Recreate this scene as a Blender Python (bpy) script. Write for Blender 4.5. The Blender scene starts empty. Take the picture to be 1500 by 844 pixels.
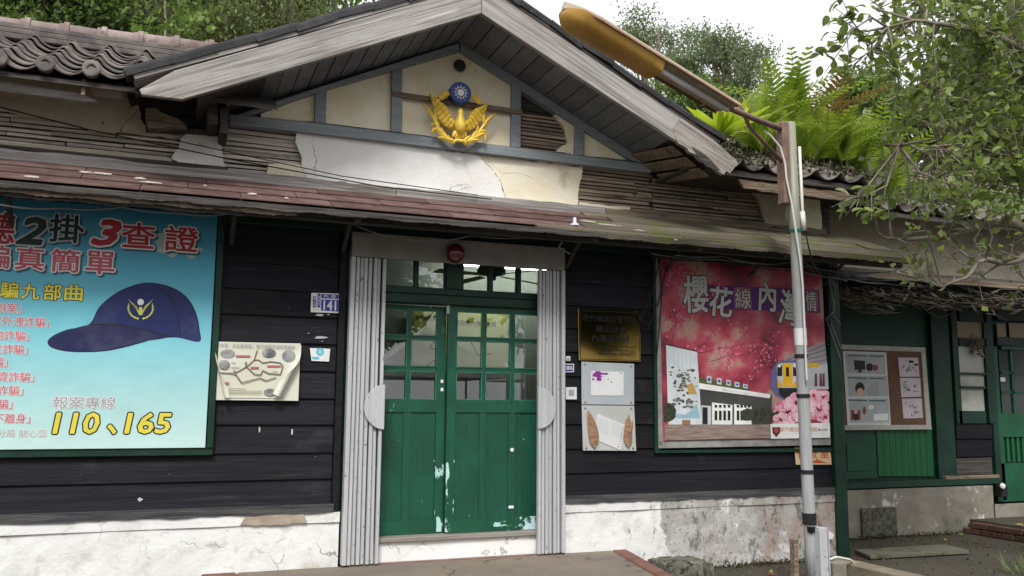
import bpy, bmesh, math, random
import numpy as np
from mathutils import Vector, Matrix, noise

random.seed(11)
RNG = np.random.default_rng(11)
SC = bpy.context.scene
COL = SC.collection

# ------------------------------------------------------------------ camera
FPX, YAW, PITCH, ROLL = 1274.2, 0.368634, 0.132602, 0.008031
CAM = Vector((0.0, -6.8, 1.42))
fw = Vector((math.sin(YAW)*math.cos(PITCH), math.cos(YAW)*math.cos(PITCH), math.sin(PITCH)))
_r = Vector((math.cos(YAW), -math.sin(YAW), 0.0))
_u = _r.cross(fw)
rt = _r*math.cos(ROLL) + _u*math.sin(ROLL)
up = _u*math.cos(ROLL) - _r*math.sin(ROLL)
cd = bpy.data.cameras.new('camera')
cd.sensor_width = 36.0
cd.lens = FPX/1500*36.0
cd.clip_start = 0.05
cd.clip_end = 600
cam = bpy.data.objects.new('camera', cd)
COL.objects.link(cam)
mw = Matrix.Identity(4)
for i in range(3):
    mw[i][0] = rt[i]; mw[i][1] = up[i]; mw[i][2] = -fw[i]; mw[i][3] = CAM[i]
cam.matrix_world = mw
SC.camera = cam

# ------------------------------------------------------------------ sky, sun, exposure
SUN_EL, SUN_AZ = 49.0, -158.0      # azimuth from +Y towards +X
w = bpy.data.worlds.new('World'); SC.world = w; w.use_nodes = True
nt = w.node_tree; nt.nodes.clear()
sky = nt.nodes.new('ShaderNodeTexSky'); sky.sky_type = 'NISHITA'; sky.sun_disc = False
sky.sun_elevation = math.radians(SUN_EL); sky.sun_rotation = math.radians(SUN_AZ)
sky.air_density = 1.0; sky.dust_density = 4.0; sky.ozone_density = 1.0
hs = nt.nodes.new('ShaderNodeHueSaturation'); hs.inputs['Saturation'].default_value = 0.22
mixw = nt.nodes.new('ShaderNodeMixRGB'); mixw.inputs[0].default_value = 0.62
mixw.inputs[2].default_value = (14.0, 14.2, 14.6, 1)       # even cloud cover
bg = nt.nodes.new('ShaderNodeBackground'); bg.inputs['Strength'].default_value = 0.052
wo = nt.nodes.new('ShaderNodeOutputWorld')
nt.links.new(sky.outputs[0], hs.inputs['Color']); nt.links.new(hs.outputs[0], mixw.inputs[1])
nt.links.new(mixw.outputs[0], bg.inputs['Color']); nt.links.new(bg.outputs[0], wo.inputs['Surface'])
sd = bpy.data.lights.new('sun', 'SUN'); sd.energy = 1.5; sd.angle = math.radians(16); sd.color = (1.0, 0.97, 0.92)
so = bpy.data.objects.new('sun', sd); COL.objects.link(so)
e, a = math.radians(SUN_EL), math.radians(SUN_AZ)
sdir = Vector((math.sin(a)*math.cos(e), math.cos(a)*math.cos(e), math.sin(e)))
so.rotation_euler = sdir.to_track_quat('Z', 'Y').to_euler()
so.location = (0, -8, 12)
SC.view_settings.view_transform = 'Standard'
SC.view_settings.look = 'None'
SC.view_settings.exposure = 1.15
SC.view_settings.gamma = 1.0
SC.view_settings.use_curve_mapping = False
SC.cycles.max_bounces = 6
SC.cycles.diffuse_bounces = 3
SC.cycles.transparent_max_bounces = 12
SC.cycles.use_denoising = True

# ------------------------------------------------------------------ layout helpers
def ray(px, py):
    return fw + rt*((px-750)/FPX) + up*((422-py)/FPX)
def at(px, py, Y):
    d = ray(px, py); return CAM + d*((Y-CAM.y)/d.y)
def atz(px, py, Z):
    d = ray(px, py); return CAM + d*((Z-CAM.z)/d.z)
def crop(ox, oy, s):
    return lambda cx, cy: (ox+cx/s, oy+cy/s)

def wloc(o):
    v = Vector((0, 0, 0))
    while o is not None:
        v += o.location; o = o.parent
    return v

def thing(name, label, cat, loc=(0, 0, 0), group=None):
    o = bpy.data.objects.new(name, None); COL.objects.link(o)
    o.empty_display_size = 0.1
    o.location = loc; o['label'] = label; o['category'] = cat
    if group: o['group'] = group
    return o
def tag(o, label, cat, group=None):
    o['label'] = label; o['category'] = cat
    if group: o['group'] = group
    return o
def structure(o):
    o['kind'] = 'structure'; return o

class MB:
    def __init__(s): s.v = []; s.f = []; s.mi = []
    def face(s, pts, m=0):
        b = len(s.v); s.v += [Vector(p) for p in pts]; s.f.append(tuple(range(b, b+len(pts)))); s.mi.append(m)
    def hexa(s, p, m=0):
        # p: 4 bottom (ccw seen from top) + 4 top
        b = len(s.v); s.v += [Vector(q) for q in p]
        for q in ((3, 2, 1, 0), (4, 5, 6, 7), (0, 1, 5, 4), (1, 2, 6, 5), (2, 3, 7, 6), (3, 0, 4, 7)):
            s.f.append(tuple(b+i for i in q)); s.mi.append(m)
        return s
    def box(s, x0, x1, y0, y1, z0, z1, m=0):
        return s.hexa([(x0, y0, z0), (x1, y0, z0), (x1, y1, z0), (x0, y1, z0), (x0, y0, z1), (x1, y0, z1), (x1, y1, z1), (x0, y1, z1)], m)
    def prism(s, poly, ext, m=0):
        # poly: planar loop (front), extruded by ext (towards the back)
        n = len(poly); b = len(s.v); e = Vector(ext)
        s.v += [Vector(p) for p in poly] + [Vector(p)+e for p in poly]
        nrm = Vector((0, 0, 0))
        for i in range(n):
            nrm += Vector(poly[i]).cross(Vector(poly[(i+1) % n]))
        fl = nrm.dot(e) > 0
        fr = list(range(b, b+n)); bk = list(range(b+n, b+2*n))
        s.f.append(tuple(reversed(fr) if fl else fr)); s.mi.append(m)
        s.f.append(tuple(bk if fl else reversed(bk))); s.mi.append(m)
        for i in range(n):
            j = (i+1) % n
            q = (b+i, b+j, b+n+j, b+n+i)
            s.f.append(q if fl else tuple(reversed(q))); s.mi.append(m)
        return s
    def tube(s, pts, rad, n=8, m=0, cap=True):
        pts = [Vector(p) for p in pts]
        if not hasattr(rad, '__len__'): rad = [rad]*len(pts)
        b = len(s.v); ref = None
        for i, p in enumerate(pts):
            t = (pts[min(i+1, len(pts)-1)] - pts[max(i-1, 0)])
            if t.length < 1e-9: t = Vector((0, 0, 1))
            t.normalize()
            if ref is None:
                ref = Vector((0, 0, 1)) if abs(t.z) < .9 else Vector((1, 0, 0))
            x = ref - t*ref.dot(t)
            if x.length < 1e-6: x = t.orthogonal()
            x.normalize(); y = t.cross(x); ref = x
            for k in range(n):
                a = 2*math.pi*k/n
                s.v.append(p + (x*math.cos(a)+y*math.sin(a))*rad[i])
        for i in range(len(pts)-1):
            for k in range(n):
                k2 = (k+1) % n
                s.f.append((b+i*n+k, b+i*n+k2, b+(i+1)*n+k2, b+(i+1)*n+k)); s.mi.append(m)
        if cap:
            s.f.append(tuple(b+k for k in reversed(range(n)))); s.mi.append(m)
            s.f.append(tuple(b+(len(pts)-1)*n+k for k in range(n))); s.mi.append(m)
        return s
    def lathe(s, c, prof, n=24, axis='z', m=0, a0=0, a1=2*math.pi):
        # prof: list of (radius, height) about axis through c
        b = len(s.v); c = Vector(c); full = abs(a1-a0-2*math.pi) < 1e-6
        cnt = n if full else n+1
        for r, h in prof:
            for k in range(cnt):
                a = a0+(a1-a0)*k/n
                if axis == 'z': p = Vector((r*math.cos(a), r*math.sin(a), h))
                elif axis == 'y': p = Vector((r*math.cos(a), h, r*math.sin(a)))
                else: p = Vector((h, r*math.cos(a), r*math.sin(a)))
                s.v.append(c+p)
        for i in range(len(prof)-1):
            for k in range(n):
                k2 = (k+1) % cnt
                s.f.append((b+i*cnt+k, b+i*cnt+k2, b+(i+1)*cnt+k2, b+(i+1)*cnt+k)); s.mi.append(m)
        return s
    def blade(s, base, tip, width, h, up_dir=(0, -1, 0), bend=0.0, n=6, m=0, fat=.45):
        # leaf/feather shaped relief: flat outline with a raised mid ridge
        base = Vector(base); tip = Vector(tip); U = Vector(up_dir)
        L = tip-base; side = L.cross(U).normalized()
        b = len(s.v)
        for i in range(n+1):
            t = i/n
            wd = width*.5*(math.sin(math.pi*min(1, max(0.04, t**(.7 if fat < .5 else 1.1))))**.7 if 0 < t < 1 else .08)
            c = base+L*t+side*bend*L.length*math.sin(math.pi*t)
            s.v += [c+side*wd, c+U*h*(math.sin(math.pi*(t*.85+.08))), c-side*wd]
        for i in range(n):
            for k in (0, 1):
                s.f.append((b+3*i+k, b+3*i+k+1, b+3*i+k+4, b+3*i+k+3)); s.mi.append(m)
        return s
    def build(s, name, mat, parent=None, smooth=False, axis=None, bevel=0.0, org=None):
        me = bpy.data.meshes.new(name)
        pl = wloc(parent) if parent is not None else Vector((0, 0, 0))
        if axis is not None:
            inv = axis.inverted(); vv = [inv @ p for p in s.v]
        else:
            o3 = Vector(org) if org is not None else pl
            vv = [p-o3 for p in s.v]
        me.from_pydata([tuple(p) for p in vv], [], s.f)
        mats = mat if isinstance(mat, (list, tuple)) else [mat]
        for q in mats: me.materials.append(q)
        if len(mats) > 1: me.polygons.foreach_set('material_index', s.mi)
        if bevel > 0:
            bm = bmesh.new(); bm.from_mesh(me)
            bmesh.ops.remove_doubles(bm, verts=bm.verts, dist=1e-5)
            bmesh.ops.bevel(bm, geom=[x for x in bm.edges if len(x.link_faces) == 2 and x.calc_face_angle(0) > .5], offset=bevel, segments=1, affect='EDGES', clamp_overlap=True)
            bm.to_mesh(me); bm.free()
        if smooth: me.polygons.foreach_set('use_smooth', [True]*len(me.polygons))
        me.update()
        o = bpy.data.objects.new(name, me); COL.objects.link(o)
        if parent is not None: o.parent = parent
        if axis is not None: o.matrix_local = Matrix.Translation(-pl) @ axis
        else: o.location = o3-pl
        return o

def inst(src, parent, loc, rot=(0, 0, 0), scale=(1, 1, 1), name=None):
    o = bpy.data.objects.new(name or src.name.split('.')[0], src.data); COL.objects.link(o)
    o.parent = parent
    o.location = Vector(loc)-(wloc(parent) if parent is not None else Vector((0, 0, 0)))
    o.rotation_euler = rot; o.scale = scale
    return o

def jag(pts, amp=.01, step=.04, axes=(0, 2), seed=0):
    # roughen a loop of 3-D points (broken plaster, rotten timber)
    r = random.Random(seed); out = []
    for i, p in enumerate(pts):
        p = Vector(p); q = Vector(pts[(i+1) % len(pts)])
        n = max(1, int((q-p).length/step))
        for k in range(n):
            c = p.lerp(q, k/n)
            if k > 0:
                for a_ in axes: c[a_] += r.uniform(-amp, amp)
            out.append(c)
    return out

# ------------------------------------------------------------------ materials
MATS = {}
def M(name, col, rough=.7, var=None, layers=(), bump=0.0, bscale=30, bstr=(1, 1, 1), metal=0.0, spec=.35, rnd=0.0, coat=0.0, trans=0.0, world=False, emit=0, crack=None):
    m = bpy.data.materials.new(name); m.use_nodes = True
    t = m.node_tree; t.nodes.clear(); L = t.links.new
    out = t.nodes.new('ShaderNodeOutputMaterial'); bs = t.nodes.new('ShaderNodeBsdfPrincipled')
    L(bs.outputs[0], out.inputs['Surface'])
    if world:
        g = t.nodes.new('ShaderNodeNewGeometry'); cv = g.outputs['Position']
    else:
        tc = t.nodes.new('ShaderNodeTexCoord'); oi = t.nodes.new('ShaderNodeObjectInfo')
        ad = t.nodes.new('ShaderNodeVectorMath'); ad.operation = 'MULTIPLY_ADD'
        cb = t.nodes.new('ShaderNodeCombineXYZ')
        for i in range(3): L(oi.outputs['Random'], cb.inputs[i])
        L(cb.outputs[0], ad.inputs[0]); ad.inputs[1].default_value = (31, 17, 23); L(tc.outputs['Object'], ad.inputs[2])
        cv = ad.outputs[0]
    def nz(scale, stretch=(1, 1, 1), detail=5, rg=.6):
        mp = t.nodes.new('ShaderNodeMapping'); mp.inputs['Scale'].default_value = stretch
        L(cv, mp.inputs['Vector'])
        n = t.nodes.new('ShaderNodeTexNoise'); n.inputs['Scale'].default_value = scale
        n.inputs['Detail'].default_value = detail; n.inputs['Roughness'].default_value = rg
        L(mp.outputs[0], n.inputs['Vector']); return n.outputs['Fac']
    def ramp(v, lo, hi):
        r = t.nodes.new('ShaderNodeMapRange'); r.inputs['From Min'].default_value = lo; r.inputs['From Max'].default_value = hi
        r.interpolation_type = 'SMOOTHSTEP'
        L(v, r.inputs['Value']); return r.outputs[0]
    def mix(f, c1, c2):
        x = t.nodes.new('ShaderNodeMixRGB')
        L(f, x.inputs[0])
        for i, c in ((1, c1), (2, c2)):
            if isinstance(c, tuple): x.inputs[i].default_value = (*c, 1)
            else: L(c, x.inputs[i])
        return x.outputs[0]
    cur = col; rcur = rough
    if var:
        v = ramp(nz(var[1], var[2] if len(var) > 2 else (1, 1, 1)), var[3] if len(var) > 3 else .35, var[4] if len(var) > 4 else .65)
        cur = mix(v, cur, var[0])
    for ly in layers:
        v = nz(ly.get('scale', 5), ly.get('stretch', (1, 1, 1)), ly.get('detail', 6), ly.get('rg', .65))
        if 'axis' in ly:
            sp = t.nodes.new('ShaderNodeSeparateXYZ'); L(cv, sp.inputs[0])
            ma = t.nodes.new('ShaderNodeMath'); ma.operation = 'SUBTRACT'; L(sp.outputs[ly['axis']], ma.inputs[0]); ma.inputs[1].default_value = ly['x0']
            mb = t.nodes.new('ShaderNodeMath'); mb.operation = 'MULTIPLY'; L(ma.outputs[0], mb.inputs[0]); mb.inputs[1].default_value = ly['k']; mb.use_clamp = False
            mc = t.nodes.new('ShaderNodeClamp'); mc.inputs[1].default_value = -ly.get('lim', .3); mc.inputs[2].default_value = ly.get('lim', .3); L(mb.outputs[0], mc.inputs[0])
            md = t.nodes.new('ShaderNodeMath'); L(v, md.inputs[0]); L(mc.outputs[0], md.inputs[1]); v = md.outputs[0]
        f = ramp(v, ly['lo'], ly['hi'])
        if ly.get('op', 1) < 1:
            mo = t.nodes.new('ShaderNodeMath'); mo.operation = 'MULTIPLY'; L(f, mo.inputs[0]); mo.inputs[1].default_value = ly['op']; f = mo.outputs[0]
        cur = mix(f, cur, ly['col'])
    if crack:       # (scale, width, colour, strength)
        nd = t.nodes.new('ShaderNodeTexNoise'); nd.inputs['Scale'].default_value = 5; nd.inputs['Detail'].default_value = 6; L(cv, nd.inputs['Vector'])
        va = t.nodes.new('ShaderNodeVectorMath'); va.operation = 'MULTIPLY_ADD'; L(nd.outputs['Color'], va.inputs[0]); va.inputs[1].default_value = (.35, .35, .35); L(cv, va.inputs[2])
        vo = t.nodes.new('ShaderNodeTexVoronoi'); vo.feature = 'DISTANCE_TO_EDGE'; vo.inputs['Scale'].default_value = crack[0]; L(va.outputs[0], vo.inputs['Vector'])
        c0 = ramp(vo.outputs['Distance'], crack[1], crack[1]*.3); c1_ = ramp(nz(1.3), .48, .58)
        mm = t.nodes.new('ShaderNodeMath'); mm.operation = 'MULTIPLY'; L(c0, mm.inputs[0]); L(c1_, mm.inputs[1])
        m2_ = t.nodes.new('ShaderNodeMath'); m2_.operation = 'MULTIPLY'; L(mm.outputs[0], m2_.inputs[0]); m2_.inputs[1].default_value = crack[3]
        cur = mix(m2_.outputs[0], cur, crack[2])
    if rnd > 0:
        oi2 = t.nodes.new('ShaderNodeObjectInfo'); hsv = t.nodes.new('ShaderNodeHueSaturation')
        mr = t.nodes.new('ShaderNodeMapRange'); mr.inputs['To Min'].default_value = 1-rnd; mr.inputs['To Max'].default_value = 1+rnd
        L(oi2.outputs['Random'], mr.inputs['Value']); L(mr.outputs[0], hsv.inputs['Value'])
        if isinstance(cur, tuple): hsv.inputs['Color'].default_value = (*cur, 1)
        else: L(cur, hsv.inputs['Color'])
        cur = hsv.outputs[0]
    if isinstance(cur, tuple): bs.inputs['Base Color'].default_value = (*cur, 1)
    else: L(cur, bs.inputs['Base Color'])
    bs.inputs['Roughness'].default_value = rough; bs.inputs['Metallic'].default_value = metal
    bs.inputs['Specular IOR Level'].default_value = spec
    bs.inputs['Coat Weight'].default_value = coat
    if emit:
        bs.inputs['Emission Strength'].default_value = emit
        bs.inputs['Emission Color'].default_value = (*col, 1)
    if bump > 0:
        bp = t.nodes.new('ShaderNodeBump'); bp.inputs['Strength'].default_value = bump; bp.inputs['Distance'].default_value = .02
        L(nz(bscale, bstr, 8, .7), bp.inputs['Height']); L(bp.outputs[0], bs.inputs['Normal'])
    if trans > 0:       # thin translucent leaf
        tl = t.nodes.new('ShaderNodeBsdfTranslucent'); mx = t.nodes.new('ShaderNodeMixShader'); mx.inputs[0].default_value = trans
        if isinstance(cur, tuple): tl.inputs[0].default_value = (*cur, 1)
        else: L(cur, tl.inputs[0])
        L(bs.outputs[0], mx.inputs[1]); L(tl.outputs[0], mx.inputs[2]); L(mx.outputs[0], out.inputs['Surface'])
    MATS[name] = m
    return m

def glass_mat(name, tint=(.9, .95, .93), gloss=.0, refl=1.0):
    m = bpy.data.materials.new(name); m.use_nodes = True
    t = m.node_tree; t.nodes.clear(); L = t.links.new
    out = t.nodes.new('ShaderNodeOutputMaterial'); tr = t.nodes.new('ShaderNodeBsdfTransparent'); tr.inputs[0].default_value = (*tint, 1)
    gl = t.nodes.new('ShaderNodeBsdfGlossy'); gl.inputs['Roughness'].default_value = gloss
    fr = t.nodes.new('ShaderNodeFresnel'); fr.inputs[0].default_value = 1.5
    mu = t.nodes.new('ShaderNodeMath'); mu.operation = 'MULTIPLY_ADD'; mu.inputs[1].default_value = 1.6*refl; mu.inputs[2].default_value = .10*refl; mu.use_clamp = True
    L(fr.outputs[0], mu.inputs[0])
    mx = t.nodes.new('ShaderNodeMixShader'); L(mu.outputs[0], mx.inputs[0]); L(tr.outputs[0], mx.inputs[1]); L(gl.outputs[0], mx.inputs[2])
    L(mx.outputs[0], out.inputs['Surface'])
    MATS[name] = m
    return m

GX = (.5, 14, 14)     # grain along x
GZ = (14, 14, .5)     # grain along z
siding = M('siding_black', (.0055, .0055, .009), .62, ((.012, .012, .0165), 2.2, GX), [
    dict(col=(.045, .045, .052), scale=5, stretch=(.35, 3, 5), lo=.56, hi=.78, op=.5), dict(col=(.05, .048, .05), scale=1.6, stretch=(.8, 1, 1.6), lo=.56, hi=.72, op=.45),
    dict(col=(.5, .5, .5), scale=30, stretch=(.45, 1, 1), lo=.715, hi=.74, op=.55)], bump=.35, bscale=9, bstr=(.6, 16, 16), spec=.22, rnd=.4)
sillwood = M('sill_wood', (.035, .036, .042), .8, ((.09, .09, .09), 5, GX), [dict(col=(.3, .29, .27), scale=18, stretch=(.3, 1, 1), lo=.66, hi=.76)], bump=.6, bscale=10, bstr=(.6, 14, 14))
plinth_m = M('plinth_paint', (.74, .74, .73), .85, ((.63, .63, .61), 3, (1, 1, 1), .45, .7), [
    dict(col=(.30, .28, .26), scale=2.0, lo=.515, hi=.56, axis=0, x0=4.05, k=.4, lim=.16, op=.85),
    dict(col=(.52, .51, .49), scale=7, lo=.5, hi=.6, op=.6, axis=0, x0=4.0, k=.2, lim=.05),
    dict(col=(.40, .27, .23), scale=2.2, stretch=(1, 1, .6), lo=.60, hi=.74, op=.6, axis=0, x0=4.6, k=.3, lim=.12),
    dict(col=(.11, .11, .10), scale=9, stretch=(1.5, 1, .8), lo=.62, hi=.70, op=.75, axis=0, x0=3.6, k=.1, lim=.07),
    dict(col=(.10, .10, .09), scale=30, lo=.62, hi=.68, op=.6, axis=0, x0=3.9, k=.3, lim=.06),
    dict(col=(.42, .36, .26), scale=1.6, lo=.62, hi=.76, op=.7)], bump=.5, bscale=9, world=True, crack=(1.7, .012, (.16, .15, .14), .75))
plaster_w = M('plaster_white', (.82, .82, .81), .9, ((.74, .73, .70), 2.5), [dict(col=(.2, .18, .16), scale=26, lo=.70, hi=.74), dict(col=(.50, .49, .47), scale=2.2, stretch=(1, 1, .6), lo=.54, hi=.72, op=.6)], bump=.35, bscale=14, world=True, crack=(1.5, .010, (.25, .24, .22), .7))
plaster_c = M('plaster_cream', (.76, .68, .50), .9, ((.80, .76, .64), 3), [dict(col=(.30, .25, .18), scale=14, stretch=(2, 1, .5), lo=.66, hi=.74, op=.85), dict(col=(.48, .39, .25), scale=2.2, lo=.52, hi=.66, op=.7)], bump=.4, bscale=12, world=True, crack=(2.2, .014, (.22, .18, .13), .8))
plaster_y = M('plaster_yellow', (.78, .68, .47), .9, ((.82, .77, .62), 4), [dict(col=(.56, .45, .27), scale=3, lo=.52, hi=.72, op=.7), dict(col=(.13, .10, .07), scale=18, stretch=(1.8, 1, .5), lo=.67, hi=.71), dict(col=(.80, .78, .70), scale=5, lo=.64, hi=.7, op=.6)], bump=.35, bscale=16, world=True)
plaster_m = M('plaster_mud', (.42, .365, .28), .95, ((.52, .46, .36), 5), [dict(col=(.09, .075, .055), scale=9, stretch=(1.5, 1, .8), lo=.62, hi=.74), dict(col=(.45, .43, .38), scale=4, lo=.66, hi=.78, op=.6)], bump=.7, bscale=18, world=True)
lathw = M('lath_wood', (.46, .40, .34), .9, ((.62, .56, .50), 6, GX), [dict(col=(.07, .05, .04), scale=7, stretch=(.4, 1, 1), lo=.58, hi=.75, op=.8)], bump=.5, bscale=12, bstr=(.6, 16, 16), rnd=.35)
greyw = M('weathered_wood', (.37, .345, .33), .9, ((.20, .185, .175), 3.2, (.4, 13, 13), .42, .64), [
    dict(col=(.60, .58, .56), scale=2.4, stretch=(.35, 9, 9), lo=.56, hi=.7, op=.7),
    dict(col=(.12, .10, .09), scale=11, stretch=(1, 1.6, 1.6), lo=.69, hi=.75),
    dict(col=(.10, .085, .08), scale=6, stretch=(.12, 12, 12), lo=.68, hi=.74, op=.7),
    dict(col=(.20, .17, .14), scale=1.3, lo=.5, hi=.7, op=.6)], bump=.5, bscale=5, bstr=(.5, 18, 18))
lathb = M('lath_wood_brown', (.235, .175, .13), .9, ((.37, .295, .235), 6, GX), [dict(col=(.06, .042, .032), scale=5, stretch=(.4, 1, 1), lo=.54, hi=.7, op=.85)], bump=.5, bscale=12, bstr=(.6, 16, 16), rnd=.35)
rotw = M('rotten_wood', (.16, .115, .085), .95, ((.27, .215, .16), 5, (.5, 8, 8)), [dict(col=(.04, .03, .025), scale=7, stretch=(.5, 3, 3), lo=.57, hi=.68)], bump=.9, bscale=8, bstr=(.6, 9, 9))
darkw = M('dark_wood', (.035, .03, .028), .9, ((.09, .08, .072), 5, GX), [dict(col=(.25, .24, .22), scale=10, stretch=(.4, 1, 1), lo=.68, hi=.78, op=.8)], bump=.6, bscale=10, bstr=(.6, 10, 10))
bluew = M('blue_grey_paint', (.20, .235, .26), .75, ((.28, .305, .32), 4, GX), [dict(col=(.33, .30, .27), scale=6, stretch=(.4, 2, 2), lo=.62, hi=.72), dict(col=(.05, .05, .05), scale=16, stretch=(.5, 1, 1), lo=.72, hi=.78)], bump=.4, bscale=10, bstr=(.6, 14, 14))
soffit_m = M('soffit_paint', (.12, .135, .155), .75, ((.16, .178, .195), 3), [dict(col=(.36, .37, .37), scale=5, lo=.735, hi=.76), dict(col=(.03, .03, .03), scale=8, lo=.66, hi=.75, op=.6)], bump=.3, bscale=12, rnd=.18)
shingle_m = M('shingle_maroon', (.105, .060, .055), .9, ((.15, .098, .090), 6), [dict(col=(.06, .045, .04), scale=7, lo=.58, hi=.7, op=.8), dict(col=(.6, .56, .5), scale=7, stretch=(.8, 2.4, 2.4), lo=.705, hi=.735)], bump=.5, bscale=60, rnd=.2, spec=.2)
mossplank = M('mossy_plank', (.19, .165, .12), .95, ((.10, .085, .065), 5, GX), [dict(col=(.11, .125, .03), scale=3, lo=.50, hi=.66), dict(col=(.5, .47, .42), scale=4, stretch=(.35, 4, 4), lo=.66, hi=.72)], bump=.6, bscale=9, bstr=(.7, 10, 10), rnd=.25)
tile_m = M('roof_tile', (.10, .090, .087), .8, ((.19, .165, .15), 7), [dict(col=(.30, .27, .24), scale=4, lo=.60, hi=.74, op=.8), dict(col=(.17, .085, .07), scale=3, lo=.56, hi=.70, op=.7), dict(col=(.05, .07, .03), scale=8, lo=.66, hi=.76)], bump=.45, bscale=25, rnd=.35)
ridge_m = M('ridge_tile', (.20, .135, .125), .85, ((.27, .215, .20), 6), [dict(col=(.08, .07, .065), scale=5, lo=.56, hi=.72), dict(col=(.36, .36, .28), scale=9, lo=.66, hi=.76)], bump=.5, bscale=20, rnd=.22)
verge_m = M('verge_tile', (.012, .012, .014), .75, ((.03, .028, .03), 6), [dict(col=(.12, .11, .10), scale=9, lo=.64, hi=.76)], bump=.4, bscale=20, rnd=.3)
green_m = M('door_green', (.004, .057, .034), .42, ((.006, .080, .047), 3), [
    dict(col=(.002, .03, .016), scale=3.5, stretch=(5, 5, .5), lo=.55, hi=.75, op=.7), dict(col=(.012, .12, .07), scale=6, stretch=(9, 9, .35), lo=.56, hi=.72, op=.6),
    dict(col=(.33, .60, .55), scale=13, stretch=(1.8, 1, .5), lo=.69, hi=.71), dict(col=(.62, .64, .6), scale=20, stretch=(1, 1, .5), lo=.70, hi=.715)], bump=.3, bscale=8, bstr=(9, 9, .5), spec=.5)
green_kick = M('door_green_kick', (.004, .062, .032), .4, ((.006, .085, .045), 3), [
    dict(col=(.36, .62, .58), scale=4.5, stretch=(1, 1, 2), lo=.55, hi=.57, axis=0, x0=2.6, k=.25, lim=.12),
    dict(col=(.50, .66, .70), scale=4, lo=.56, hi=.58, axis=0, x0=2.75, k=.5, lim=.14),
    dict(col=(.42, .14, .04), scale=4, lo=.56, hi=.6, axis=0, x0=2.86, k=1.2, lim=.2)], bump=.2, bscale=14, spec=.5, world=True)
green_stile = M('door_green_stile', (.004, .062, .032), .4, ((.006, .085, .045), 3), [
    dict(col=(.42, .66, .61), scale=6, stretch=(2.2, 1, .8), lo=.60, hi=.62, axis=2, x0=1.0, k=-.22, lim=.06)], bump=.2, bscale=14, spec=.5, world=True)
green_trim = M('glazing_bead', (.03, .20, .13), .5, ((.012, .10, .06), 9))
greend = M('green_dark', (.004, .022, .014), .5, ((.006, .036, .021), 4), [dict(col=(.36, .42, .38), scale=9, stretch=(.5, 1, 1), lo=.71, hi=.74)], bump=.25, bscale=12)
greenl = M('green_board', (.006, .075, .026), .5, ((.008, .11, .036), 3, GZ), [dict(col=(.02, .03, .02), scale=7, lo=.68, hi=.75)], bump=.4, bscale=8, bstr=(12, 12, .6))
gate_m = M('gate_metal', (.47, .475, .49), .5, ((.40, .405, .42), 4, GZ), [dict(col=(.05, .045, .045), scale=34, stretch=(1, 1, .6), lo=.62, hi=.66, op=.75), dict(col=(.22, .13, .09), scale=9, stretch=(1, 1, .4), lo=.72, hi=.8, op=.7)], bump=.1, bscale=30, spec=.4)
gatehead = M('gate_header', (.20, .187, .172), .6, ((.25, .235, .215), 6), [dict(col=(.12, .11, .10), scale=20, lo=.64, hi=.74, op=.7)], bump=.1)
glass = glass_mat('pane_glass', (.86, .90, .88), 0.0, .62)
frost = M('frosted_glass', (.42, .43, .38), .35, ((.25, .25, .22), 2.5), spec=.6)
concrete = M('slab_concrete', (.21, .175, .135), .9, ((.165, .14, .115), 2), [dict(col=(.15, .13, .11), scale=5, lo=.6, hi=.75, op=.7), dict(col=(.36, .32, .27), scale=22, lo=.62, hi=.72, op=.6)], bump=.5, bscale=40, world=True, crack=(.8, .012, (.06, .05, .04), .8))
ground_m = M('ground_pavement', (.068, .057, .040), .92, ((.050, .045, .034), 1.2), [dict(col=(.065, .07, .03), scale=1.7, lo=.55, hi=.7, op=.8), dict(col=(.11, .095, .075), scale=14, lo=.6, hi=.75, op=.6), dict(col=(.03, .027, .02), scale=2.5, lo=.55, hi=.7, op=.6)], bump=.5, bscale=60, world=True, crack=(.9, .012, (.02, .018, .014), .8))
redpave = M('red_edging', (.14, .060, .045), .9, ((.18, .095, .075), 5), [dict(col=(.30, .27, .24), scale=6, lo=.6, hi=.75, op=.7)], bump=.4, bscale=40, world=True)
brick_m = M('brick_red', (.075, .036, .028), .9, ((.11, .058, .045), 8), [dict(col=(.06, .065, .03), scale=5, lo=.56, hi=.7)], bump=.5, bscale=40, rnd=.25)
stone_m = M('mossy_stone', (.19, .175, .15), .95, ((.085, .085, .06), 14), [dict(col=(.025, .025, .018), scale=22, stretch=(1, 1, .7), lo=.53, hi=.62), dict(col=(.12, .14, .05), scale=4, lo=.52, hi=.68, op=.8)], bump=.9, bscale=28)
cement = M('rough_cement', (.25, .23, .19), .95, ((.17, .155, .13), 3), [dict(col=(.60, .59, .56), scale=2.2, lo=.56, hi=.64), dict(col=(.08, .09, .05), scale=6, lo=.6, hi=.74, op=.8), dict(col=(.27, .20, .16), scale=1.7, lo=.55, hi=.7, op=.6)], bump=.8, bscale=16, world=True)
cementdark = M('mossy_cement', (.14, .135, .105), .95, ((.05, .055, .035), 20), bump=.9, bscale=30)
polem = M('pole_metal', (.36, .37, .38), .5, ((.29, .30, .30), 5, GZ), [dict(col=(.22, .22, .14), scale=3, stretch=(1, 1, .4), lo=.5, hi=.72, axis=2, x0=2.3, k=.35, lim=.2, op=.75), dict(col=(.10, .09, .08), scale=16, lo=.72, hi=.78)], bump=.1, spec=.5, world=True)
rustm = M('rusty_metal', (.17, .105, .085), .75, ((.24, .16, .13), 8), [dict(col=(.36, .30, .27), scale=10, lo=.62, hi=.75)], bump=.4)
white = M('white_sheet', (.74, .75, .76), .5, ((.66, .67, .68), 3))
offw = M('off_white_board', (.66, .66, .58), .5, ((.60, .60, .50), 2))
black = M('black_ink', (.012, .012, .014), .6)
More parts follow.
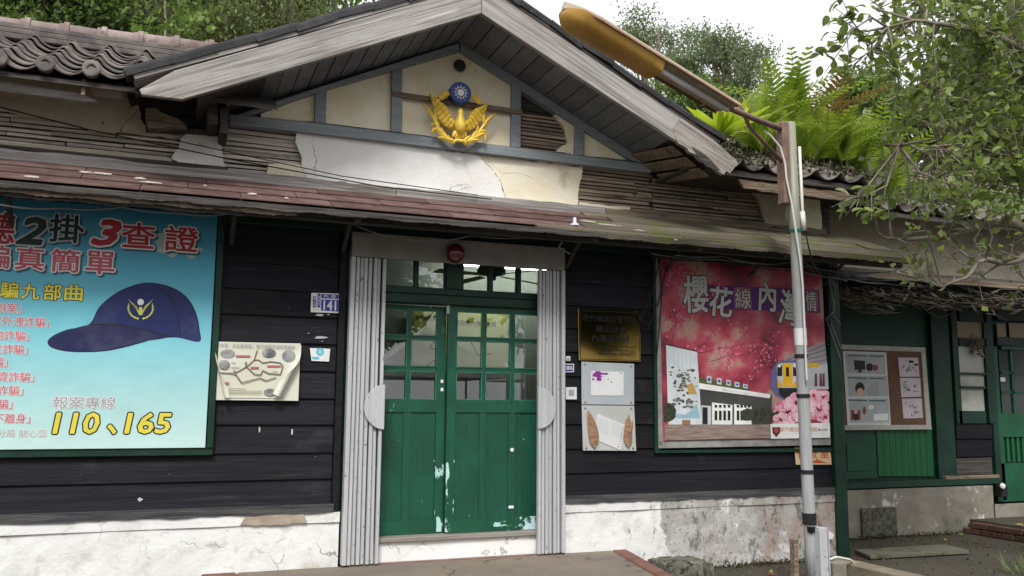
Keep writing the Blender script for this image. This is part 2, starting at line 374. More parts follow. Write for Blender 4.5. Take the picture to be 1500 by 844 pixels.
blackm = M('black_tape', (.014, .014, .016), .5)
cable_w = M('white_cable', (.62, .62, .58), .5)
cable_b = M('black_cable', (.012, .012, .012), .5)
goldm = M('gold_paint', (.88, .63, .09), .42, ((.74, .48, .06), 12), [dict(col=(.40, .24, .05), scale=9, lo=.6, hi=.75, op=.6)], metal=.05, spec=.5)
goldd = M('gold_print', (.55, .58, .12), .6)
bluem = M('emblem_blue', (.016, .045, .20), .4)
creamw = M('emblem_white', (.78, .78, .76), .5)
def ink(name, c, rough=.5): return M(name, c, rough, ((c[0]*.86, c[1]*.86, c[2]*.86), 6), [dict(col=(min(1, c[0]*.9+.05), min(1, c[1]*.9+.05), min(1, c[2]*.9+.05)), scale=2.5, lo=.5, hi=.75, op=.7)])
# ------------------------------------------------------------------ ground
g = MB(); g.face([(-140, -120, 0), (160, -120, 0), (160, 160, 0), (-140, 160, 0)])
structure(g.build('ground', ground_m))
s = MB()
s.prism([(.50, -.03, .2), (3.54, -.03, .2), (3.17, -1.9, .2), (.50, -1.9, .2)], (0, 0, -.196))
slab = structure(s.build('doorstep_slab', concrete, bevel=.012))
s = MB()   # red edging ramp at the right end, down to the ground
s.hexa([(3.173, -1.9, .004), (3.36, -1.9, .004), (3.74, -.03, .004), (3.543, -.03, .004), (3.173, -1.9, .203), (3.30, -1.9, .203), (3.68, -.03, .203), (3.543, -.03, .203)])
s.build('edging', redpave, slab, bevel=.01)
s = MB(); s.box(.26, .497, -1.9, -.03, .004, .203)
s.build('edging', redpave, slab, bevel=.01)
s = MB()
s.box(-60, 70, -30, -9.5, .003, .02)
structure(s.build('road', M('asphalt', (.10, .10, .10), .9, ((.13, .13, .125), 3), bump=.4, bscale=50, world=True)))

# ------------------------------------------------------------------ the station building
B = thing('station_building', 'old single-storey wooden station with black siding, weathered gable and shingled awning', 'building')
XL, XR = -2.6, 5.93          # front wall
DX0, DX1 = 1.235, 3.075      # door bay

wall = MB()
for x0, x1, z0, z1 in ((XL, 1.17, .0, 3.0), (3.08, XR, .0, 3.0), (1.17, 3.08, 2.745, 3.0)):
    wall.box(x0, x1, .03, .15, z0, z1)
wall.box(XL, .5, .07, .18, 3.0, 3.82); wall.box(.5, 6.0, .07, .18, 3.0, 3.62)
wall.prism([at(345, 160, .09), at(674, 60, .09), at(955, 232, .09), at(955, 246, .09), at(345, 180, .09)], (0, .08, 0))
wall = wall.build('front_wall', darkw, B)

# lapped siding boards
seams = [.655, .847, 1.045, 1.252, 1.449, 1.657, 1.864, 2.070, 2.268, 2.468, 2.668, 2.86]
def siding_run(x0, x1):
    for i in range(len(seams)-1):
        z0, z1 = seams[i], seams[i+1]+.018
        mb = MB(); dz = random.uniform(-.0035, .0035)
        mb.hexa([(x0, -.020, z0+dz), (x1, -.020, z0-dz), (x1, .029, z0-dz), (x0, .029, z0+dz), (x0, -.001, z1), (x1, -.001, z1), (x1, .029, z1), (x0, .029, z1)])
        mb.build('board', siding, wall, bevel=.003, org=((x0+x1)/2, 0, z0))
siding_run(XL, 1.165)
siding_run(3.085, XR)
# drip sills over the plinth
for x0, x1 in ((XL, 1.18), (3.085, 5.98)):
    mb = MB()
    pts = []
    n = 40
    for i in range(n+1): pts.append(Vector((x0+(x1-x0)*i/n, -.055, .60+random.uniform(-.006, .008))))
    pts += [Vector((x1, -.055, .662)), Vector((x0, -.055, .662))]
    mb.prism(pts, (0, .085, 0))
    mb.build('drip_sill', sillwood, B)
# trim posts
for x0, x1, y, m_, zt in ((1.168, 1.222, -.045, siding, 2.95), (3.078, 3.10, -.03, siding, 2.95)):
    mb = MB(); mb.box(x0, x1, y, .028, .60, zt); mb.build('corner_trim', m_, B, bevel=.004)
xp0, xp1 = at(1222, 620, -.075).x, at(1238, 620, -.075).x
mb = MB(); mb.box(xp0, xp1, -.075, .06, .0, 2.95); mb.build('corner_post', greend, B, bevel=.008)
mb = MB(); mb.box(5.94, 6.07, .061, 1.02, .0, 3.6); mb.build('side_wall', darkw, B)
# plinth
def rough_slab(x0, x1, z0, z1, y, th, seed, nx=46, nz=8, amp=.006):
    mb = MB(); r = random.Random(seed); b = 0
    for j in range(nz+1):
        for i in range(nx+1):
            x = x0+(x1-x0)*i/nx; z = z0+(z1-z0)*j/nz
            d = noise.noise(Vector((x*2.2, z*3, seed)))*amp*1.6+noise.noise(Vector((x*9, z*9, seed)))*amp*.6
            mb.v.append(Vector((x, y+d, z)))
    for j in range(nz):
        for i in range(nx):
            a_ = j*(nx+1)+i
            mb.f.append((a_, a_+1, a_+nx+2, a_+nx+1)); mb.mi.append(0)
    mb.box(x0, x1, y+amp*2.5, y+th, z0, z1)
    top = [Vector((x0+(x1-x0)*i/nx, mb.v[nz*(nx+1)+i].y, z1)) for i in range(nx+1)]
    mb.face(top+[Vector((x1, y+th, z1)), Vector((x0, y+th, z1))])
    mb.face([Vector((x1, y+th, z0))]+[mb.v[j*(nx+1)+nx] for j in range(nz+1)]+[Vector((x1, y+th, z1))])
    return mb
for k, (x0, x1) in enumerate(((XL, 1.228), (3.085, 5.99))):
    pl = rough_slab(x0, x1, 0.0, .525, -.032, .15, 3+k).build('plinth', plinth_m, B)
    rough_slab(x0, x1+.002, .527, .602, -.043, .16, 9+k, nz=2, amp=.004).build('plinth_cap', plinth_m, pl)
mb = MB()
mb.prism(jag([at(360, 757, -.054), at(445, 753, -.054), at(450, 766, -.054), at(395, 770, -.054), at(352, 769, -.054)], .006, .05, seed=4), (0, .01, 0))
mb.build('plaster_patch', M('bare_plaster', (.33, .25, .20), .95, ((.40, .34, .28), 8), bump=.5), B)
mb = MB()
c0 = at(1218, 785, -.06)
mb.prism([(c0.x-.03, -.055, c0.z-.03), (c0.x+.02, -.055, c0.z-.035), (c0.x+.035, -.055, c0.z+.01), (c0.x+.005, -.055, c0.z+.035), (c0.x-.03, -.055, c0.z+.02)], (0, .02, 0))
mb.build('plaster_patch', plaster_w, B)

# threshold
mb = rough_slab(1.30, 3.0, .19, .352, -.005, .2, 21, nx=24, nz=4, amp=.005)
mb.build('threshold', plaster_w, B)
mb = MB(); mb.box(1.30, 3.0, -.035, .19, .354, .388); mb.build('door_sill', M('sill_grey', (.20, .18, .16), .8, ((.28, .26, .23), 6, GX), bump=.3), B, bevel=.004)
mb = MB(); mb.box(1.30, 3.0, -.07, -.02, .19, .208); mb.build('gate_rail', rustm, B)

# ------------------------------------------------------------------ doors
YD = .05
def X_(px, py=560, Y=YD): return at(px, py, Y).x
def Z_(py, px=650, Y=YD): return at(px, py, Y).z
zt, zb = 2.215, .392
# frame of the bay
mb = MB(); mb.box(1.17, 3.08, .0, .14, zt+.01, 2.30); mb.build('lintel', greend, B, bevel=.006)
mb = MB(); mb.box(1.17, 3.08, .02, .14, 2.301, 2.36); mb.build('transom_rail', greend, B, bevel=.006)
# transom: five lights each side of the mullion
tr_ = MB(); ZT0, ZT1 = 2.36, 2.64
tr_.box(1.17, 3.08, .02, .12, ZT1, 2.745)
xm0, xm1 = X_(653, 400), X_(677, 400)
tr_.box(xm0, xm1, .005, .12, ZT0, ZT1)
tr_.box(1.17, 1.25, .02, .12, ZT0, ZT1); tr_.box(3.0, 3.08, .02, .12, ZT0, ZT1)
xb = [X_(p, 400) for p in (610, 719, 760)]+[X_(563, 400)]
for x in xb: tr_.box(x-.016, x+.016, .035, .10, ZT0, ZT1)
tr_ = tr_.build('transom', greend, B)
edges = sorted([1.25, xm0, xm1, 3.0]+xb)
for a_, b_ in zip(edges[:-1], edges[1:]):
    if abs(a_-xm0) < 1e-6: continue
    p0 = 0 if a_ in (1.25, xm1) else .016; p1 = 0 if b_ in (3.0, xm0) else .016
    m2 = MB(); m2.box(a_+p0, b_-p1, .062, .066, ZT0, ZT1); m2.build('pane', glass, tr_)
# leaves
xs = X_(655)
def leaf(x0, x1, y, side):
    d = MB(); th = .038
    rows = [(Z_(586), Z_(544)), (Z_(538), Z_(498)), (Z_(493), Z_(455))]
    zmid0, zmid1 = Z_(604), rows[0][0]
    zbt = Z_(762)
    st = .075
    # frame pieces
    d.box(x0, x0+st, y, y+th, zb, zt, 0); d.box(x1-st, x1, y, y+th, zb, zt, 0)
    d.box(x0+st, x1-st, y, y+th, rows[2][1], zt, 0)
    d.box(x0+st, x1-st, y, y+th, zmid0, zmid1, 0)
    mul = .030
    cw = (x1-x0-2*st-2*mul)/3
    cols = [(x0+st+i*(cw+mul), x0+st+i*(cw+mul)+cw) for i in range(3)]
    for i in (0, 1):
        d.box(cols[i][1], cols[i+1][0], y+.004, y+th-.004, zmid1, rows[2][1], 0)
        d.box(cols[i][1]-.014, cols[i+1][0]+.014, y+.003, y+th-.003, zbt, zmid0, 0)
    for (a0, a1) in cols:
        for z0, z1 in ((rows[0][1], rows[1][0]), (rows[1][1], rows[2][0])):
            d.box(a0, a1, y+.006, y+th-.006, z0, z1, 0)
    do = d.build('door', green_m, B, org=(x0, y, zb))
    k = MB(); k.box(x0+st+.001, x1-st-.001, y+.001, y+th, zb, zbt); k.build('kick_rail', green_kick, do)
    sp = MB()
    xa = x1-st if side < 0 else x0
    sp.box(xa+.003, xa+st-.003, y-.003, y-.0005, zb+.01, zt-.5); sp.build('meeting_stile', green_stile, do)
    for (a0, a1) in cols:
        for z0, z1 in rows:
            p = MB(); p.box(a0, a1, y+.016, y+.019, z0, z1); p.build('pane', glass, do)
            b = MB(); t_ = .007
            b.box(a0, a1, y-.002, y+.015, z0, z0+t_); b.box(a0, a1, y-.002, y+.015, z1-t_, z1)
            b.box(a0, a0+t_, y-.002, y+.015, z0+t_, z1-t_); b.box(a1-t_, a1, y-.002, y+.015, z0+t_, z1-t_)
            b.build('glazing_bead', green_trim, do)
        p = MB(); p.box(a0+.0, a1-.0, y+.012, y+.024, zbt, zmid0); p.build('panel', green_m, do)
    return do
dl = leaf(xs-.88, xs-.004, YD+.042, -1)
dr = leaf(xs, xs+.885, YD, 1)
def hw(mbm, nm, mt, par): return mbm.build(nm, mt, par, bevel=.003)
for px, py in ((647.5, 559), (647.5, 571)):
    p = at(px, py, YD+.035); mb = MB(); mb.box(p.x-.012, p.x+.012, YD+.030, YD+.041, p.z-.014, p.z+.014); hw(mb, 'latch', white, dl)
p = at(750, 659, YD); mb = MB(); mb.lathe((p.x, YD-.006, p.z), [(0, 0), (.016, .002), (.016, .007)], 14, 'y'); mb.build('lock_cover', white, dr)
p = at(749, 743, YD); mb = MB(); mb.box(p.x-.026, p.x+.02, YD-.006, YD, p.z-.012, p.z+.012); hw(mb, 'hasp', white, dr)
p = at(656, 452, YD); mb = MB(); mb.box(p.x-.013, p.x+.013, YD-.012, YD+.0, p.z-.045, p.z+.045); hw(mb, 'top_bolt', M('worn_steel', (.42, .42, .42), .4, metal=.6), dr)

# ------------------------------------------------------------------ folding gate
mb = MB(); mb.box(1.245, 3.072, -.105, -.062, 2.555, 2.742); mb.box(1.245, 3.072, -.105, -.02, 2.742, 2.75)
mb.box(1.245, 1.275, -.1, -.03, .21, 2.555); mb.box(3.045, 3.072, -.1, -.03, .21, 2.555)
gate = mb.build('folding_gate_frame', [gatehead], B, bevel=.003)
for a_, b_ in ((1.2435, 1.277), (3.043, 3.0735)):
    mb = MB(); mb.box(a_, b_, -.108, -.028, .215, 2.553); mb.build('gate_jamb', gate_m, gate, bevel=.003)
def slats(xa, xb_, n):
    pitch = (xb_-xa)/n
    proto = None
    for i in range(n):
        mb = MB(); x = xa+i*pitch
        y = -.10 + (.012 if i % 2 else 0)
        w_ = pitch*.80
        mb.prism([(x, y+.008, .215), (x+w_*.18, y, .215), (x+w_*.82, y, .215), (x+w_, y+.008, .215), (x+w_, y+.045, .215), (x, y+.045, .215)], (0, 0, 2.335))
        so_ = mb.build('slat', gate_m, gate, org=(x, y, .215)); so_.rotation_euler = (random.uniform(-.002, .002), random.uniform(-.0022, .0022), random.uniform(-.12, .12))
slats(1.281, 1.530, 7)
slats(2.832, 3.040, 6)
for cx, sgn in ((1.535, -1), (2.825, 1)):
    mb = MB(); p = at(660, 597, -.11); n = 20; R_ = .172
    poly = [Vector((cx, -.118, p.z+R_))]+[Vector((cx+sgn*R_*.93*math.sin(math.pi*k/n), -.118, p.z+R_*math.cos(math.pi*k/n))) for k in range(1, n)]+[Vector((cx, -.118, p.z-R_))]
    mb.prism(poly, (0, .012, 0)); mb.build('handle_plate', gate_m, gate, bevel=.003)

# ------------------------------------------------------------------ interior seen through the panes
inn = M('interior_wall', (.30, .33, .28), .9, ((.34, .36, .31), 2))
room = MB()
room.box(.4, 5.2, 3.4, 3.5, .3, 3.45); room.box(.3, .4, .19, 3.5, .3, 3.45); room.box(5.2, 5.3, .19, 3.5, .3, 3.45)
room.build('interior_wall', inn, B)
mb = MB(); mb.box(.3, 5.3, .2, 3.5, .2, .3); mb.build('interior_floor', M('interior_floor', (.12, .11, .10), .5), B)
mb = MB(); mb.box(.3, 5.3, .19, 3.5, 3.45, 3.5); mb.build('interior_ceiling', inn, B)
# ------------------------------------------------------------------ upper wall: laths, plaster, flashing board
def lath_zone(x0, x1, z0, z1, seed, y=.045, par=None, pitch=.034, clip=None, mt=None):
    r = random.Random(seed); z = z0
    while z < z1-.02:
        x = x0-r.uniform(0, .02)
        while x < x1-.05:
            xe = min(x1+r.uniform(-.01, .015), x+r.uniform(.45, .95))
            if xe-x > .08:
                zz = z+r.uniform(-.003, .003); sl = r.uniform(-.004, .004)
                if clip is None or clip((x+xe)/2, zz):
                    h_ = .0245+r.uniform(-.006, .004)
                    mb = MB(); y_ = y+r.uniform(-.006, .004)
                    mb.hexa([(x, y_, zz), (xe, y_, zz+sl), (xe, y_+.012, zz+sl), (x, y_+.012, zz), (x, y_, zz+h_), (xe, y_, zz+h_+sl), (xe, y_+.012, zz+h_+sl), (x, y_+.012, zz+h_)])
                    mb.build('lath', mt or lathw, par or wall, org=((x+xe)/2, y, zz))
            x = xe+r.uniform(.003, .012)
        z += pitch
lath_zone(XL, .28, 3.175, 3.50, 1)
lath_zone(.28, .93, 3.175, 3.545, 2)
lath_zone(3.25, 4.02, 3.10, 3.545, 3, mt=lathb)
lath_zone(4.04, 5.35, 3.10, 3.50, 4, mt=lathb)
def patch(pxs, mat, name='plaster_patch', y=.012, th=.03, amp=.008, seed=0, par=None):
    mb = MB(); mb.prism(jag(jag([at(a, b, y) for a, b in pxs], amp*1.3, .07, seed=seed), amp*.55, .016, seed=seed+5), (0, th, 0))
    return mb.build(name, mat, par or wall)
c1 = crop(0, 0, 2.814); c2 = crop(450, 0, 2.814); c4 = crop(830, 200, 3.333)
patch([c1(-500, 260), c1(560, 345), c1(575, 450), c1(500, 520), c1(495, 545), c1(380, 545), c1(330, 520), c1(200, 490), c1(80, 478), c1(0, 440), c1(-500, 380)], plaster_m, seed=1, y=.004)
patch([c1(-500, 520), c1(0, 585), c1(150, 595), c1(320, 612), c1(480, 622), c1(600, 645), c1(705, 652), c1(715, 680), c1(925, 706), c1(925, 716), c1(-500, 560)], plaster_m, seed=2, y=.008, amp=.006)
patch([c1(770, 540), c1(850, 545), c1(920, 550), c1(912, 600), c1(918, 645), c1(932, 702), c1(800, 690), c1(706, 652), c1(735, 610)], plaster_w, seed=3, y=.006)
patch([c1(575, 450), c1(605, 530), c1(600, 560), c1(500, 545), c1(502, 520)], plaster_m, seed=31, y=.020)
patch([c1(1107, 675), c1(1180, 672), c1(1265, 690), c1(1330, 712), c1(1420, 735), c1(1420, 775), c1(1098, 722)], plaster_c, seed=5, y=.004)
patch([c2(-45, 545), c2(0, 546), c2(350, 590), c2(705, 638), c2(722, 660), c2(760, 695), c2(798, 750), c2(818, 826), c2(400, 783), c2(0, 735), c2(-20, 690), c2(-25, 640), c2(-48, 590)], plaster_w, seed=6, y=-.004)
patch([c2(708, 634), c2(900, 660), c2(1137, 688), c2(1122, 760), c2(1117, 850), c2(950, 842), c2(822, 828), c2(800, 750), c2(762, 695), c2(724, 660)], plaster_c, seed=7, y=.006)
mb = MB()   # crack-edged skim coat on the cream panel
mb.prism(jag([at(*c2(730, 650), .004), at(*c2(985, 682), .004), at(*c2(978, 712), .004), at(*c2(940, 740), .004), at(*c2(880, 716), .004), at(*c2(800, 712), .004)], .008, .03, seed=8), (0, .006, 0))
mb.build('plaster_patch', plaster_c, wall)
patch([c4(880, 245), c4(1232, 285), c4(1247, 462), c4(1180, 462), c4(975, 430), c4(960, 380), c4(940, 310)], plaster_m, seed=9, y=.000, amp=.006)
patch([c4(1080, 265), c4(1236, 287), c4(1247, 462), c4(1110, 448), c4(1070, 400)], plaster_y, seed=10, y=-.006, amp=.006)
patch([c4(62, 320), c4(200, 338), c4(312, 345), c4(310, 372), c4(60, 345)], plaster_c, seed=11, y=.016, amp=.006)
# flashing board where the awning meets the wall
for xa, xb_, m_ in ((XL, 1.6, greyw), (1.605, 3.5, greyw), (3.505, 5.95, rotw)):
    mb = MB(); pts = [Vector((xa, -.03, 3.078)), Vector((xb_, -.03, 3.078))]
    n = 24
    for i in range(n, -1, -1): pts.append(Vector((xa+(xb_-xa)*i/n, -.03, 3.158+random.uniform(-.007, .007))))
    mb.prism(pts, (0, .05, 0)); mb.build('flashing_board', m_, B)
mb = MB(); mb.box(XL, .30, -.012, .004, 3.163, 3.19); mb.build('flashing_board', darkw, B)

# ------------------------------------------------------------------ gable face
GY = -.03
def gpoly(name, pxs, mat, y=GY, th=.09, par=None, bevel=.004, axis=None):
    mb = MB(); mb.prism([at(a, b, y) for a, b in pxs], (0, th, 0)); return mb.build(name, mat, par or B, bevel=bevel)
gable = MB(); gable.prism([at(a, b, .06) for a, b in ((330, 168), (674, 64), (960, 236), (960, 243))], (0, .02, 0)); gable = gable.build('gable_panel', darkw, B)
gpoly('tie_beam', [c2(-320, 470), c2(0, 502), c2(1420, 678), c2(1420, 712), c2(0, 546), c2(-320, 512)], bluew, -.05, .10)
gpoly('gable_rafter', [c2(-310, 480), c2(0, 375), c2(627, 176), c2(627, 212), c2(90, 366), c2(-250, 480)], bluew, -.045, .09)
gpoly('gable_rafter', [c2(632, 176), c2(1440, 650), c2(1440, 686), c2(1335, 660), c2(632, 212)], bluew, -.045, .09)
for (a, b, t0, t1, b0, b1) in ((35, 80, 372, 358, 505, 510), (350, 393, 292, 280, 542, 546), (845, 883, 340, 360, 606, 610), (1108, 1143, 508, 530, 640, 645)):
    gpoly('gable_stud', [c2(a, t0), c2(b, t1), c2(b-3, b1), c2(a-4, b0)], bluew, -.04, .08)
for pxs, sd_ in (([c2(-190, 470), c2(34, 385), c2(31, 502), c2(-190, 484)], 1), ([c2(80, 368), c2(350, 290), c2(346, 540), c2(76, 508)], 2), ([c2(393, 280), c2(630, 208), c2(846, 345), c2(844, 606), c2(390, 546)], 3), ([c2(985, 430), c2(1108, 508), c2(1105, 640), c2(1020, 628), c2(1075, 590), c2(1060, 530), c2(1020, 470)], 4), ([c2(1143, 530), c2(1340, 662), c2(1143, 642)], 5)):
    patch(pxs, plaster_y, 'gable_plaster', y=-.002, th=.05, amp=.002 if sd_ != 4 else .012, seed=60+sd_, par=gable)
q0 = at(*c2(885, 610), .0); q1 = at(*c2(1065, 630), .0); qt = at(*c2(885, 385), .0); qe = at(*c2(1105, 520), .0)
lath_zone(q0.x, q1.x+.02, q0.z-.01, qt.z-.02, 6, y=.018, par=gable, clip=lambda x, z: z < qt.z-.03-(x-q0.x)*.62, mt=lathb)
gpoly('batten', [c2(352, 374), c2(888, 452), c2(888, 472), c2(352, 394)], rotw, -.056, .035)
pv = at(*c2(627, 273), -.006)
mb = MB(); mb.lathe((pv.x, -.012, pv.z), [(.050, .002), (.055, -.008), (.040, -.012), (.034, .004), (0, .006)], 18, 'y'); mb.build('vent_hole', darkw, gable, smooth=False)
# ------------------------------------------------------------------ overhanging gable roof
YB = -.65
def along(pa, pb):
    d = (pb-pa); return d
LBot0, LBot1 = at(266.5, 146, YB), at(706, 19.5, YB)
RBot0, RBot1 = at(706, 19.5, YB), at(1052, 248, YB)
hb = .215
def frame_for(d):
    x = Vector((d.x, 0, d.z)).normalized(); z = Vector((-x.z, 0, x.x))
    if z.z < 0: z = -z
    y = z.cross(x)
    m_ = Matrix.Identity(4)
    for i in range(3): m_[i][0] = x[i]; m_[i][1] = y[i]; m_[i][2] = z[i]
    return m_, x, z
mL, xL, zL = frame_for(LBot1-LBot0); mR, xR, zR = frame_for(RBot1-RBot0)
apex_b = LBot1.copy(); apex_t = apex_b+Vector((0, 0, hb/zL.z))
# left barge board with pointed eave end
tipL = at(204, 131, YB); lt = at(256, 103, YB)
pl_ = [LBot0, apex_b-Vector((.003, 0, 0)), apex_t-Vector((.003, 0, 0)), lt, tipL, tipL+Vector((.02, 0, -.035))]
mL2 = mL.copy(); mL2.translation = LBot0
mb = MB(); mb.prism(pl_, (0, .045, 0)); mb.build('barge_board', greyw, B, axis=mL2, bevel=.005)
endb = at(1060, 256, YB); endt = at(1081, 240, YB)
topR = lambda t: apex_t.lerp(RBot1+Vector((0, 0, hb/zR.z)), t)
pr = [apex_b.lerp(RBot1, .80)+Vector((.02, 0, .0)), apex_b.lerp(RBot1, .795)+Vector((0, 0, .09)), topR(.83), apex_t, apex_b, apex_b.lerp(RBot1, .4)]
pe = [topR(.83)+Vector((.003, 0, 0)), apex_b.lerp(RBot1, .795)+Vector((.003, 0, .09)), apex_b.lerp(RBot1, .80)+Vector((.023, 0, .0))]
r_ = random.Random(5)
low = [apex_b.lerp(RBot1, .82+.18*k/10)+Vector((r_.uniform(-.012, .012), 0, r_.uniform(-.022, .004))) for k in range(11)]
pe += low+[endb, endb+Vector((.03, 0, .035)), endb+Vector((.065, 0, .02)), endt, endt+Vector((-.02, 0, .035)), topR(.98)]
mR2 = mR.copy(); mR2.translation = apex_b
mb = MB(); mb.prism(pr, (0, .045, 0)); barR = mb.build('barge_board', greyw, B, axis=mR2)
mR3 = mR.copy(); mR3.translation = apex_b
mb = MB(); mb.prism(pe, (0, .043, 0)); barE = mb.build('barge_board', M('rotten_end_wood', (.37, .335, .31), .95, ((.22, .19, .165), 3.2, (.5, 12, 12), .40, .62), [dict(col=(.06, .045, .035), scale=7, stretch=(.5, 4, 4), lo=.60, hi=.68), dict(col=(.46, .43, .40), scale=3, lo=.55, hi=.7, op=.7)], bump=.8, bscale=6, bstr=(.6, 12, 12)), B, axis=mR3)
mb = MB()   # split in the rotten end
sp = at(1015, 217, YB-.003)
mb.prism([at(1013, 214, YB-.002), at(1035, 228, YB-.002), at(1056, 250, YB-.002), at(1040, 246, YB-.002), at(1022, 230, YB-.002)], (0, .004, 0)); sp_o = mb.build('rotten_split', darkw, None); sp_o.parent = barR; sp_o.matrix_parent_inverse = (Matrix.Translation(barR.location) @ barR.rotation_euler.to_matrix().to_4x4()).inverted()
# verge strips and tiles on the slopes
for sgn, mm, xx, zz, L_, org in ((-1, mL, -xL, zL, (apex_b-LBot0).length+.33, apex_t), (1, mR, xR, zR, (RBot1-apex_b).length+.02, apex_t)):
    dn = xx if xx.z < 0 else -xx
    mb = MB(); p0 = org+zz*.004; p1 = p0+dn*L_
    mb.prism([p0, p1, p1+zz*.03, p0+zz*.03], (0, .30, 0)); 
    fm = mm.copy(); fm.translation = p0
    verge = mb.build('verge_strip', darkw if sgn > 0 else greyw, B, axis=fm)
    # roof deck
    mb = MB(); q0_ = p0+zz*.034+Vector((0, .04, 0)); q1_ = p1+zz*.034+Vector((0, .04, 0))
    mb.prism([q0_, q1_, q1_+zz*.03, q0_+zz*.03], (0, 4.6, 0)); deck = mb.build('gable_roof', tile_m, B)
    nT = int(L_/.29)
    mb = MB()
    prof = [(-.075, .0), (-.068, .042), (-.04, .072), (0, .084), (.04, .072), (.068, .042), (.075, .0)]
    mb.prism([Vector((0, a_, b_)) for a_, b_ in prof], (.31, 0, 0))
    proto = None
    for i in range(nT):
        P_ = p0+dn*(.02+i*L_/nT)+zz*(.030)+Vector((0, .06, 0))
        fm = Matrix.Identity(4)
        yv = zz.cross(dn)
        for k in range(3): fm[k][0] = dn[k]; fm[k][1] = yv[k]; fm[k][2] = zz[k]; fm[k][3] = P_[k]
        tilt = Matrix.Rotation(random.uniform(-.03, .07), 4, 'Y') @ Matrix.Rotation(random.uniform(-.04, .04), 4, 'Z')
        if proto is None:
            mb2 = MB(); mb2.prism([Vector((0, a_, b_)) for a_, b_ in prof], (L_/nT*1.07, 0, 0)); proto = mb2.build('verge_tile', verge_m, deck)
            o = proto
        else:
            o = bpy.data.objects.new('verge_tile', proto.data); COL.objects.link(o); o.parent = deck
        o.matrix_local = fm @ tilt
        # two more rows behind it, flatter pan tiles
        for rw in (1, 2, 3):
            o = bpy.data.objects.new('roof_tile', proto.data); COL.objects.link(o); o.parent = deck
            o.matrix_local = Matrix.Translation((0, .26*rw, 0)) @ fm @ tilt @ Matrix.Diagonal((1, 1.1, .8, 1))
mb = MB(); mb.tube([apex_t+Vector((0, .0, .06)), apex_t+Vector((0, 4.6, .06))], .09, 10); mb.build('ridge_cap', verge_m, B, smooth=True)
# soffit boards
def soffit(A0, A1, n, w0, w1, par):
    for i in range(n):
        t0, t1 = i/n, (i+1)/n-.0015/1
        g_ = .012*(1 if True else 0)/max(.2, (A1-A0).length)
        t1 = (i+1)/n-g_
        a0, a1 = A0.lerp(A1, t0), A0.lerp(A1, t1); b0, b1 = w0.lerp(w1, t0), w0.lerp(w1, t1)
        dz = Vector((0, 0, random.uniform(0, .004)))
        mb = MB(); u_ = Vector((0, 0, .018))
        y0 = Vector((0, .047, 0))
        mb.hexa([a0+y0+dz, a1+y0+dz, b1+dz, b0+dz, a0+y0+dz+u_, a1+y0+dz+u_, b1+dz+u_, b0+dz+u_])
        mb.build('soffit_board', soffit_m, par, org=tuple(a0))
cl = MB(); offs = Vector((0, 0, .026)); 
wA = at(674, 60, .05)
soff = MB()
up4 = Vector((0, 0, .05))
backL = [LBot0+up4+Vector((.1, .05, 0)), apex_b+up4+Vector((0, .05, 0)), apex_b+up4+Vector((0, .8, 0)), LBot0+up4+Vector((.1, .8, 0))]
soff.face(backL); soff.face([RBot1+up4+Vector((0, .05, 0)), apex_b+up4+Vector((0, .05, 0)), apex_b+up4+Vector((0, .8, 0)), RBot1+up4+Vector((0, .8, 0))])
soff = soff.build('soffit_backing', darkw, B)
dY = Vector((0, .70, 0))
lo = Vector((0, 0, .012))
A0 = LBot0.lerp(apex_b, .20)
soffit(A0+lo, apex_b+lo, 14, A0+dY+lo, apex_b+dY+lo, soff)
A1 = apex_b.lerp(RBot1, .80)
soffit(apex_b+lo, A1+lo, 13, apex_b+dY+lo, A1+dY+lo, soff)
# loose rotten boards at the right eave
for k in range(3):
    a_ = apex_b.lerp(RBot1, .82+.06*k)+Vector((0, .1, -.01-.02*k)); b_ = a_+Vector((-.12, .5, .05))
    mb = MB(); mb.hexa([a_, a_+Vector((.1, 0, -.06)), b_+Vector((.1, 0, -.05)), b_, a_+Vector((0, 0, .015)), a_+Vector((.1, 0, -.045)), b_+Vector((.1, 0, -.035)), b_+Vector((0, 0, .015))])
    mb.build('loose_board', rotw, B)
# purlin ends and brackets under the left eave
for pxs, m_ in (([c1(850, 403), c1(898, 405), c1(900, 512), c1(860, 510)], darkw), ([c1(905, 440), c1(945, 438), c1(940, 552), c1(908, 545)], darkw), ([c1(934, 362), c1(950, 360), c1(944, 440), c1(932, 430)], greyw)):
    mb = MB(); mb.prism([at(a_, b_, -.32) for a_, b_ in pxs], (0, .36, 0)); mb.build('bracket', m_, B, bevel=.005)
mb = MB(); mb.prism(jag([at(*c1(600, 448), -.15), at(*c1(640, 445), -.15), at(*c1(735, 490), -.15), at(*c1(770, 520), -.15), at(*c1(610, 525), -.15)], .01, .05, seed=4), (0, .1, 0)); mb.build('broken_timber', rotw, B)
mb = MB(); mb.prism([at(*c1(600, 520), -.03), at(*c1(930, 545), -.03), at(*c1(930, 560), -.03), at(*c1(600, 535), -.03)], (0, .06, 0)); mb.build('broken_timber', darkw, B)

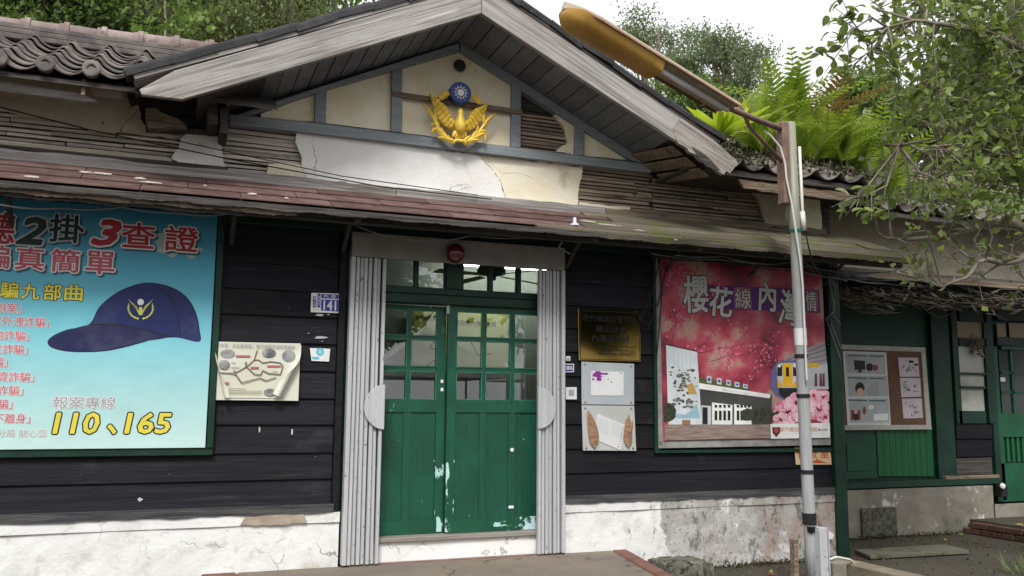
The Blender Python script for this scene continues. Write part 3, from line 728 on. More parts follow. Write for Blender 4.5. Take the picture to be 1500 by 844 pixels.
# ------------------------------------------------------------------ left wing tiled roof
RP = math.atan(.5)
eY, eZ = -.50, 3.585
mb = MB(); mb.prism([(XL, eY+.04, eZ-.02), (XL, 1.1, eZ-.02+1.56*.5), (XL, 1.1, eZ-.05+1.56*.5), (XL, eY+.04, eZ-.05)], (3.2, 0, 0)); roofL = mb.build('left_roof', darkw, B)
def pantile(wd=.275, ln=.27, name='roof_tile', mat=tile_m, parent=None):
    # S-shaped pantile; x across, y up the slope, z normal
    mb = MB(); n = 20; th = .013
    def zf(u):
        u = (u+.72) % 1.0
        return -.040*math.sin(math.pi*u/.70)**.9 if u < .70 else .042*math.sin(math.pi*(u-.70)/.30)
    for j, y in enumerate((0, ln)):
        for i in range(n+1):
            u = i/n*1.06; mb.v.append(Vector((u*wd, y, zf(u)+.025*(1-j))))
    b = n+1
    for i in range(n): mb.f.append((i, i+1, b+i+1, b+i)); mb.mi.append(0)
    o_ = len(mb.v)
    for i in range(n+1):
        u = i/n*1.06; mb.v.append(Vector((u*wd, 0, zf(u)+.025-th)))
    for i in range(n): mb.f.append((o_+i, o_+i+1, i+1, i)); mb.mi.append(0)
    for i in range(n+1):
        u = i/n*1.06; mb.v.append(Vector((u*wd, ln, zf(u)-th)))
    for i in range(n): mb.f.append((o_+n+1+i, o_+n+2+i, o_+i+1, o_+i)); mb.mi.append(0)
    return mb.build(name, mat, parent, smooth=True)
def tile_field(parent, x0, ncol, nrow, y0, z0, pitch, wd=.275, ex=.205, seed=0, skip=lambda i, j: False, mat=tile_m, sag=0):
    r = random.Random(seed); proto = None; s_, c_ = math.sin(pitch), math.cos(pitch)
    for j in range(nrow):
        for i in range(ncol):
            if skip(i, j): continue
            if proto is None: proto = pantile(wd, .27, 'roof_tile', mat, parent); o = proto
            else:
                o = bpy.data.objects.new('roof_tile', proto.data); COL.objects.link(o); o.parent = parent
            d = j*ex
            o.location = (x0+i*wd+r.uniform(-.008, .008), y0+d*c_, z0+d*s_+r.uniform(-.004, .006)+sag*i)
            o.rotation_euler = (pitch+r.uniform(-.025, .025), r.uniform(-.03, .03), r.uniform(-.03, .03))
tile_field(roofL, -2.6, 9, 8, eY, eZ, RP, seed=3, ex=.215, skip=lambda i, j: i == 8 and j == 0, sag=.004)
for i in range(9):
    x = -2.6+.275*i+.039
    if i == 8: continue
    mb = MB(); mb.lathe((x, eY-.012, eZ+.035+.004*i), [(0, -.004), (.046, -.004), (.056, .0), (.058, .05)], 16, 'y'); mb.build('eave_disc', tile_m, roofL)
for x0 in (-.20,):
    mb = MB(); a_ = at(*c1(520, 310), -.5); b_ = at(*c1(725, 270), -.5)
    mb.prism([a_, b_, b_+Vector((0, 0, .06)), a_+Vector((0, 0, .045))], (0, .25, 0)); mb.build('roof_tile', tile_m, roofL, bevel=.01)
# ridge: base courses and rounded caps
ry, rz = 1.0, 4.335
mb = MB()
for k in range(3): mb.box(-2.7, .9, ry-.10+.012*k, ry+.14-.012*k, rz-.02+.048*k, rz+.025+.048*k)
mb.build('ridge_course', tile_m, roofL, bevel=.006)
mb = MB(); mb.prism([(-2.7, ry+.14, rz+.05), (-2.7, 3.2, rz-1.1), (-2.7, 3.2, rz-1.15), (-2.7, ry+.14, rz)], (3.6, 0, 0)); mb.build('rear_slope', tile_m, roofL)
proto = None
for i in range(13):
    x = -2.75+.285*i
    if proto is None:
        mb = MB(); n = 14
        mb.lathe((0, 0, 0), [(.088, 0), (.088, .03), (.102, .032), (.102, .072), (.084, .075), (.080, .30)], n, 'x', a0=-.25, a1=math.pi+.25)
        proto = mb.build('ridge_tile', ridge_m, roofL, smooth=False); o = proto
    else:
        o = bpy.data.objects.new('ridge_tile', proto.data); COL.objects.link(o); o.parent = roofL
    o.location = (x, ry+.02, rz+.105+.030*(x+1.5)); o.rotation_euler = (0, random.uniform(-.02, .01)-.02, random.uniform(-.02, .02))
# eave board and fascia of the left wing
mb = MB(); mb.prism([at(*c1(-480, 300), -.36), at(*c1(0, 333), -.36), at(*c1(330, 385), -.36), at(*c1(400, 418), -.36), at(*c1(340, 418), -.36), at(*c1(0, 372), -.36), at(*c1(-480, 320), -.36)], (0, .03, 0)); mb.build('eave_board', greyw, B)
mb = MB(); mb.prism([at(*c1(370, 340), -.40), at(*c1(508, 350), -.40), at(*c1(500, 362), -.40), at(*c1(372, 348), -.40)], (0, .25, 0)); mb.build('eave_board', greyw, B)
p = at(*c1(346, 340), -.42); mb = MB(); mb.box(p.x-.012, p.x+.012, -.43, -.415, p.z-.09, p.z+.02); mb.build('gutter_hook', rustm, B)
# ------------------------------------------------------------------ awning
AY0, AZ0, AY1, AZ1 = -.02, 3.088, -.615, 2.795
AX1 = 6.43
def asl(y): return AZ0+(AZ1-AZ0)*(y-AY0)/(AY1-AY0)
mb = MB(); mb.hexa([(XL, AY1, AZ1-.035), (AX1, AY1, AZ1-.035), (AX1, .02, AZ0-.035), (XL, .02, AZ0-.035), (XL, AY1, AZ1-.012), (AX1, AY1, AZ1-.012), (AX1, .02, AZ0-.012), (XL, .02, AZ0-.012)])
awn = mb.build('awning', darkw, B)
r = random.Random(77)
courses = [(-.015, -.20), (-.19, -.385), (-.375, -.56)]
for ci, (ya, yb) in enumerate(courses):
    x = XL-r.uniform(0, .5)
    while x < 3.75-.25*ci:
        wd = r.uniform(.62, .92); xe = x+wd
        mb = MB(); g_ = .006; l0, l1 = .004+.006*0, .016
        yb_ = yb+r.uniform(-.006, .006)
        za, zb2 = asl(ya)+.001, asl(yb_)+.014
        mb.hexa([(x, yb_, zb2-.007), (xe-g_, yb_, zb2-.007), (xe-g_, ya, za-.004), (x, ya, za-.004), (x, yb_, zb2), (xe-g_, yb_, zb2), (xe-g_, ya, za), (x, ya, za)])
        mb.build('shingle', shingle_m, awn, org=((x+xe)/2, yb_, zb2)); x = xe
# bare mossy planks to the right
for yb0, yb1, xs0 in ((-.015, -.14, 3.25), (-.145, -.27, 3.45), (-.275, -.42, 3.2), (-.425, -.56, 3.05), (-.555, -.63, 2.6)):
    x = xs0
    while x < AX1-.1:
        xe = min(AX1-r.uniform(0, .12), x+r.uniform(.9, 1.9)); lift = r.uniform(.016, .028)
        mb = MB(); a_, b_ = yb0-.002, yb1+.006+r.uniform(-.01, .01)
        mb.hexa([(x, b_, asl(b_)-.006), (xe, b_+r.uniform(-.015, .015), asl(b_)-.006), (xe, a_, asl(a_)-.006), (x, a_, asl(a_)-.006), (x, b_, asl(b_)+lift), (xe, b_, asl(b_)+lift-.004), (xe, a_, asl(a_)+lift-.006), (x, a_, asl(a_)+lift)])
        mb.build('plank', mossplank, awn, org=(x, b_, asl(b_))); x = xe+.008
# rotten front edge
def edge_board(x0, x1, z0, z1, y, th, m_, seed, amp):
    rr = random.Random(seed); n = int((x1-x0)/.022)
    top = [Vector((x0+(x1-x0)*i/n, y, z1+rr.uniform(-amp, amp)*.4)) for i in range(n+1)]
    bot = [Vector((x0+(x1-x0)*i/n, y, z0+rr.uniform(-amp, amp)+.004*math.sin(i*.31+seed))) for i in range(n, -1, -1)]
    m2 = MB(); m2.prism(top+bot, (0, th, 0)); return m2.build('awning_fascia', m_, awn)
edge_board(XL, 3.2, 2.752, 2.790, -.640, .024, darkw, 3, .0035)
edge_board(3.2, AX1, 2.752, 2.800, -.642, .025, mossplank, 4, .005)
edge_board(XL, .75, 2.726, 2.768, -.612, .02, rotw, 5, .005)
edge_board(XL, .4, 2.705, 2.73, -.585, .02, darkw, 6, .004)
# soffit frame under the awning
for x in (-2.2, -1.1, .35, 1.19, 3.12, 4.1, 5.0, 5.9):
    mb = MB(); mb.hexa([(x-.025, -.60, 2.715), (x+.025, -.60, 2.715), (x+.025, .0, 2.96), (x-.025, .0, 2.96), (x-.025, -.60, 2.765), (x+.025, -.60, 2.765), (x+.025, .0, 3.04), (x-.025, .0, 3.04)])
    mb.build('awning_rafter', darkw, awn, bevel=.004)
    mb = MB(); mb.tube([(x, -.03, 2.60), (x, -.20, 2.72), (x, -.34, 2.80)], .018, 8); mb.build('awning_strut', darkw, awn)
mb = MB(); mb.box(XL, AX1, -.5, -.44, 2.735, 2.785); mb.build('awning_batten', darkw, awn)
mb = MB(); mb.box(XL, 6.0, -.05, -.005, 2.76, 2.90); mb.build('wall_plate', greend, B, bevel=.005)
# flakes lying on the shingles
for px, py, w_ in ((48, 259, .11), (125, 252, .10), (150, 254, .14), (205, 261, .09), (222, 267, .16), (370, 284, .07), (300, 272, .03), (420, 290, .03), (860, 324, .2), (895, 330, .28), (930, 337, .2), (990, 351, .03)):
    d = ray(px, py); n_ = Vector((0, (AZ1-AZ0), -(AY1-AY0))); t_ = (Vector((0, AY0, AZ0+.02))-CAM).dot(n_)/d.dot(n_); P_ = CAM+d*t_
    mb = MB(); rr = random.Random(px)
    pts = []
    for k in range(17):
        an = 2*math.pi*k/17; ra = rr.uniform(.3, 1)
        yy = .022*math.sin(an)*ra; pts.append(P_+Vector((w_*.5*math.cos(an)*ra, yy, yy*.496+.003)))
    mb.prism(pts, (0, 0, -.006)); mb.build('paint_flake', M('flake', (.55, .52, .48), .9, ((.35, .3, .27), 25)) if 'flake' not in MATS else MATS['flake'], awn)
p = at(838, 328, -.45)
mb = MB(); mb.tube([(p.x, -.5, 2.86), (p.x, -.5, 2.93)], .014, 8); mb.lathe((p.x, -.5, 2.862), [(.0, 0), (.034, 0), (.034, .018), (.015, .024), (0, .024)], 14); mb.build('insulator_knob', white, awn)

# ------------------------------------------------------------------ small roof right of the gable
eZr = 3.56; RPr = math.atan(.5)
mb = MB(); mb.prism([(4.05, -.44, eZr-.05), (4.05, 1.2, eZr-.05+1.64*.5), (4.05, 1.2, eZr-.10+1.64*.5), (4.05, -.44, eZr-.10)], (2.25, 0, 0)); roofR = mb.build('right_roof', darkw, B)
tile_field(roofR, 4.05, 8, 7, -.47, eZr-.02, RPr, seed=9, skip=lambda i, j: (i*7+j*3) % 11 == 0 and j < 2)
mb = MB(); mb.prism(jag([at(1082, 262, -.42), at(1160, 272, -.42), at(1245, 284, -.42), at(1245, 294, -.42), at(1160, 286, -.42), at(1090, 276, -.42)], .008, .06, seed=3), (0, .03, 0)); mb.build('eave_board', rotw, B)
mb = MB(); mb.box(4.05, 6.2, -.43, .06, 3.455, 3.475); mb.build('eave_lining', darkw, B)
for k in range(7):
    p = at(968+k*16, 262+k*1.5, .03); mb = MB(); mb.box(p.x-.012, p.x+.012, .02, .04, 3.45, 3.62); mb.build('lattice_bar', darkw, B)

# ------------------------------------------------------------------ recessed porch on the right
YP = 1.0
def pbox(name, px0, py0, px1, py1, y0, y1, mat, par=B, bevel=.004, Yr=YP):
    a_ = at(px0, (py0+py1)/2, Yr); b_ = at(px1, (py0+py1)/2, Yr); c_ = (px0+px1)/2
    zt_ = at(c_, py0, Yr).z; zb_ = at(c_, py1, Yr).z
    mb = MB(); mb.box(a_.x, b_.x, y0, y1, zb_, zt_); return mb.build(name, mat, par, bevel=bevel)
mb = MB(); mb.box(6.0, 12.5, 1.03, 1.15, 0, 3.8); pw = mb.build('porch_wall', M('porch_wall_green', (.005, .034, .021), .5, ((.007, .046, .027), 3), bump=.2), B)
mb = rough_slab(6.0, 9.05, 0, .515, .90, .14, 31, nx=40, amp=.012); mb.build('porch_plinth', cement, B)
mb = rough_slab(9.05, 12.5, 0, .30, .88, .16, 33, nx=40, amp=.010); mb.build('porch_plinth', cement, B)
pbox('vent_panel', 1251, 742, 1301, 784, .872, .896, cementdark, bevel=0)
mb = MB(); mb.box(6.0, 9.25, .93, 1.03, .525, .60); mb.build('porch_sill', greend, B, bevel=.006)
# panelling
mb = MB(); 
gpan = M('green_panel', (.006, .048, .026), .5, ((.008, .066, .034), 3), [dict(col=(.02, .03, .02), scale=6, lo=.64, hi=.74)], bump=.2)
fr = pbox('panel_frame', 1232, 628, 1284, 702, 1.0, 1.03, gpan)
pbox('panel', 1240, 648, 1276, 690, .99, 1.0, gpan, par=fr)
n = 9
for k in range(n):
    x0 = 1285+(1366-1285)*k/n; x1 = 1285+(1366-1285)*(k+1)/n-.22
    pbox('board', x0, 628, x1, 698, .994, 1.03, greenl, par=pw, bevel=.003)
pbox('porch_post', 1366, 440, 1392, 704, .97, 1.029, greend)
pbox('porch_beam', 1218, 428, 1395, 444, .86, 1.02, greend)
# window bay
wf = MB()
def addb(mbx, px0, py0, px1, py1, y0, y1, Yr=YP):
    a_ = at(px0, (py0+py1)/2, Yr); b_ = at(px1, (py0+py1)/2, Yr); c_ = (px0+px1)/2
    mbx.box(a_.x, b_.x, y0, y1, at(c_, py1, Yr).z, at(c_, py0, Yr).z)
for q in ((1393, 455, 1401, 620), (1440, 455, 1449, 620), (1401, 496, 1440, 508), (1401, 602, 1440, 620), (1401, 455, 1440, 472), (1401, 546, 1440, 549.5), (1401, 566, 1440, 569.5)):
    addb(wf, *q, .955, 1.03)
wf = wf.build('window', greend, B)
for q in ((1401, 508, 1440, 546), (1401, 549.5, 1440, 566), (1401, 569.5, 1440, 602)): pbox('pane', *q, .985, .99, frost, par=wf, bevel=0)
tanp = M('tan_pane', (.30, .22, .14), .4)
pbox('pane', 1401, 472, 1440, 496, .985, .99, tanp, par=wf, bevel=0)
for k, (y0, y1) in enumerate(((622, 643), (645, 669), (671, 695))): pbox('board', 1398, y0, 1450, y1, .965+.004*k*0, 1.03, siding if k < 2 else darkw, par=pw)
pbox('window_sill', 1378, 696, 1457, 701, .93, 1.03, rotw)
# porch door
pd = MB()
for q in ((1449, 455, 1457, 735), (1457, 455, 1560, 472), (1457, 496, 1560, 508)): addb(pd, *q, .96, 1.03)
pd = pd.build('door_frame', greend, B)
for q in ((1459, 474, 1472, 495), (1477, 474, 1510, 496)): pbox('pane', *q, .985, .99, tanp, par=pd, bevel=0)
dd = MB()
for q in ((1458, 508, 1466, 733), (1466, 508, 1560, 514), (1466, 606, 1560, 640), (1466, 678, 1560, 733), (1466, 546, 1560, 549), (1466, 574, 1560, 577), (1481, 514, 1484, 606), (1513, 514, 1516, 606)): addb(dd, *q, .985, 1.025)
dd = dd.build('door', M('porch_door_green', (.006, .062, .030), .45, ((.008, .09, .04), 4), bump=.2), B)
for q in ((1466, 514, 1481, 606), (1484, 514, 1513, 606), (1516, 514, 1545, 606)): pbox('pane', *q, 1.004, 1.008, M('dark_pane', (.02, .035, .03), .15, spec=.6), par=dd, bevel=0)
for k in range(11): pbox('slat', 1468+k*7.5, 641, 1471.5+k*7.5, 677, 1.0, 1.02, greenl, par=dd, bevel=.002)
pbox('slat_backing', 1466, 640, 1548, 678, 1.021, 1.026, greend, par=dd, bevel=0)
pbox('notice_tag', 1463, 553, 1470, 559, .975, .984, white, par=dd, bevel=0)
# porch roof with its light fascia, plaster band and tiled roof above
mb = MB(); mb.hexa([(6.05, .05, 2.73), (12.5, .05, 2.73), (12.5, 1.02, 2.98), (6.05, 1.02, 2.98), (6.05, .05, 2.76), (12.5, .05, 2.76), (12.5, 1.02, 3.01), (6.05, 1.02, 3.01)]); pr_ = mb.build('porch_roof', darkw, B)
mb = MB(); mb.box(6.2, 12.5, .02, .045, 2.715, 2.775); mb.build('porch_fascia', rotw, B)
mb = rough_slab(6.08, 12.5, 3.0, 3.76, 1.0, .03, 41, nx=30, amp=.01); mb.build('plaster_band', plaster_m, B)
mb = MB(); mb.prism([(6.2, .50, 3.56), (6.2, 2.3, 3.56+.9), (6.2, 2.3, 3.51+.9), (6.2, .50, 3.51)], (6.3, 0, 0)); roofP = mb.build('porch_tile_roof', darkw, B)
tile_field(roofP, 6.25, 16, 8, .47, 3.60, math.atan(.5), seed=19, skip=lambda i, j: (i*5+j*7) % 13 == 0 and j < 3)
for k in range(6):
    mb = MB(); mb.box(6.3, 12.5, 2.1+.01*k, 2.4-.01*k, 4.40+.05*k, 4.435+.05*k); mb.build('ridge_course', ridge_m, roofP, bevel=.006)
for k in range(18):
    o = bpy.data.objects.new('ridge_tile', proto.data); COL.objects.link(o); o.parent = roofP; o.location = (6.3+.3*k, 2.25, 4.72); o.rotation_euler = (0, random.uniform(-.03, .03), random.uniform(-.04, .04))
# brick step by the porch door
mb = MB(); mb.box(8.62, 12.5, -.55, .86, .0, .150); st = mb.build('porch_step', ground_m, B)
proto_b = None
def brick(loc, rot=0):
    global proto_b
    if proto_b is None:
        m2 = MB(); m2.box(-.105, .105, -.05, .05, -.03, .03); proto_b = m2.build('brick', brick_m, st, bevel=.006); o = proto_b
    else:
        o = bpy.data.objects.new('brick', proto_b.data); COL.objects.link(o); o.parent = st
    o.location = loc; o.rotation_euler = (random.uniform(-.02, .02), random.uniform(-.02, .02), rot+random.uniform(-.03, .03))
for k in range(7):
    for l in range(2): brick((8.56, .76-.22*k-(.11 if l else 0), .035+.068*l), math.pi/2)
for k in range(14): brick((8.66+.22*k, -.60, .103)); brick((8.76+.22*k, -.60, .035))

# cables strung along the wall and under the awning
def cable(pts, rad=.006, m_=cable_b, par=B, name='cable', sag=.0):
    P_ = []
    for i in range(len(pts)-1):
        a_, b_ = Vector(pts[i]), Vector(pts[i+1])
        for k in range(8):
            t_ = k/8; q = a_.lerp(b_, t_); q.z -= sag*math.sin(math.pi*t_)*(b_-a_).length; P_.append(q)
    P_.append(Vector(pts[-1]))
    m2 = MB(); m2.tube(P_, rad, 6); return m2.build(name, m_, par, smooth=True)
cable([at(0, 157, -.12), at(130, 190, -.10), at(335, 233, -.08), at(560, 274, -.08), at(720, 292, -.08)], .005)
cable([at(230, 200, -.09), at(500, 258, -.08), at(700, 286, -.06)], .004)
cable([at(0, 300, -.55), at(90, 305, -.45), at(180, 303, -.5), at(260, 312, -.5), at(330, 314, -.4)], .006, M('grey_cable', (.2, .2, .2), .6), sag=.04)
cable([at(520, 330, -.3), at(610, 352, -.3), at(690, 345, -.3), at(820, 340, -.3)], .005, MATS['grey_cable'], sag=.05)
cable([at(830, 345, -.4), at(818, 362, -.35), at(835, 372, -.3)], .007, MATS['grey_cable'])
cable([at(968, 372, -.1), at(955, 430, -.09), at(938, 468, -.08), at(950, 478, -.08), at(965, 440, -.08), at(975, 400, -.08)], .006, sag=.03)
cable([at(962, 365, -.12), at(970, 430, -.1), at(962, 520, -.1)], .006)
for k in range(9):
    rr = random.Random(k)
    cable([at(960+rr.uniform(-20, 40), 366+rr.uniform(0, 10), -.3), at(1060+rr.uniform(-30, 30), 378+rr.uniform(-6, 8), -.3), at(1170+rr.uniform(-20, 20), 388+rr.uniform(-6, 10), -.25), at(1250+rr.uniform(-10, 70), 400+rr.uniform(-8, 16), -.1)], .005, cable_b if k % 3 else MATS['grey_cable'], sag=.03)
for k in range(6):
    rr = random.Random(40+k)
    cable([at(1212, 395+k*2, -.12), at(1222+rr.uniform(-4, 6), 430+rr.uniform(-10, 30), -.13), at(1212+rr.uniform(-2, 10), 480+rr.uniform(-30, 30), -.11), at(1232, 520+rr.uniform(-60, 10), -.1)], .004, cable_b if k % 2 else MATS['grey_cable'])
for k in range(5):
    rr = random.Random(60+k)
    cable([at(1222, 390+k*3, -.1), at(1300+rr.uniform(-20, 20), 415+rr.uniform(-15, 10), .1), at(1400, 420+rr.uniform(-12, 10), .2), at(1500, 440+rr.uniform(-14, 8), .2)], .006, cable_b if k % 2 else MATS['grey_cable'], sag=.03)
# things seen inside the room
yb = thing('wall_chart', 'yellow-green chart with black lettering hung inside the room behind the door panes', 'chart', tuple(at(675, 520, 3.3)))
pY = M('chart_yellow', (.42, .45, .07), .6, ((.50, .52, .12), 3))
mb = MB(); a_ = at(606, 452, 3.3); b_ = at(742, 545, 3.3); mb.box(a_.x, b_.x, 3.29, 3.31, at(606, 545, 3.3).z, a_.z); mb.build('sheet', pY, yb)
fan = thing('ceiling_fan', 'dark ceiling fan with long blades behind the fanlight over the right door', 'fan', tuple(at(718, 404, 2.0)))
fm_ = M('fan_dark', (.05, .055, .05), .5)
p = at(720, 397, 2.0)
mb = MB(); mb.lathe((p.x, 2.0, p.z), [(0, -.10), (.05, -.10), (.05, -.06), (.15, -.04), (.16, .0), (.14, .05), (.05, .08), (.02, .09), (.02, .5)], 20); mb.build('motor', fm_, fan, smooth=True)
for k in range(4):
    an = .35+k*math.pi/2; d = Vector((math.cos(an), math.sin(an), -.03)); sd_ = Vector((-math.sin(an), math.cos(an), .15))*.065
    a_ = Vector((p.x, 2.0, p.z-.05))+d*.15; b_ = Vector((p.x, 2.0, p.z-.06))+d*.75
    mb = MB(); mb.hexa([a_-sd_*.6, b_-sd_, b_+sd_, a_+sd_*.6]+[q+Vector((0, 0, .008)) for q in (a_-sd_*.6, b_-sd_, b_+sd_, a_+sd_*.6)]); mb.build('blade', fm_, fan)
tl = thing('tube_light', 'lit white strip light glowing inside above the right door', 'light', tuple(at(740, 388, 2.9)))
mb = MB(); a_ = at(672, 382, 2.9); b_ = at(840, 392, 2.9); z_ = at(740, 389, 2.9).z; mb.box(a_.x, b_.x, 2.86, 2.92, z_-.035, z_+.06); mb.build('tube', M('lit_tube', (1, 1, .97), .5, emit=9), tl)
mb = MB(); mb.box(a_.x-.03, b_.x+.03, 2.87, 2.93, z_+.062, z_+.10); mb.build('housing', white, tl)
# ------------------------------------------------------------------ signs, posters, emblem
def tmesh(body, off=0.0, shear=0.0, res=2, spacing=1.0):
    c = bpy.data.curves.new('lettering', 'FONT'); c.body = body; c.resolution_u = res; c.offset = off; c.shear = shear; c.space_character = spacing
    c.align_x = 'LEFT'
    o = bpy.data.objects.new('lettering', c); me = o.to_mesh()
    v = np.array([q.co[:2] for q in me.vertices]); f = [tuple(p.vertices) for p in me.polygons]
    o.to_mesh_clear(); bpy.data.objects.remove(o); bpy.data.curves.remove(c)
    return v, f
def letter(name, body, cx, cy, wpx, hpx, Y, mat, parent, off=0.0, shear=0.0, outline=None, rot=0.0, om=None, shadow=None):
    # lettering printed on the plane y=Y, box centred on a spot of that plane
    v, f = tmesh(body, 0.0, shear)
    lo, hi = v.min(0), v.max(0)
    L_ = at(cx-wpx/2, cy, Y); R_ = at(cx+wpx/2, cy, Y); T_ = at(cx, cy-hpx/2, Y); B_ = at(cx, cy+hpx/2, Y)
    mid = at(cx, cy, Y); sx = (R_.x-L_.x)/(hi[0]-lo[0]); sz = (T_.z-B_.z)/(hi[1]-lo[1])
    res = []
    todo = []
    if shadow: todo.append((shadow[0], shadow[1], .0006, (.012, -.012)))
    if outline: todo.append((outline, om, .0012, (0, 0)))
    todo.append((off, mat, .0020, (0, 0)))
    q = (v-(lo+hi)/2)*np.array([sx, sz])
    c_, s_ = math.cos(rot), math.sin(rot)
    qx = q[:, 0]*c_-q[:, 1]*s_; qz = q[:, 0]*s_+q[:, 1]*c_
    for o_, m_, dy, sh in todo:
        mb = MB(); K = 1 if o_ <= 0 else (6 if o_ < .05 else 12); rad = o_*.62*(abs(sx)+abs(sz))/2
        for k in range(K):
            ddx = sh[0]+(rad*math.cos(2*math.pi*k/K) if K > 1 else 0); ddz = sh[1]+(rad*math.sin(2*math.pi*k/K) if K > 1 else 0)
            n0 = len(mb.v); yy = Y-dy-.00003*k
            mb.v += [Vector((mid.x+a_+ddx, yy, mid.z+b_+ddz)) for a_, b_ in zip(qx, qz)]
            mb.f += [tuple(n0+i for i in p_) for p_ in f]
        mb.mi = [0]*len(mb.f)
        res.append(mb.build(name, m_, parent))
    return res
def flat(name, pxs, Y, mat, parent, dy=0.0):
    mb = MB(); mb.face([at(a_, b_, Y)-Vector((0, dy, 0)) for a_, b_ in pxs]); o = mb.build(name, mat, parent); return o
def plate(name, corners, Y, th, mat, parent, bevel=.002):
    mb = MB(); mb.prism([at(a_, b_, Y) for a_, b_ in corners], (0, th, 0)); return mb.build(name, mat, parent, bevel=bevel)
def ell(cx, cy, rx, ry, n=20, a0=0, a1=2*math.pi): return [(cx+rx*math.cos(a0+(a1-a0)*k/n), cy+ry*math.sin(a0+(a1-a0)*k/n)) for k in range(n+(0 if abs(a1-a0-2*math.pi) < 1e-6 else 1))]
def lines(name, segs, Y, wd, mat, parent, dy=.0015):
    mb = MB()
    for sg in segs:
        for (a_, b_) in zip(sg[:-1], sg[1:]):
            A_, B_ = at(*a_, Y), at(*b_, Y); d = (B_-A_)
            if d.length < 1e-6: continue
            n_ = Vector((-d.z, 0, d.x)).normalized()*wd/2; o_ = Vector((0, -dy, 0))
            mb.face([A_-n_+o_, B_-n_+o_, B_+n_+o_, A_+n_+o_])
    o = mb.build(name, mat, parent); o['kind'] = 'stuff'; return o
red = ink('ink_red', (.46, .025, .05)); pinkr = ink('ink_rose', (.52, .10, .14)); whit = ink('ink_white', (.78, .78, .76)); navy = ink('ink_navy', (.012, .02, .11)); navy2 = ink('ink_navy_dark', (.010, .013, .075))
yel = ink('ink_yellow', (.72, .62, .06)); dgreen = ink('ink_dark_green', (.008, .035, .03)); grey = ink('ink_grey', (.33, .34, .35)); purple = ink('ink_purple', (.085, .012, .14)); orange = ink('ink_orange', (.62, .25, .05)); tan = ink('ink_tan', (.62, .47, .27))
shade = ink('ink_shadow', (.03, .10, .14)); lblue = ink('ink_light_blue', (.10, .42, .50)); blueink = ink('ink_blue', (.03, .05, .34)); lgrey = ink('ink_pale_grey', (.52, .54, .56)); pink = ink('ink_pink', (.66, .20, .30)); pinkl = ink('ink_pale_pink', (.78, .46, .52)); skyw = ink('ink_cloud', (.42, .50, .48))
brownp = M('ink_timber', (.18, .13, .11), .5, ((.30, .23, .20), 9, (.6, 8, 8)))

# ---- blue anti-fraud poster
YA = -.060
def grad_mat(name, z0, z1, stops, axis=2):
    m = bpy.data.materials.new(name); m.use_nodes = True; t = m.node_tree; bs = t.nodes['Principled BSDF']; L = t.links.new
    gp = t.nodes.new('ShaderNodeNewGeometry'); sp_ = t.nodes.new('ShaderNodeSeparateXYZ'); mr = t.nodes.new('ShaderNodeMapRange'); cr = t.nodes.new('ShaderNodeValToRGB')
    L(gp.outputs['Position'], sp_.inputs[0]); L(sp_.outputs[axis], mr.inputs[0]); mr.inputs[1].default_value = z0; mr.inputs[2].default_value = z1
    L(mr.outputs[0], cr.inputs[0]); cr.color_ramp.elements[0].position = stops[0][0]; cr.color_ramp.elements[0].color = (*stops[0][1], 1)
    cr.color_ramp.elements[1].position = stops[-1][0]; cr.color_ramp.elements[1].color = (*stops[-1][1], 1)
    for p_, c_ in stops[1:-1]:
        e_ = cr.color_ramp.elements.new(p_); e_.color = (*c_, 1)
    L(cr.outputs[0], bs.inputs['Base Color']); bs.inputs['Roughness'].default_value = .42; bs.inputs['Specular IOR Level'].default_value = .35
    nn_ = t.nodes.new('ShaderNodeTexNoise'); nn_.inputs['Scale'].default_value = 2.2; nn_.inputs['Detail'].default_value = 3; bu = t.nodes.new('ShaderNodeBump'); bu.inputs['Strength'].default_value = .5; bu.inputs['Distance'].default_value = .05; L(gp.outputs['Position'], nn_.inputs['Vector']); L(nn_.outputs[0], bu.inputs['Height']); L(bu.outputs[0], bs.inputs['Normal'])
    return m
pz1 = at(200, 305, YA).z; pz0 = at(200, 657, YA).z; xr = at(310, 480, YA).x
postb = grad_mat('poster_print_and_shade', pz0, pz1, [(0, (.50, .68, .65)), (.25, (.33, .60, .62)), (.5, (.17, .52, .62)), (.75, (.075, .37, .52)), (1, (.045, .24, .40))])  # printed gradient; some awning shade is mixed into its darker top
P1 = thing('fraud_poster', 'large blue anti-fraud poster with red and yellow lettering on the black siding', 'poster', (-.8, YA, pz0))
mb = MB(); mb.box(-2.3, xr, YA, YA+.012, pz0, pz1); mb.build('sheet', postb, P1, bevel=.002)
mb = MB(); mb.box(-2.36, xr+.055, YA+.013, -.002, pz0-.055, pz0-.002); mb.build('frame_rail', greend, P1, bevel=.004)
mb = MB(); mb.box(xr+.008, xr+.055, YA+.0, -.002, pz0-.002, pz1+.05); mb.build('frame_rail', greend, P1, bevel=.004)
letter('heading_letter', '聽', -3, 334, 50, 46, YA, red, P1, .03, 0, .10, om=whit, shadow=(.12, shade))
letter('heading_letter', '2', 46, 338, 40, 38, YA, dgreen, P1, .05, .25, .12, om=lgrey, shadow=(.12, shade))
letter('heading_letter', '掛', 98, 335, 50, 40, YA, dgreen, P1, .03, 0, .10, om=lgrey, shadow=(.12, shade))
letter('heading_letter', '3', 156, 341, 40, 36, YA, red, P1, .05, .25, .12, om=whit, shadow=(.12, shade))
letter('heading_letter', '查', 203, 345, 48, 36, YA, red, P1, .03, 0, .10, om=whit, shadow=(.12, shade))
letter('heading_letter', '證', 266, 350, 48, 36, YA, red, P1, .03, 0, .10, om=whit, shadow=(.12, shade))
for ch, cx, cy in (('騙', -7, 376), ('真', 44, 379), ('簡', 96, 382), ('單', 147, 385)): letter('heading_letter', ch, cx, cy, 42, 33, YA, pinkr, P1, .03, 0, .10, om=whit, shadow=(.12, shade))
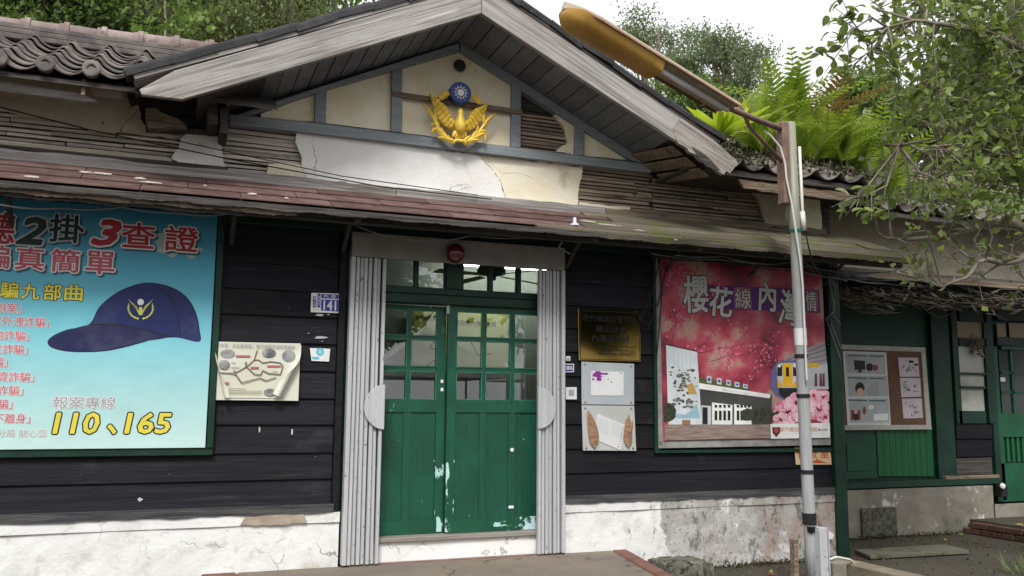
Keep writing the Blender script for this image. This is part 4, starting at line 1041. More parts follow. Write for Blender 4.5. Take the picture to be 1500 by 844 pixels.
for ch, cx, cy in (('騙', 14, 425), ('九', 45, 427), ('部', 77, 428), ('曲', 108, 429)): letter('heading_letter', ch, cx, cy, 26, 23, YA, yel, P1, .03, 0, .09, om=black)
for tx, x1_, cy in (('假冒檢警辦案」', 32, 450), ('個資外洩詐騙」', 73, 471), ('網路購物詐騙」', 44, 491), ('網路交友詐騙」', 42, 511), ('簡訊詐騙」', 12, 530), ('假投資詐騙」', 51, 552), ('求職詐騙」', 35, 572), ('簡訊詐騙」', 19, 592), ('存摺不離身」', 45, 613)):
    wpx = len(tx)*14.6
    letter('line_of_text', tx, x1_-wpx/2, cy, wpx, 14.5, YA, pinkr, P1, .012, 0, .07, om=whit)
letter('line_of_text', '橫山分局 關心您', 18, 635, 102, 11, YA, grey, P1, .0, 0, .07, om=whit)
letter('line_of_text', '報案專線', 124, 590, 92, 18, YA, grey, P1, .012, 0, .08, om=whit)
letter('hotline_number', '110', 112, 620, 66, 30, YA, yel, P1, .035, .12, .10, om=black)
letter('hotline_comma', '、', 164, 629, 12, 13, YA, yel, P1, .035, .12, .10, om=black)
letter('hotline_number', '165', 217, 620, 66, 29, YA, yel, P1, .035, .12, .10, om=black)
# cloud and printed police cap with its badge
flat('cloud_print', ell(262, 366, 36, 7, 18), YA, skyw, P1, .0004)
for cx, cy, rr_ in ((238, 352, 11), (252, 368, 9), (280, 370, 9)): flat('cloud_print', ell(cx, cy, rr_, rr_, 14), YA, skyw, P1, .0005)
c3 = crop(0, 280, 2.11)
def spline(pp, n=5):
    out = []; N_ = len(pp)
    for i in range(N_):
        p0, p1, p2, p3 = pp[i-1], pp[i], pp[(i+1) % N_], pp[(i+2) % N_]
        for k in range(n):
            t_ = k/n
            out.append(tuple(.5*((2*p1[j])+(-p0[j]+p2[j])*t_+(2*p0[j]-5*p1[j]+4*p2[j]-p3[j])*t_*t_+(-p0[j]+3*p1[j]-3*p2[j]+p3[j])*t_**3) for j in (0, 1)))
    return out
cap_out = [c3(150, 468), c3(165, 448), c3(210, 428), c3(278, 412), c3(310, 360), c3(360, 318), c3(420, 292), c3(470, 286), c3(530, 300), c3(575, 330), c3(602, 375), c3(614, 430), c3(612, 465), c3(545, 452), c3(480, 455), c3(430, 468), c3(330, 492), c3(230, 496), c3(170, 486)]
def grow(pp, d):
    cx = sum(q[0] for q in pp)/len(pp); cy = sum(q[1] for q in pp)/len(pp)
    return [(q[0]+(q[0]-cx)/math.hypot(q[0]-cx, q[1]-cy)*d, q[1]+(q[1]-cy)/math.hypot(q[0]-cx, q[1]-cy)*d) for q in pp]
cap_out = spline(cap_out)
flat('cap_print_outline', grow(cap_out, 1.6), YA, black, P1, .0006)
flat('cap_print', cap_out, YA, navy, P1, .0011)
flat('cap_brim_print', spline([c3(152, 468), c3(167, 449), c3(212, 430), c3(280, 413), c3(360, 414), c3(440, 428), c3(520, 450), c3(430, 467), c3(330, 490), c3(230, 494), c3(172, 484)]), YA, navy2, P1, .0016)
lines('cap_seam', [[c3(470, 288), c3(520, 318), c3(548, 370), c3(558, 450)], [c3(280, 412), c3(360, 412), c3(440, 427), c3(530, 452)]], YA, .007, black, P1, .0021)
def badge(cx, cy, s_, Y, par, m1, dy):
    mb = MB()
    for sg in (-1, 1):
        for k in range(5):
            b_ = at(cx+sg*(2+1.2*k)*s_, cy+(6-2.2*k)*s_, Y); t_ = at(cx+sg*(9+2.6*k)*s_, cy-(2+3.4*k)*s_, Y); d = t_-b_; n_ = Vector((-d.z, 0, d.x)).normalized()*.006*s_; o_ = Vector((0, -dy, 0))
            mb.face([b_-n_+o_, t_+o_, b_+n_+o_])
        for k in range(6):
            an = math.pi*(.5+sg*.09*(k+.6)); b_ = at(cx+19*s_*math.cos(an), cy+17*s_*math.sin(an)-2*s_, Y); an2 = math.pi*(.5+sg*.09*(k+2.2)); t_ = at(cx+20*s_*math.cos(an2), cy+18*s_*math.sin(an2)-2*s_, Y); d = t_-b_; n_ = Vector((-d.z, 0, d.x)).normalized()*.008*s_; o_ = Vector((0, -dy, 0))
            mb.face([b_-n_+o_, t_+o_, b_+n_+o_])
    mb.face([at(cx-2.4*s_, cy-3*s_, Y)-Vector((0, dy, 0)), at(cx+2.4*s_, cy-3*s_, Y)-Vector((0, dy, 0)), at(cx+3*s_, cy+9*s_, Y)-Vector((0, dy, 0)), at(cx-3*s_, cy+9*s_, Y)-Vector((0, dy, 0))])
    mb.build('badge_print', m1, par)
    flat('badge_sun_print', ell(cx, cy-11*s_, 5*s_, 5*s_, 14), Y, whit, par, dy)
badge(206, 453, .95, YA, P1, goldd, .0022)

# ---- cherry-blossom poster
YC = -.065
c7 = crop(960, 370, 5.556); c10 = crop(960, 500, 4.69)
m = bpy.data.materials.new('blossom_print'); m.use_nodes = True; t = m.node_tree; bs = t.nodes['Principled BSDF']; L = t.links.new
gp = t.nodes.new('ShaderNodeNewGeometry'); n1 = t.nodes.new('ShaderNodeTexNoise'); n1.inputs['Scale'].default_value = 2.6; n1.inputs['Detail'].default_value = 4; cr = t.nodes.new('ShaderNodeValToRGB')
L(gp.outputs['Position'], n1.inputs['Vector']); L(n1.outputs[0], cr.inputs[0])
for p_, c_ in ((.36, (.13, .014, .03)), (.45, (.30, .028, .06)), (.53, (.40, .07, .10)), (.60, (.38, .22, .18))):
    e_ = cr.color_ramp.elements.new(p_); e_.color = (*c_, 1)
cr.color_ramp.elements[0].color = (.10, .013, .03, 1); cr.color_ramp.elements[-1].color = (.45, .30, .24, 1)
L(cr.outputs[0], bs.inputs['Base Color']); bs.inputs['Roughness'].default_value = .4
P2 = thing('blossom_poster', 'pink cherry-blossom poster with a yellow train and white calligraphy behind the pole', 'poster', tuple(at(1090, 650, YC)))
plate('sheet', [(967, 378), (1204, 396), (1215, 641), (972, 646)], YC, .010, m, P2)
for q in (((961, 372), (968, 373), (973, 652), (965, 652)), ((965, 646), (1217, 642), (1217, 652), (965, 657))): plate('frame_rail', q, YC+.01, .045, M('poster_rail', (.30, .29, .28), .6, ((.2, .19, .18), 8)) if 'poster_rail' not in MATS else MATS['poster_rail'], P2)
plate('backing_board', [(957, 368), (963, 368), (967, 660), (1221, 656), (1221, 662), (960, 664)], -.045, .04, greend, P2)
flat('purple_band_print', [c7(420, 262), c7(1330, 305), c7(1345, 492), c7(400, 455)], YC, purple, P2, .0006)
for q in ((c7(640, 282), c7(775, 288), c7(785, 462), c7(645, 455)), (c7(1228, 308), c7(1318, 314), c7(1325, 482), c7(1232, 478))): flat('character_panel_print', list(q), YC, ink('ink_mauve', (.30, .10, .14)), P2, .0009)
cal = ink('ink_silver', (.50, .50, .48))
for ch, a0, b0, a1, b1, rot in (('櫻', 228, 188, 425, 485, .06), ('花', 440, 282, 625, 520, -.06), ('內', 842, 245, 980, 475, -.02), ('灣', 1015, 310, 1180, 590, -.12)):
    p0 = c7(a0, b0); p1 = c7(a1, b1); letter('calligraphy', ch, (p0[0]+p1[0])/2, (p0[1]+p1[1])/2, p1[0]-p0[0], p1[1]-p0[1], YC, cal, P2, .035, .06, .075, rot, om=black)
for ch, a0, b0, a1, b1 in (('線', 650, 295, 775, 455), ('情', 1225, 318, 1310, 475)):
    p0 = c7(a0, b0); p1 = c7(a1, b1); letter('calligraphy', ch, (p0[0]+p1[0])/2, (p0[1]+p1[1])/2, p1[0]-p0[0], p1[1]-p0[1], YC, cal, P2, .01, 0, .05, om=black)
# blossom branches
rr = random.Random(8); segs = []; dots = MB(); dots2 = MB()
def blossom_branch(x, y, a_, ln, w_):
    pts = [(x, y)]
    for k in range(7):
        a_ += rr.uniform(-.35, .35); x += math.cos(a_)*ln/7; y += math.sin(a_)*ln/7
        x = min(max(x, 973), 1196); y = min(max(y, 386), 566)
        pts.append((x, y))
        for q in range(rr.randint(6, 15)):
            r_ = rr.uniform(.6, 2.0); cx, cy = x+rr.gauss(0, 5), y+rr.gauss(0, 5)
            if 974 < cx < 1196 and 386 < cy < 566:
                (dots if rr.random() < .7 else dots2).face([at(cx+r_*math.cos(2*math.pi*j/6), cy+r_*math.sin(2*math.pi*j/6), YC)-Vector((0, .0010+.0003*rr.random(), 0)) for j in range(6)])
    segs.append(pts)
for q in ((972, 500, -.9, 90), (972, 470, -.4, 100), (975, 540, -.5, 120), (1000, 520, -.15, 110), (975, 430, -.8, 60), (1060, 560, -1.4, 90), (1090, 565, -.7, 90), (985, 500, -1.2, 110), (972, 395, .5, 60), (972, 385, .2, 100), (1040, 530, -.6, 80), (1110, 545, -1.2, 60)): blossom_branch(*q, 1)
lines('branch_print', segs, YC, .006, ink('ink_twig', (.09, .03, .035)), P2, .0007)
for d_, m_ in ((dots, ink('ink_blossom', (.50, .05, .12))), (dots2, ink('ink_blossom_pale', (.62, .20, .27)))):
    o = d_.build('blossom_print', m_, P2); o['kind'] = 'stuff'
# white relief panel, station front, hedges, timber band
flat('station_print', [c10(290, 280), c10(300, 275), c10(800, 365), c10(800, 575), c10(290, 575)], YC, ink('ink_eave_dark', (.05, .05, .045)), P2, .0016)
flat('station_fascia_print', [c10(290, 285), c10(790, 365), c10(785, 392), c10(290, 325)], YC, whit, P2, .0020)
flat('station_roof_print', [c10(290, 248), c10(640, 310), c10(640, 335), c10(290, 288)], YC, ink('ink_olive', (.08, .10, .03)), P2, .0019)
for k, cx in enumerate((368, 437, 502, 560, 617)): flat('medallion_print', [c10(cx-16, 236+k*14), c10(cx+16, 242+k*14), c10(cx+16, 290+k*9), c10(cx-16, 284+k*9)], YC, lgrey, P2, .0024); flat('medallion_print', [c10(cx-9, 250+k*13), c10(cx+9, 254+k*13), c10(cx+9, 275+k*10), c10(cx-9, 271+k*10)], YC, blueink, P2, .0028)
letter('station_name_print', 'NEIWAN STATION', *c10(545, 347), 38, 3.2, YC, grey, P2, .0, rot=-.14)
for q in ((388, 425, 528, 572), (540, 435, 660, 572)):
    flat('window_print', [c10(q[0], q[1]-5), c10(q[2], q[1]+12), c10(q[2], q[3]), c10(q[0], q[3])], YC, whit, P2, .0024)
    mbw = MB()
    for i in range(4):
        for j in range(3):
            a0 = q[0]+18+i*(q[2]-q[0]-20)/4; b0 = (436, 476, 512)[j]; hgt = (20, 40, 32)[j]
            mbw.face([at(*c10(a0, b0), YC)-Vector((0, .0028, 0)), at(*c10(a0+18, b0+2), YC)-Vector((0, .0028, 0)), at(*c10(a0+18, b0+hgt), YC)-Vector((0, .0028, 0)), at(*c10(a0, b0+hgt), YC)-Vector((0, .0028, 0))])
    mbw.build('window_pane_print', black, P2)['kind'] = 'stuff'
flat('door_print', [c10(315, 440), c10(382, 445), c10(382, 572), c10(315, 572)], YC, lgrey, P2, .0024); flat('door_print', [c10(322, 452), c10(358, 455), c10(358, 570), c10(322, 570)], YC, black, P2, .0028)
flat('relief_panel_print', [c10(72, 20), c10(285, 68), c10(318, 572), c10(88, 572)], YC, ink('ink_panel', (.60, .66, .68)), P2, .0030)
lines('relief_panel_edge_print', [[c10(72, 22), c10(285, 70)]], YC, .010, black, P2, .0034)
rr = random.Random(3); segs2 = [[c10(x_, 75+y_*9+(x_-120)*.12), c10(x_+rr.uniform(3, 6), 79+y_*9+(x_-120)*.12)] for x_ in (125, 155, 183, 208, 236) for y_ in range(12)]
lines('inscription_print', segs2, YC, .004, grey, P2, .0034)
for k in range(70):
    cx, cy = (rr.gauss(190, 42), rr.gauss(270, 55)) if k < 45 else (rr.gauss(195, 45), rr.gauss(425, 24))
    cx = min(max(cx, 105), 280); r1, r2 = rr.uniform(6, 17), rr.uniform(5, 12)
    if k == 0: reliefs = [MB(), MB(), MB()]
    reliefs[rr.choice((0, 0, 1, 2))].face([at(*c10(cx+r1*math.cos(j*math.pi/3), cy+r2*math.sin(j*math.pi/3)), YC)-Vector((0, .0034+.00002*k, 0)) for j in range(6)])
for mm_, m_ in zip(reliefs, (ink('ink_bronze', (.09, .085, .08)), ink('ink_bronze_light', (.22, .21, .19)), ink('ink_bronze_mid', (.14, .12, .09)))): mm_.build('relief_figure_print', m_, P2)['kind'] = 'stuff'
flat('relief_figure_print', [c10(215, 300), c10(255, 285), c10(285, 365), c10(225, 360)], YC, ink('ink_ochre', (.48, .30, .10)), P2, .0052)
flat('wave_print', [c10(140, 495), c10(200, 505), c10(240, 480), c10(285, 430), c10(308, 530), c10(145, 530)], YC, ink('ink_wave', (.28, .46, .54)), P2, .0036)
flat('caption_block_print', [c10(182, 540), c10(238, 540), c10(240, 572), c10(182, 572)], YC, ink('ink_wood', (.30, .18, .09)), P2, .0036)
hedge = M('ink_hedge', (.02, .028, .018), .5, ((.05, .06, .035), 30))
for q in ((75, 490, 72, 70), (640, 505, 62, 45), (745, 505, 72, 48), (830, 520, 40, 40)):
    cx, cy = c10(q[0], q[1]); pts = [(max(972, cx+q[2]/4.69*math.cos(j*math.pi/14)*rr.uniform(.86, 1.05)), cy+q[3]/4.69*math.sin(j*math.pi/14)*rr.uniform(.86, 1.05)) for j in range(28)]; flat('hedge_print', pts, YC, hedge, P2, .0042)
flat('timber_print', [c10(62, 575), c10(792, 570), c10(795, 665), c10(66, 680)], YC, brownp, P2, .0046)
# train
flat('canopy_print', [c10(880, 130), c10(990, 60), c10(1165, 10), c10(1180, 160), c10(1060, 190), c10(980, 250)], YC, ink('ink_canopy', (.27, .25, .28)), P2, .0014)
lines('canopy_beam_print', [[c10(905, 130+k*16), c10(1175, 20+k*36)] for k in range(4)], YC, .006, ink('ink_beam', (.06, .055, .065)), P2, .0018)
flat('platform_print', [c10(1040, 190), c10(1180, 150), c10(1190, 330), c10(1040, 330)], YC, ink('ink_platform', (.42, .42, .46)), P2, .0017)
for cx in (1102, 1135, 1155): flat('commuter_print', [c10(cx-7, 222), c10(cx+7, 222), c10(cx+10, 310), c10(cx-10, 310)], YC, ink('ink_plum', (.10, .03, .05)) if 'ink_plum' not in MATS else MATS['ink_plum'], P2, .0021)
flat('sign_print', [c10(1045, 148), c10(1125, 148), c10(1122, 180), c10(1050, 180)], YC, ink('ink_sign', (.55, .36, .03)), P2, .0021)
train_o = [c10(788, 320), c10(795, 210), c10(825, 155), c10(860, 132), c10(990, 130), c10(1000, 300), c10(985, 390), c10(880, 400), c10(830, 375)]
flat('train_print', train_o, YC, ink('ink_train_blue', (.12, .13, .27)), P2, .0024)
flat('train_front_print', [c10(832, 170), c10(860, 150), c10(985, 148), c10(990, 320), c10(840, 320)], YC, lgrey, P2, .0028)
flat('train_door_print', [c10(872, 150), c10(938, 150), c10(942, 312), c10(878, 312)], YC, ink('ink_train_yellow', (.74, .42, .01)), P2, .0032)
for q in ((836, 165, 870, 240), (944, 170, 985, 240)): flat('train_window_print', [c10(q[0], q[1]), c10(q[2], q[1]), c10(q[2], q[3]), c10(q[0], q[3])], YC, black, P2, .0032)
flat('train_window_print', [c10(894, 178), c10(916, 178), c10(918, 242), c10(896, 242)], YC, black, P2, .0036)
for q in (((836, 250), (872, 300), (872, 318), (842, 318)), ((990, 250), (942, 300), (942, 318), (990, 318))): flat('train_stripe_print', [c10(*z) for z in q], YC, MATS['ink_train_yellow'], P2, .0033)
for cx in (850, 957): flat('headlight_print', ell(*c10(cx, 168), 2.6, 2.6, 12), YC, whit, P2, .0038)
flat('train_underside_print', [c10(845, 322), c10(985, 322), c10(975, 385), c10(885, 395), c10(850, 365)], YC, black, P2, .0034)
# big blossoms bottom right
petal = M('ink_petal', (.62, .16, .28), .5, ((.78, .52, .58), 14), [dict(col=(.50, .06, .14), scale=20, lo=.56, hi=.66, op=.8)], world=True)
petal2 = M('ink_petal_pale', (.74, .38, .46), .5, ((.80, .60, .66), 16), [dict(col=(.58, .14, .24), scale=24, lo=.58, hi=.68, op=.7)], world=True)
for cx, cy, R_ in ((905, 490, 110), (965, 420, 80), (1120, 470, 100), (1085, 375, 55), (1150, 385, 60), (1010, 500, 85), (1170, 520, 60), (860, 540, 60)):
    for k in range(5):
        an = 2*math.pi*k/5+cx*.01; ex, ey = cx+R_*.5*math.cos(an), cy+R_*.45*math.sin(an)
        pts = [(ex+R_*.5*math.cos(j*math.pi/7), ey+R_*.42*math.sin(j*math.pi/7)) for j in range(14)]
        pts = [(min(max(a_, 800), 1192), min(b_, 566)) for a_, b_ in pts]
        flat('petal_print', [c10(*z) for z in pts], YC, petal if k % 2 else petal2, P2, .0040+.0001*k+.00003*(cx % 7))
    mbs = MB(); rq = random.Random(cx)
    for k in range(16):
        an = rq.uniform(0, 6.28); l_ = R_*rq.uniform(.25, .5); a_ = at(*c10(cx, min(cy, 555)), YC); b_ = at(*c10(min(cx+l_*math.cos(an), 1190), min(cy+l_*math.sin(an), 564)), YC); d = b_-a_; n_ = Vector((-d.z, 0, d.x)).normalized()*.005
        o_ = Vector((0, -.0052, 0)); mbs.face([a_-n_+o_, b_+o_, a_+n_+o_])
    mbs.build('stamen_print', ink('ink_crimson', (.46, .03, .07)), P2)['kind'] = 'stuff'
flat('caption_strip_print', [c10(788, 568), c10(1196, 560), c10(1198, 662), c10(792, 670)], YC, whit, P2, .0056)
flat('crest_print', [c10(800, 590), c10(855, 590), c10(856, 625), c10(828, 660), c10(802, 630)], YC, ink('ink_crest', (.10, .02, .03)), P2, .0060); flat('crest_print', ell(*c10(828, 612), 3.4, 3.6, 12), YC, ink('ink_crest_red', (.42, .06, .06)), P2, .0064)
letter('caption_print', '新竹縣政府警察局', *c10(985, 606), 54, 7.5, YC-.0050, orange, P2, .0)
letter('caption_print', '橫山分局', *c10(1148, 608), 14, 4, YC-.0050, black, P2, .0)
lines('caption_rule_print', [[c10(870, 637), c10(1170, 633)]], YC, .003, lgrey, P2, .0060)

# ---- bronze plaque
YQ = -.040
brass = M('plaque_brass', (.26, .18, .045), .06, ((.22, .15, .04), 5), metal=1.0)
P3 = thing('brass_plaque', 'polished brass station plaque with black lettering beside the door', 'plaque', tuple(at(892, 528, YQ)))
plate('sheet', [(847, 452), (938, 455), (939, 530), (848, 528)], YQ, .016, brass, P3, .003)
cq = crop(840, 445, 9.38)
lines('engraved_border', [[cq(95, 95), cq(895, 125), cq(915, 780), cq(95, 760), cq(95, 95)]], YQ, .006, black, P3, .002)
letter('engraved_text', '新竹縣政府警察局', *cq(500, 210), 78, 10.5, YQ, black, P3, .01)
letter('engraved_text', '橫山分局', *cq(515, 350), 44, 10.5, YQ, black, P3, .01)
letter('engraved_text', '內灣派出所', *cq(515, 478), 55, 11, YQ, black, P3, .01)
letter('engraved_text', 'Hsinchu County Police Bureau', *cq(560, 590), 60, 4, YQ, black, P3, .0)
letter('engraved_text', 'Hengshan Precinct', *cq(560, 640), 42, 4, YQ, black, P3, .0)
letter('engraved_text', 'Neiwan Police Station', *cq(560, 690), 48, 4, YQ, black, P3, .0)

# ---- acrylic frames below it
c11 = crop(815, 510, 5.277)
acr = M('acrylic_frame', (.40, .44, .47), .25, ((.46, .49, .52), 3), spec=.6)
acr2 = M('acrylic_frame_lower', (.46, .47, .45), .25, ((.52, .53, .52), 3), spec=.6)
screw = M('screw_steel', (.4, .4, .4), .35, metal=.8)
def frame4(th_, pts, Y, mt):
    plate('panel', pts, Y, .010, mt, th_)
    cx = sum(q[0] for q in pts)/4; cy = sum(q[1] for q in pts)/4
    for q in pts:
        p_ = at(q[0]+(cx-q[0])*.12, q[1]+(cy-q[1])*.12, Y); mb = MB(); mb.lathe((p_.x, Y-.006, p_.z), [(0, 0), (.009, .001), (.011, .006)], 12, 'y'); mb.build('screw', screw, th_)
P4 = thing('acrylic_notice', 'grey acrylic notice frame holding a white paper with a purple blot', 'notice', tuple(at(890, 594, -.04)))
frame4(P4, [c11(195, 105), c11(602, 122), c11(602, 440), c11(197, 436)], -.036, acr)
plate('paper', [c11(268, 178), c11(520, 184), c11(520, 368), c11(268, 366)], -.040, .003, white, P4, 0)
rr = random.Random(12)
def blot(cx, cy, rx, ry, sd_):
    r0 = random.Random(sd_); return [c11(cx+rx*math.cos(k*math.pi/10)*r0.uniform(.6, 1.1), cy+ry*math.sin(k*math.pi/10)*r0.uniform(.6, 1.1)) for k in range(20)]
pur = ink('ink_violet', (.26, .02, .30))
for k, q in enumerate(((325, 205, 52, 26), (330, 240, 22, 20), (375, 200, 26, 12), (285, 242, 12, 8), (425, 262, 5, 8), (498, 195, 6, 5), (400, 240, 6, 5))): flat('purple_blot', blot(*q, k), -.040, pur, P4, .0008+.0002*k)
flat('blot_gap', blot(362, 212, 26, 7, 9), -.040, white, P4, .0026)
P5 = thing('acrylic_notice', 'grey acrylic notice frame with a slipped sheet and two brown dried leaves', 'notice', tuple(at(890, 660, -.04)))
frame4(P5, [c11(197, 443), c11(602, 446), c11(618, 795), c11(207, 793)], -.036, acr2)
plate('paper', [c11(318, 506), c11(535, 595), c11(497, 790), c11(285, 700)], -.041, .003, white, P5, 0)
lines('paper_text', [[c11(322+10*k-4, 540+3*k+16*j), c11(405+10*k-4-8*j*0, 575+3*k+16*j)] for j in range(7) for k in (0, 11)], -.041, .003, lgrey, P5, .0012)
lines('paper_stains', [[c11(512+rr.uniform(-4, 4)-j*5, 620+j*20), c11(520+rr.uniform(-4, 4)-j*5, 624+j*20)] for j in range(8)], -.041, .007, ink('ink_brown', (.30, .20, .12)), P5, .0012)
dry = M('dried_leaf', (.36, .24, .15), .8, ((.24, .12, .07), 6, (3, 3, 12)), bump=.3)
for a0, b0, a1, b1, w_, nm in ((300, 775, 245, 485, .095, 'left'), (560, 770, 560, 515, .085, 'right')):
    A_, B_ = at(*c11(a0, b0), -.050), at(*c11(a1, b1), -.050)
    lf = thing('dried_leaf', f'brown dried leaf at the {nm} edge of the slipped-sheet notice frame', 'leaf', tuple(A_))
    mb = MB(); mb.blade(A_, B_, w_, .010, n=8, bend=.04 if nm == 'left' else -.03); mb.blade(A_.lerp(B_, .35), B_+Vector((.035, 0, -.05)), w_*.5, .012, n=6); mb.build('blade', dry, lf)

# ---- house number, stickers
YN = -.032
P6 = thing('house_number_plate', 'blue and white house number plate reading 141', 'number plate', tuple(at(476, 458, YN)))
cn = crop(440, 420, 7.03)
plate('plate', [(456, 429), (497.5, 430), (497, 459), (455, 457.5)], YN, .006, whit, P6, .004)
flat('number_field', [cn(215, 132), cn(393, 138), cn(390, 258), cn(212, 246)], YN, blueink, P6, .0006)
flat('street_field', [cn(215, 76), cn(395, 82), cn(393, 126), cn(215, 120)], YN, blueink, P6, .0006)
letter('number', '141', *cn(303, 193), 18, 14, YN, whit, P6, .03)
letter('street_name', '內 灣', *cn(303, 101), 17, 5.2, YN, whit, P6, .0)
for q, tx in ((((128, 100), (165, 100), (164, 215), (127, 215)), '橫\n山\n鄉'), (((176, 72), (208, 72), (206, 215), (174, 215)), '內\n灣\n村')):
    flat('village_field', [cn(*z) for z in q], YN, blueink, P6, .0006); cx = sum(z[0] for z in q)/4; cy = sum(z[1] for z in q)/4
    letter('village_name', tx, *cn(cx, cy), 4, 15, YN, whit, P6, .0)
letter('plate_code', '310', *cn(160, 238), 9, 2.4, YN, grey, P6)
P7 = thing('torn_sticker', 'small white sticker with a turquoise round mark below the house number', 'sticker', tuple(at(468, 528, YN)))
plate('sheet', [cn(98, 632), cn(308, 640), cn(295, 772), cn(115, 764)], YN+.004, .003, white, P7, 0)
flat('round_mark', ell(*cn(203, 672), 6, 6, 20), YN+.004, ink('ink_turquoise', (.13, .52, .60)), P7, .0008); flat('mark_bar', [cn(118, 722), cn(195, 724), cn(192, 752), cn(120, 748)], YN+.004, MATS['ink_turquoise'], P7, .0008); flat('round_mark', ell(*cn(203, 672), 3, 3, 14), YN+.004, ink('ink_teal_light', (.32, .66, .72)), P7, .0014)
for k, (cx, cy, w_, h_) in enumerate(((210, 525, 80, 16), (200, 292, 50, 16), (85, 480, 12, 6), (290, 286, 16, 8), (225, 562, 20, 4))):
    r0 = random.Random(k); pts = [cn(cx+w_*math.cos(j*math.pi/6)*r0.uniform(.5, 1), cy+h_*math.sin(j*math.pi/6)*r0.uniform(.5, 1)) for j in range(12)]
    mb = MB(); mb.prism([at(*z, -.024) for z in pts], (0, .012, 0)); mb.build('paint_scar', ink('scar_white', (.5, .5, .5)) if 'scar_white' not in MATS else MATS['scar_white'], wall)
p = at(471, 570, -.02)
for px, py, w_, h_, sd_ in ((902, 545, 8, 3.5, 4), (903, 570, 7, 2, 5), (205, 732, 5, 3.5, 6), (380, 630, 2, 6, 7), (428, 633, 2, 8, 8)):
    r0 = random.Random(sd_); mb = MB(); mb.prism([at(px+w_*math.cos(j*math.pi/5)*r0.uniform(.4, 1), py+h_*math.sin(j*math.pi/5)*r0.uniform(.4, 1), -.023) for j in range(10)], (0, .012, 0)); mb.build('paint_scar', MATS['scar_white'], wall)
P8 = thing('blue_label', 'tiny blue label with white characters between the gate and the brass plaque', 'label', tuple(at(832, 545, -.03)))
plate('plate', [c11(38, 120), c11(137, 122), c11(136, 186), c11(38, 186)], -.030, .004, whit, P8, 0); flat('field', [c11(44, 126), c11(131, 128), c11(130, 180), c11(44, 180)], -.030, ink('ink_ultramarine', (.03, .03, .30)), P8, .0006)
letter('lettering', '巡邏箱', *c11(88, 153), 14, 6, -.030, whit, P8, .01)
P9 = thing('door_bell', 'small cream bell button above the tiny blue label', 'bell', tuple(at(831, 530, -.03)))
p = at(*c11(88, 82), -.03); mb = MB(); mb.box(p.x-.02, p.x+.022, -.045, -.018, p.z-.022, p.z+.02); mb.build('housing', offw, P9, bevel=.006); mb = MB(); mb.lathe((p.x-.002, -.049, p.z), [(0, 0), (.010, .001), (.011, .006)], 12, 'y'); mb.build('button', grey, P9)
P10 = thing('white_card', 'small white card with a plain grey square below the tiny blue label', 'card', tuple(at(838, 585, -.03)))
plate('sheet', [c11(72, 302), c11(157, 302), c11(158, 396), c11(74, 396)], -.029, .003, white, P10, 0); flat('grey_square', [c11(95, 322), c11(137, 322), c11(137, 370), c11(95, 370)], -.029, grey, P10, .0008)

# ---- map board with curling sheet
cmx = crop(300, 490, 7.673)
P11 = thing('map_board', 'cream board on the siding behind the curled road map', 'board', tuple(at(375, 588, -.05)))
plate('board', [cmx(115, 80), cmx(1078, 102), cmx(1052, 748), cmx(70, 738)], -.046, .014, offw, P11, .002)
P12 = thing('road_map', 'printed road map sheet with curled lower corners on the cream board', 'map', tuple(at(372, 585, -.06)))
mapm = M('map_paper', (.60, .60, .48), .5, ((.66, .66, .60), 4), [dict(col=(.62, .58, .60), scale=4, lo=.52, hi=.7, op=.6)])
a_, b_ = at(*cmx(120, 90), -.05), at(*cmx(1060, 720), -.05)
mb = MB(); nu, nv = 28, 20; W_ = b_.x-a_.x; H_ = a_.z-b_.z
def curl(u, v):
    # u 0..1 left-right, v 0..1 top-bottom; both lower corners roll up
    x = a_.x+W_*u; z = a_.z-H_*v; y = -.052
    d1 = (u-.72)*1.0+(v-.0)*.30-.28+.0
    d1 = (u + .30*v) - 1.02
    if d1 > 0:
        th_ = min(d1*W_/.030, 4.6); x -= (d1*W_-math.sin(th_)*.030)*.96; y -= .030*(1-math.cos(th_)); z += (d1*W_-math.sin(th_)*.030)*.20
    d2 = (.17*v) - u
    if d2 > 0:
        th_ = min(d2*W_/.025, 3.6); x += (d2*W_-math.sin(th_)*.025); y -= .025*(1-math.cos(th_))
    y -= .004*math.sin(v*6)*v
    return Vector((x, y, z))
for j in range(nv+1):
    for i in range(nu+1): mb.v.append(curl(i/nu, j/nv))
for j in range(nv):
    for i in range(nu): q = j*(nu+1)+i; mb.f.append((q, q+nu+1, q+nu+2, q+1)); mb.mi.append(0)
mb.build('sheet', mapm, P12, smooth=True)
YM = -.0575
letter('map_title', '「內灣、尖石風景區」替代道路交通疏導路線', *cmx(590, 133), 112, 6.2, YM, grey, P12, .0)
phm = M('ink_photo', (.10, .11, .12), .5, ((.34, .35, .34), 9))
for q in ((258, 215, 82, 48), (220, 342, 62, 55), (722, 210, 78, 52), (942, 240, 75, 66), (735, 650, 72, 40)): flat('photo_print', [cmx(*z) for z in ell(*q, 22)], YM, phm, P12, .0006)
lines('route_print', [[cmx(150, 430), cmx(330, 440), cmx(470, 365), cmx(555, 290), cmx(590, 180)], [cmx(470, 365), cmx(560, 450), cmx(630, 455), cmx(650, 405), cmx(720, 440), cmx(850, 450), cmx(880, 360), cmx(850, 320), cmx(740, 305), cmx(655, 322), cmx(600, 285), cmx(555, 290)], [cmx(340, 440), cmx(415, 545), cmx(620, 490), cmx(690, 520), cmx(800, 485)]], YM, .008, ink('ink_route', (.16, .13, .11)), P12, .0010)
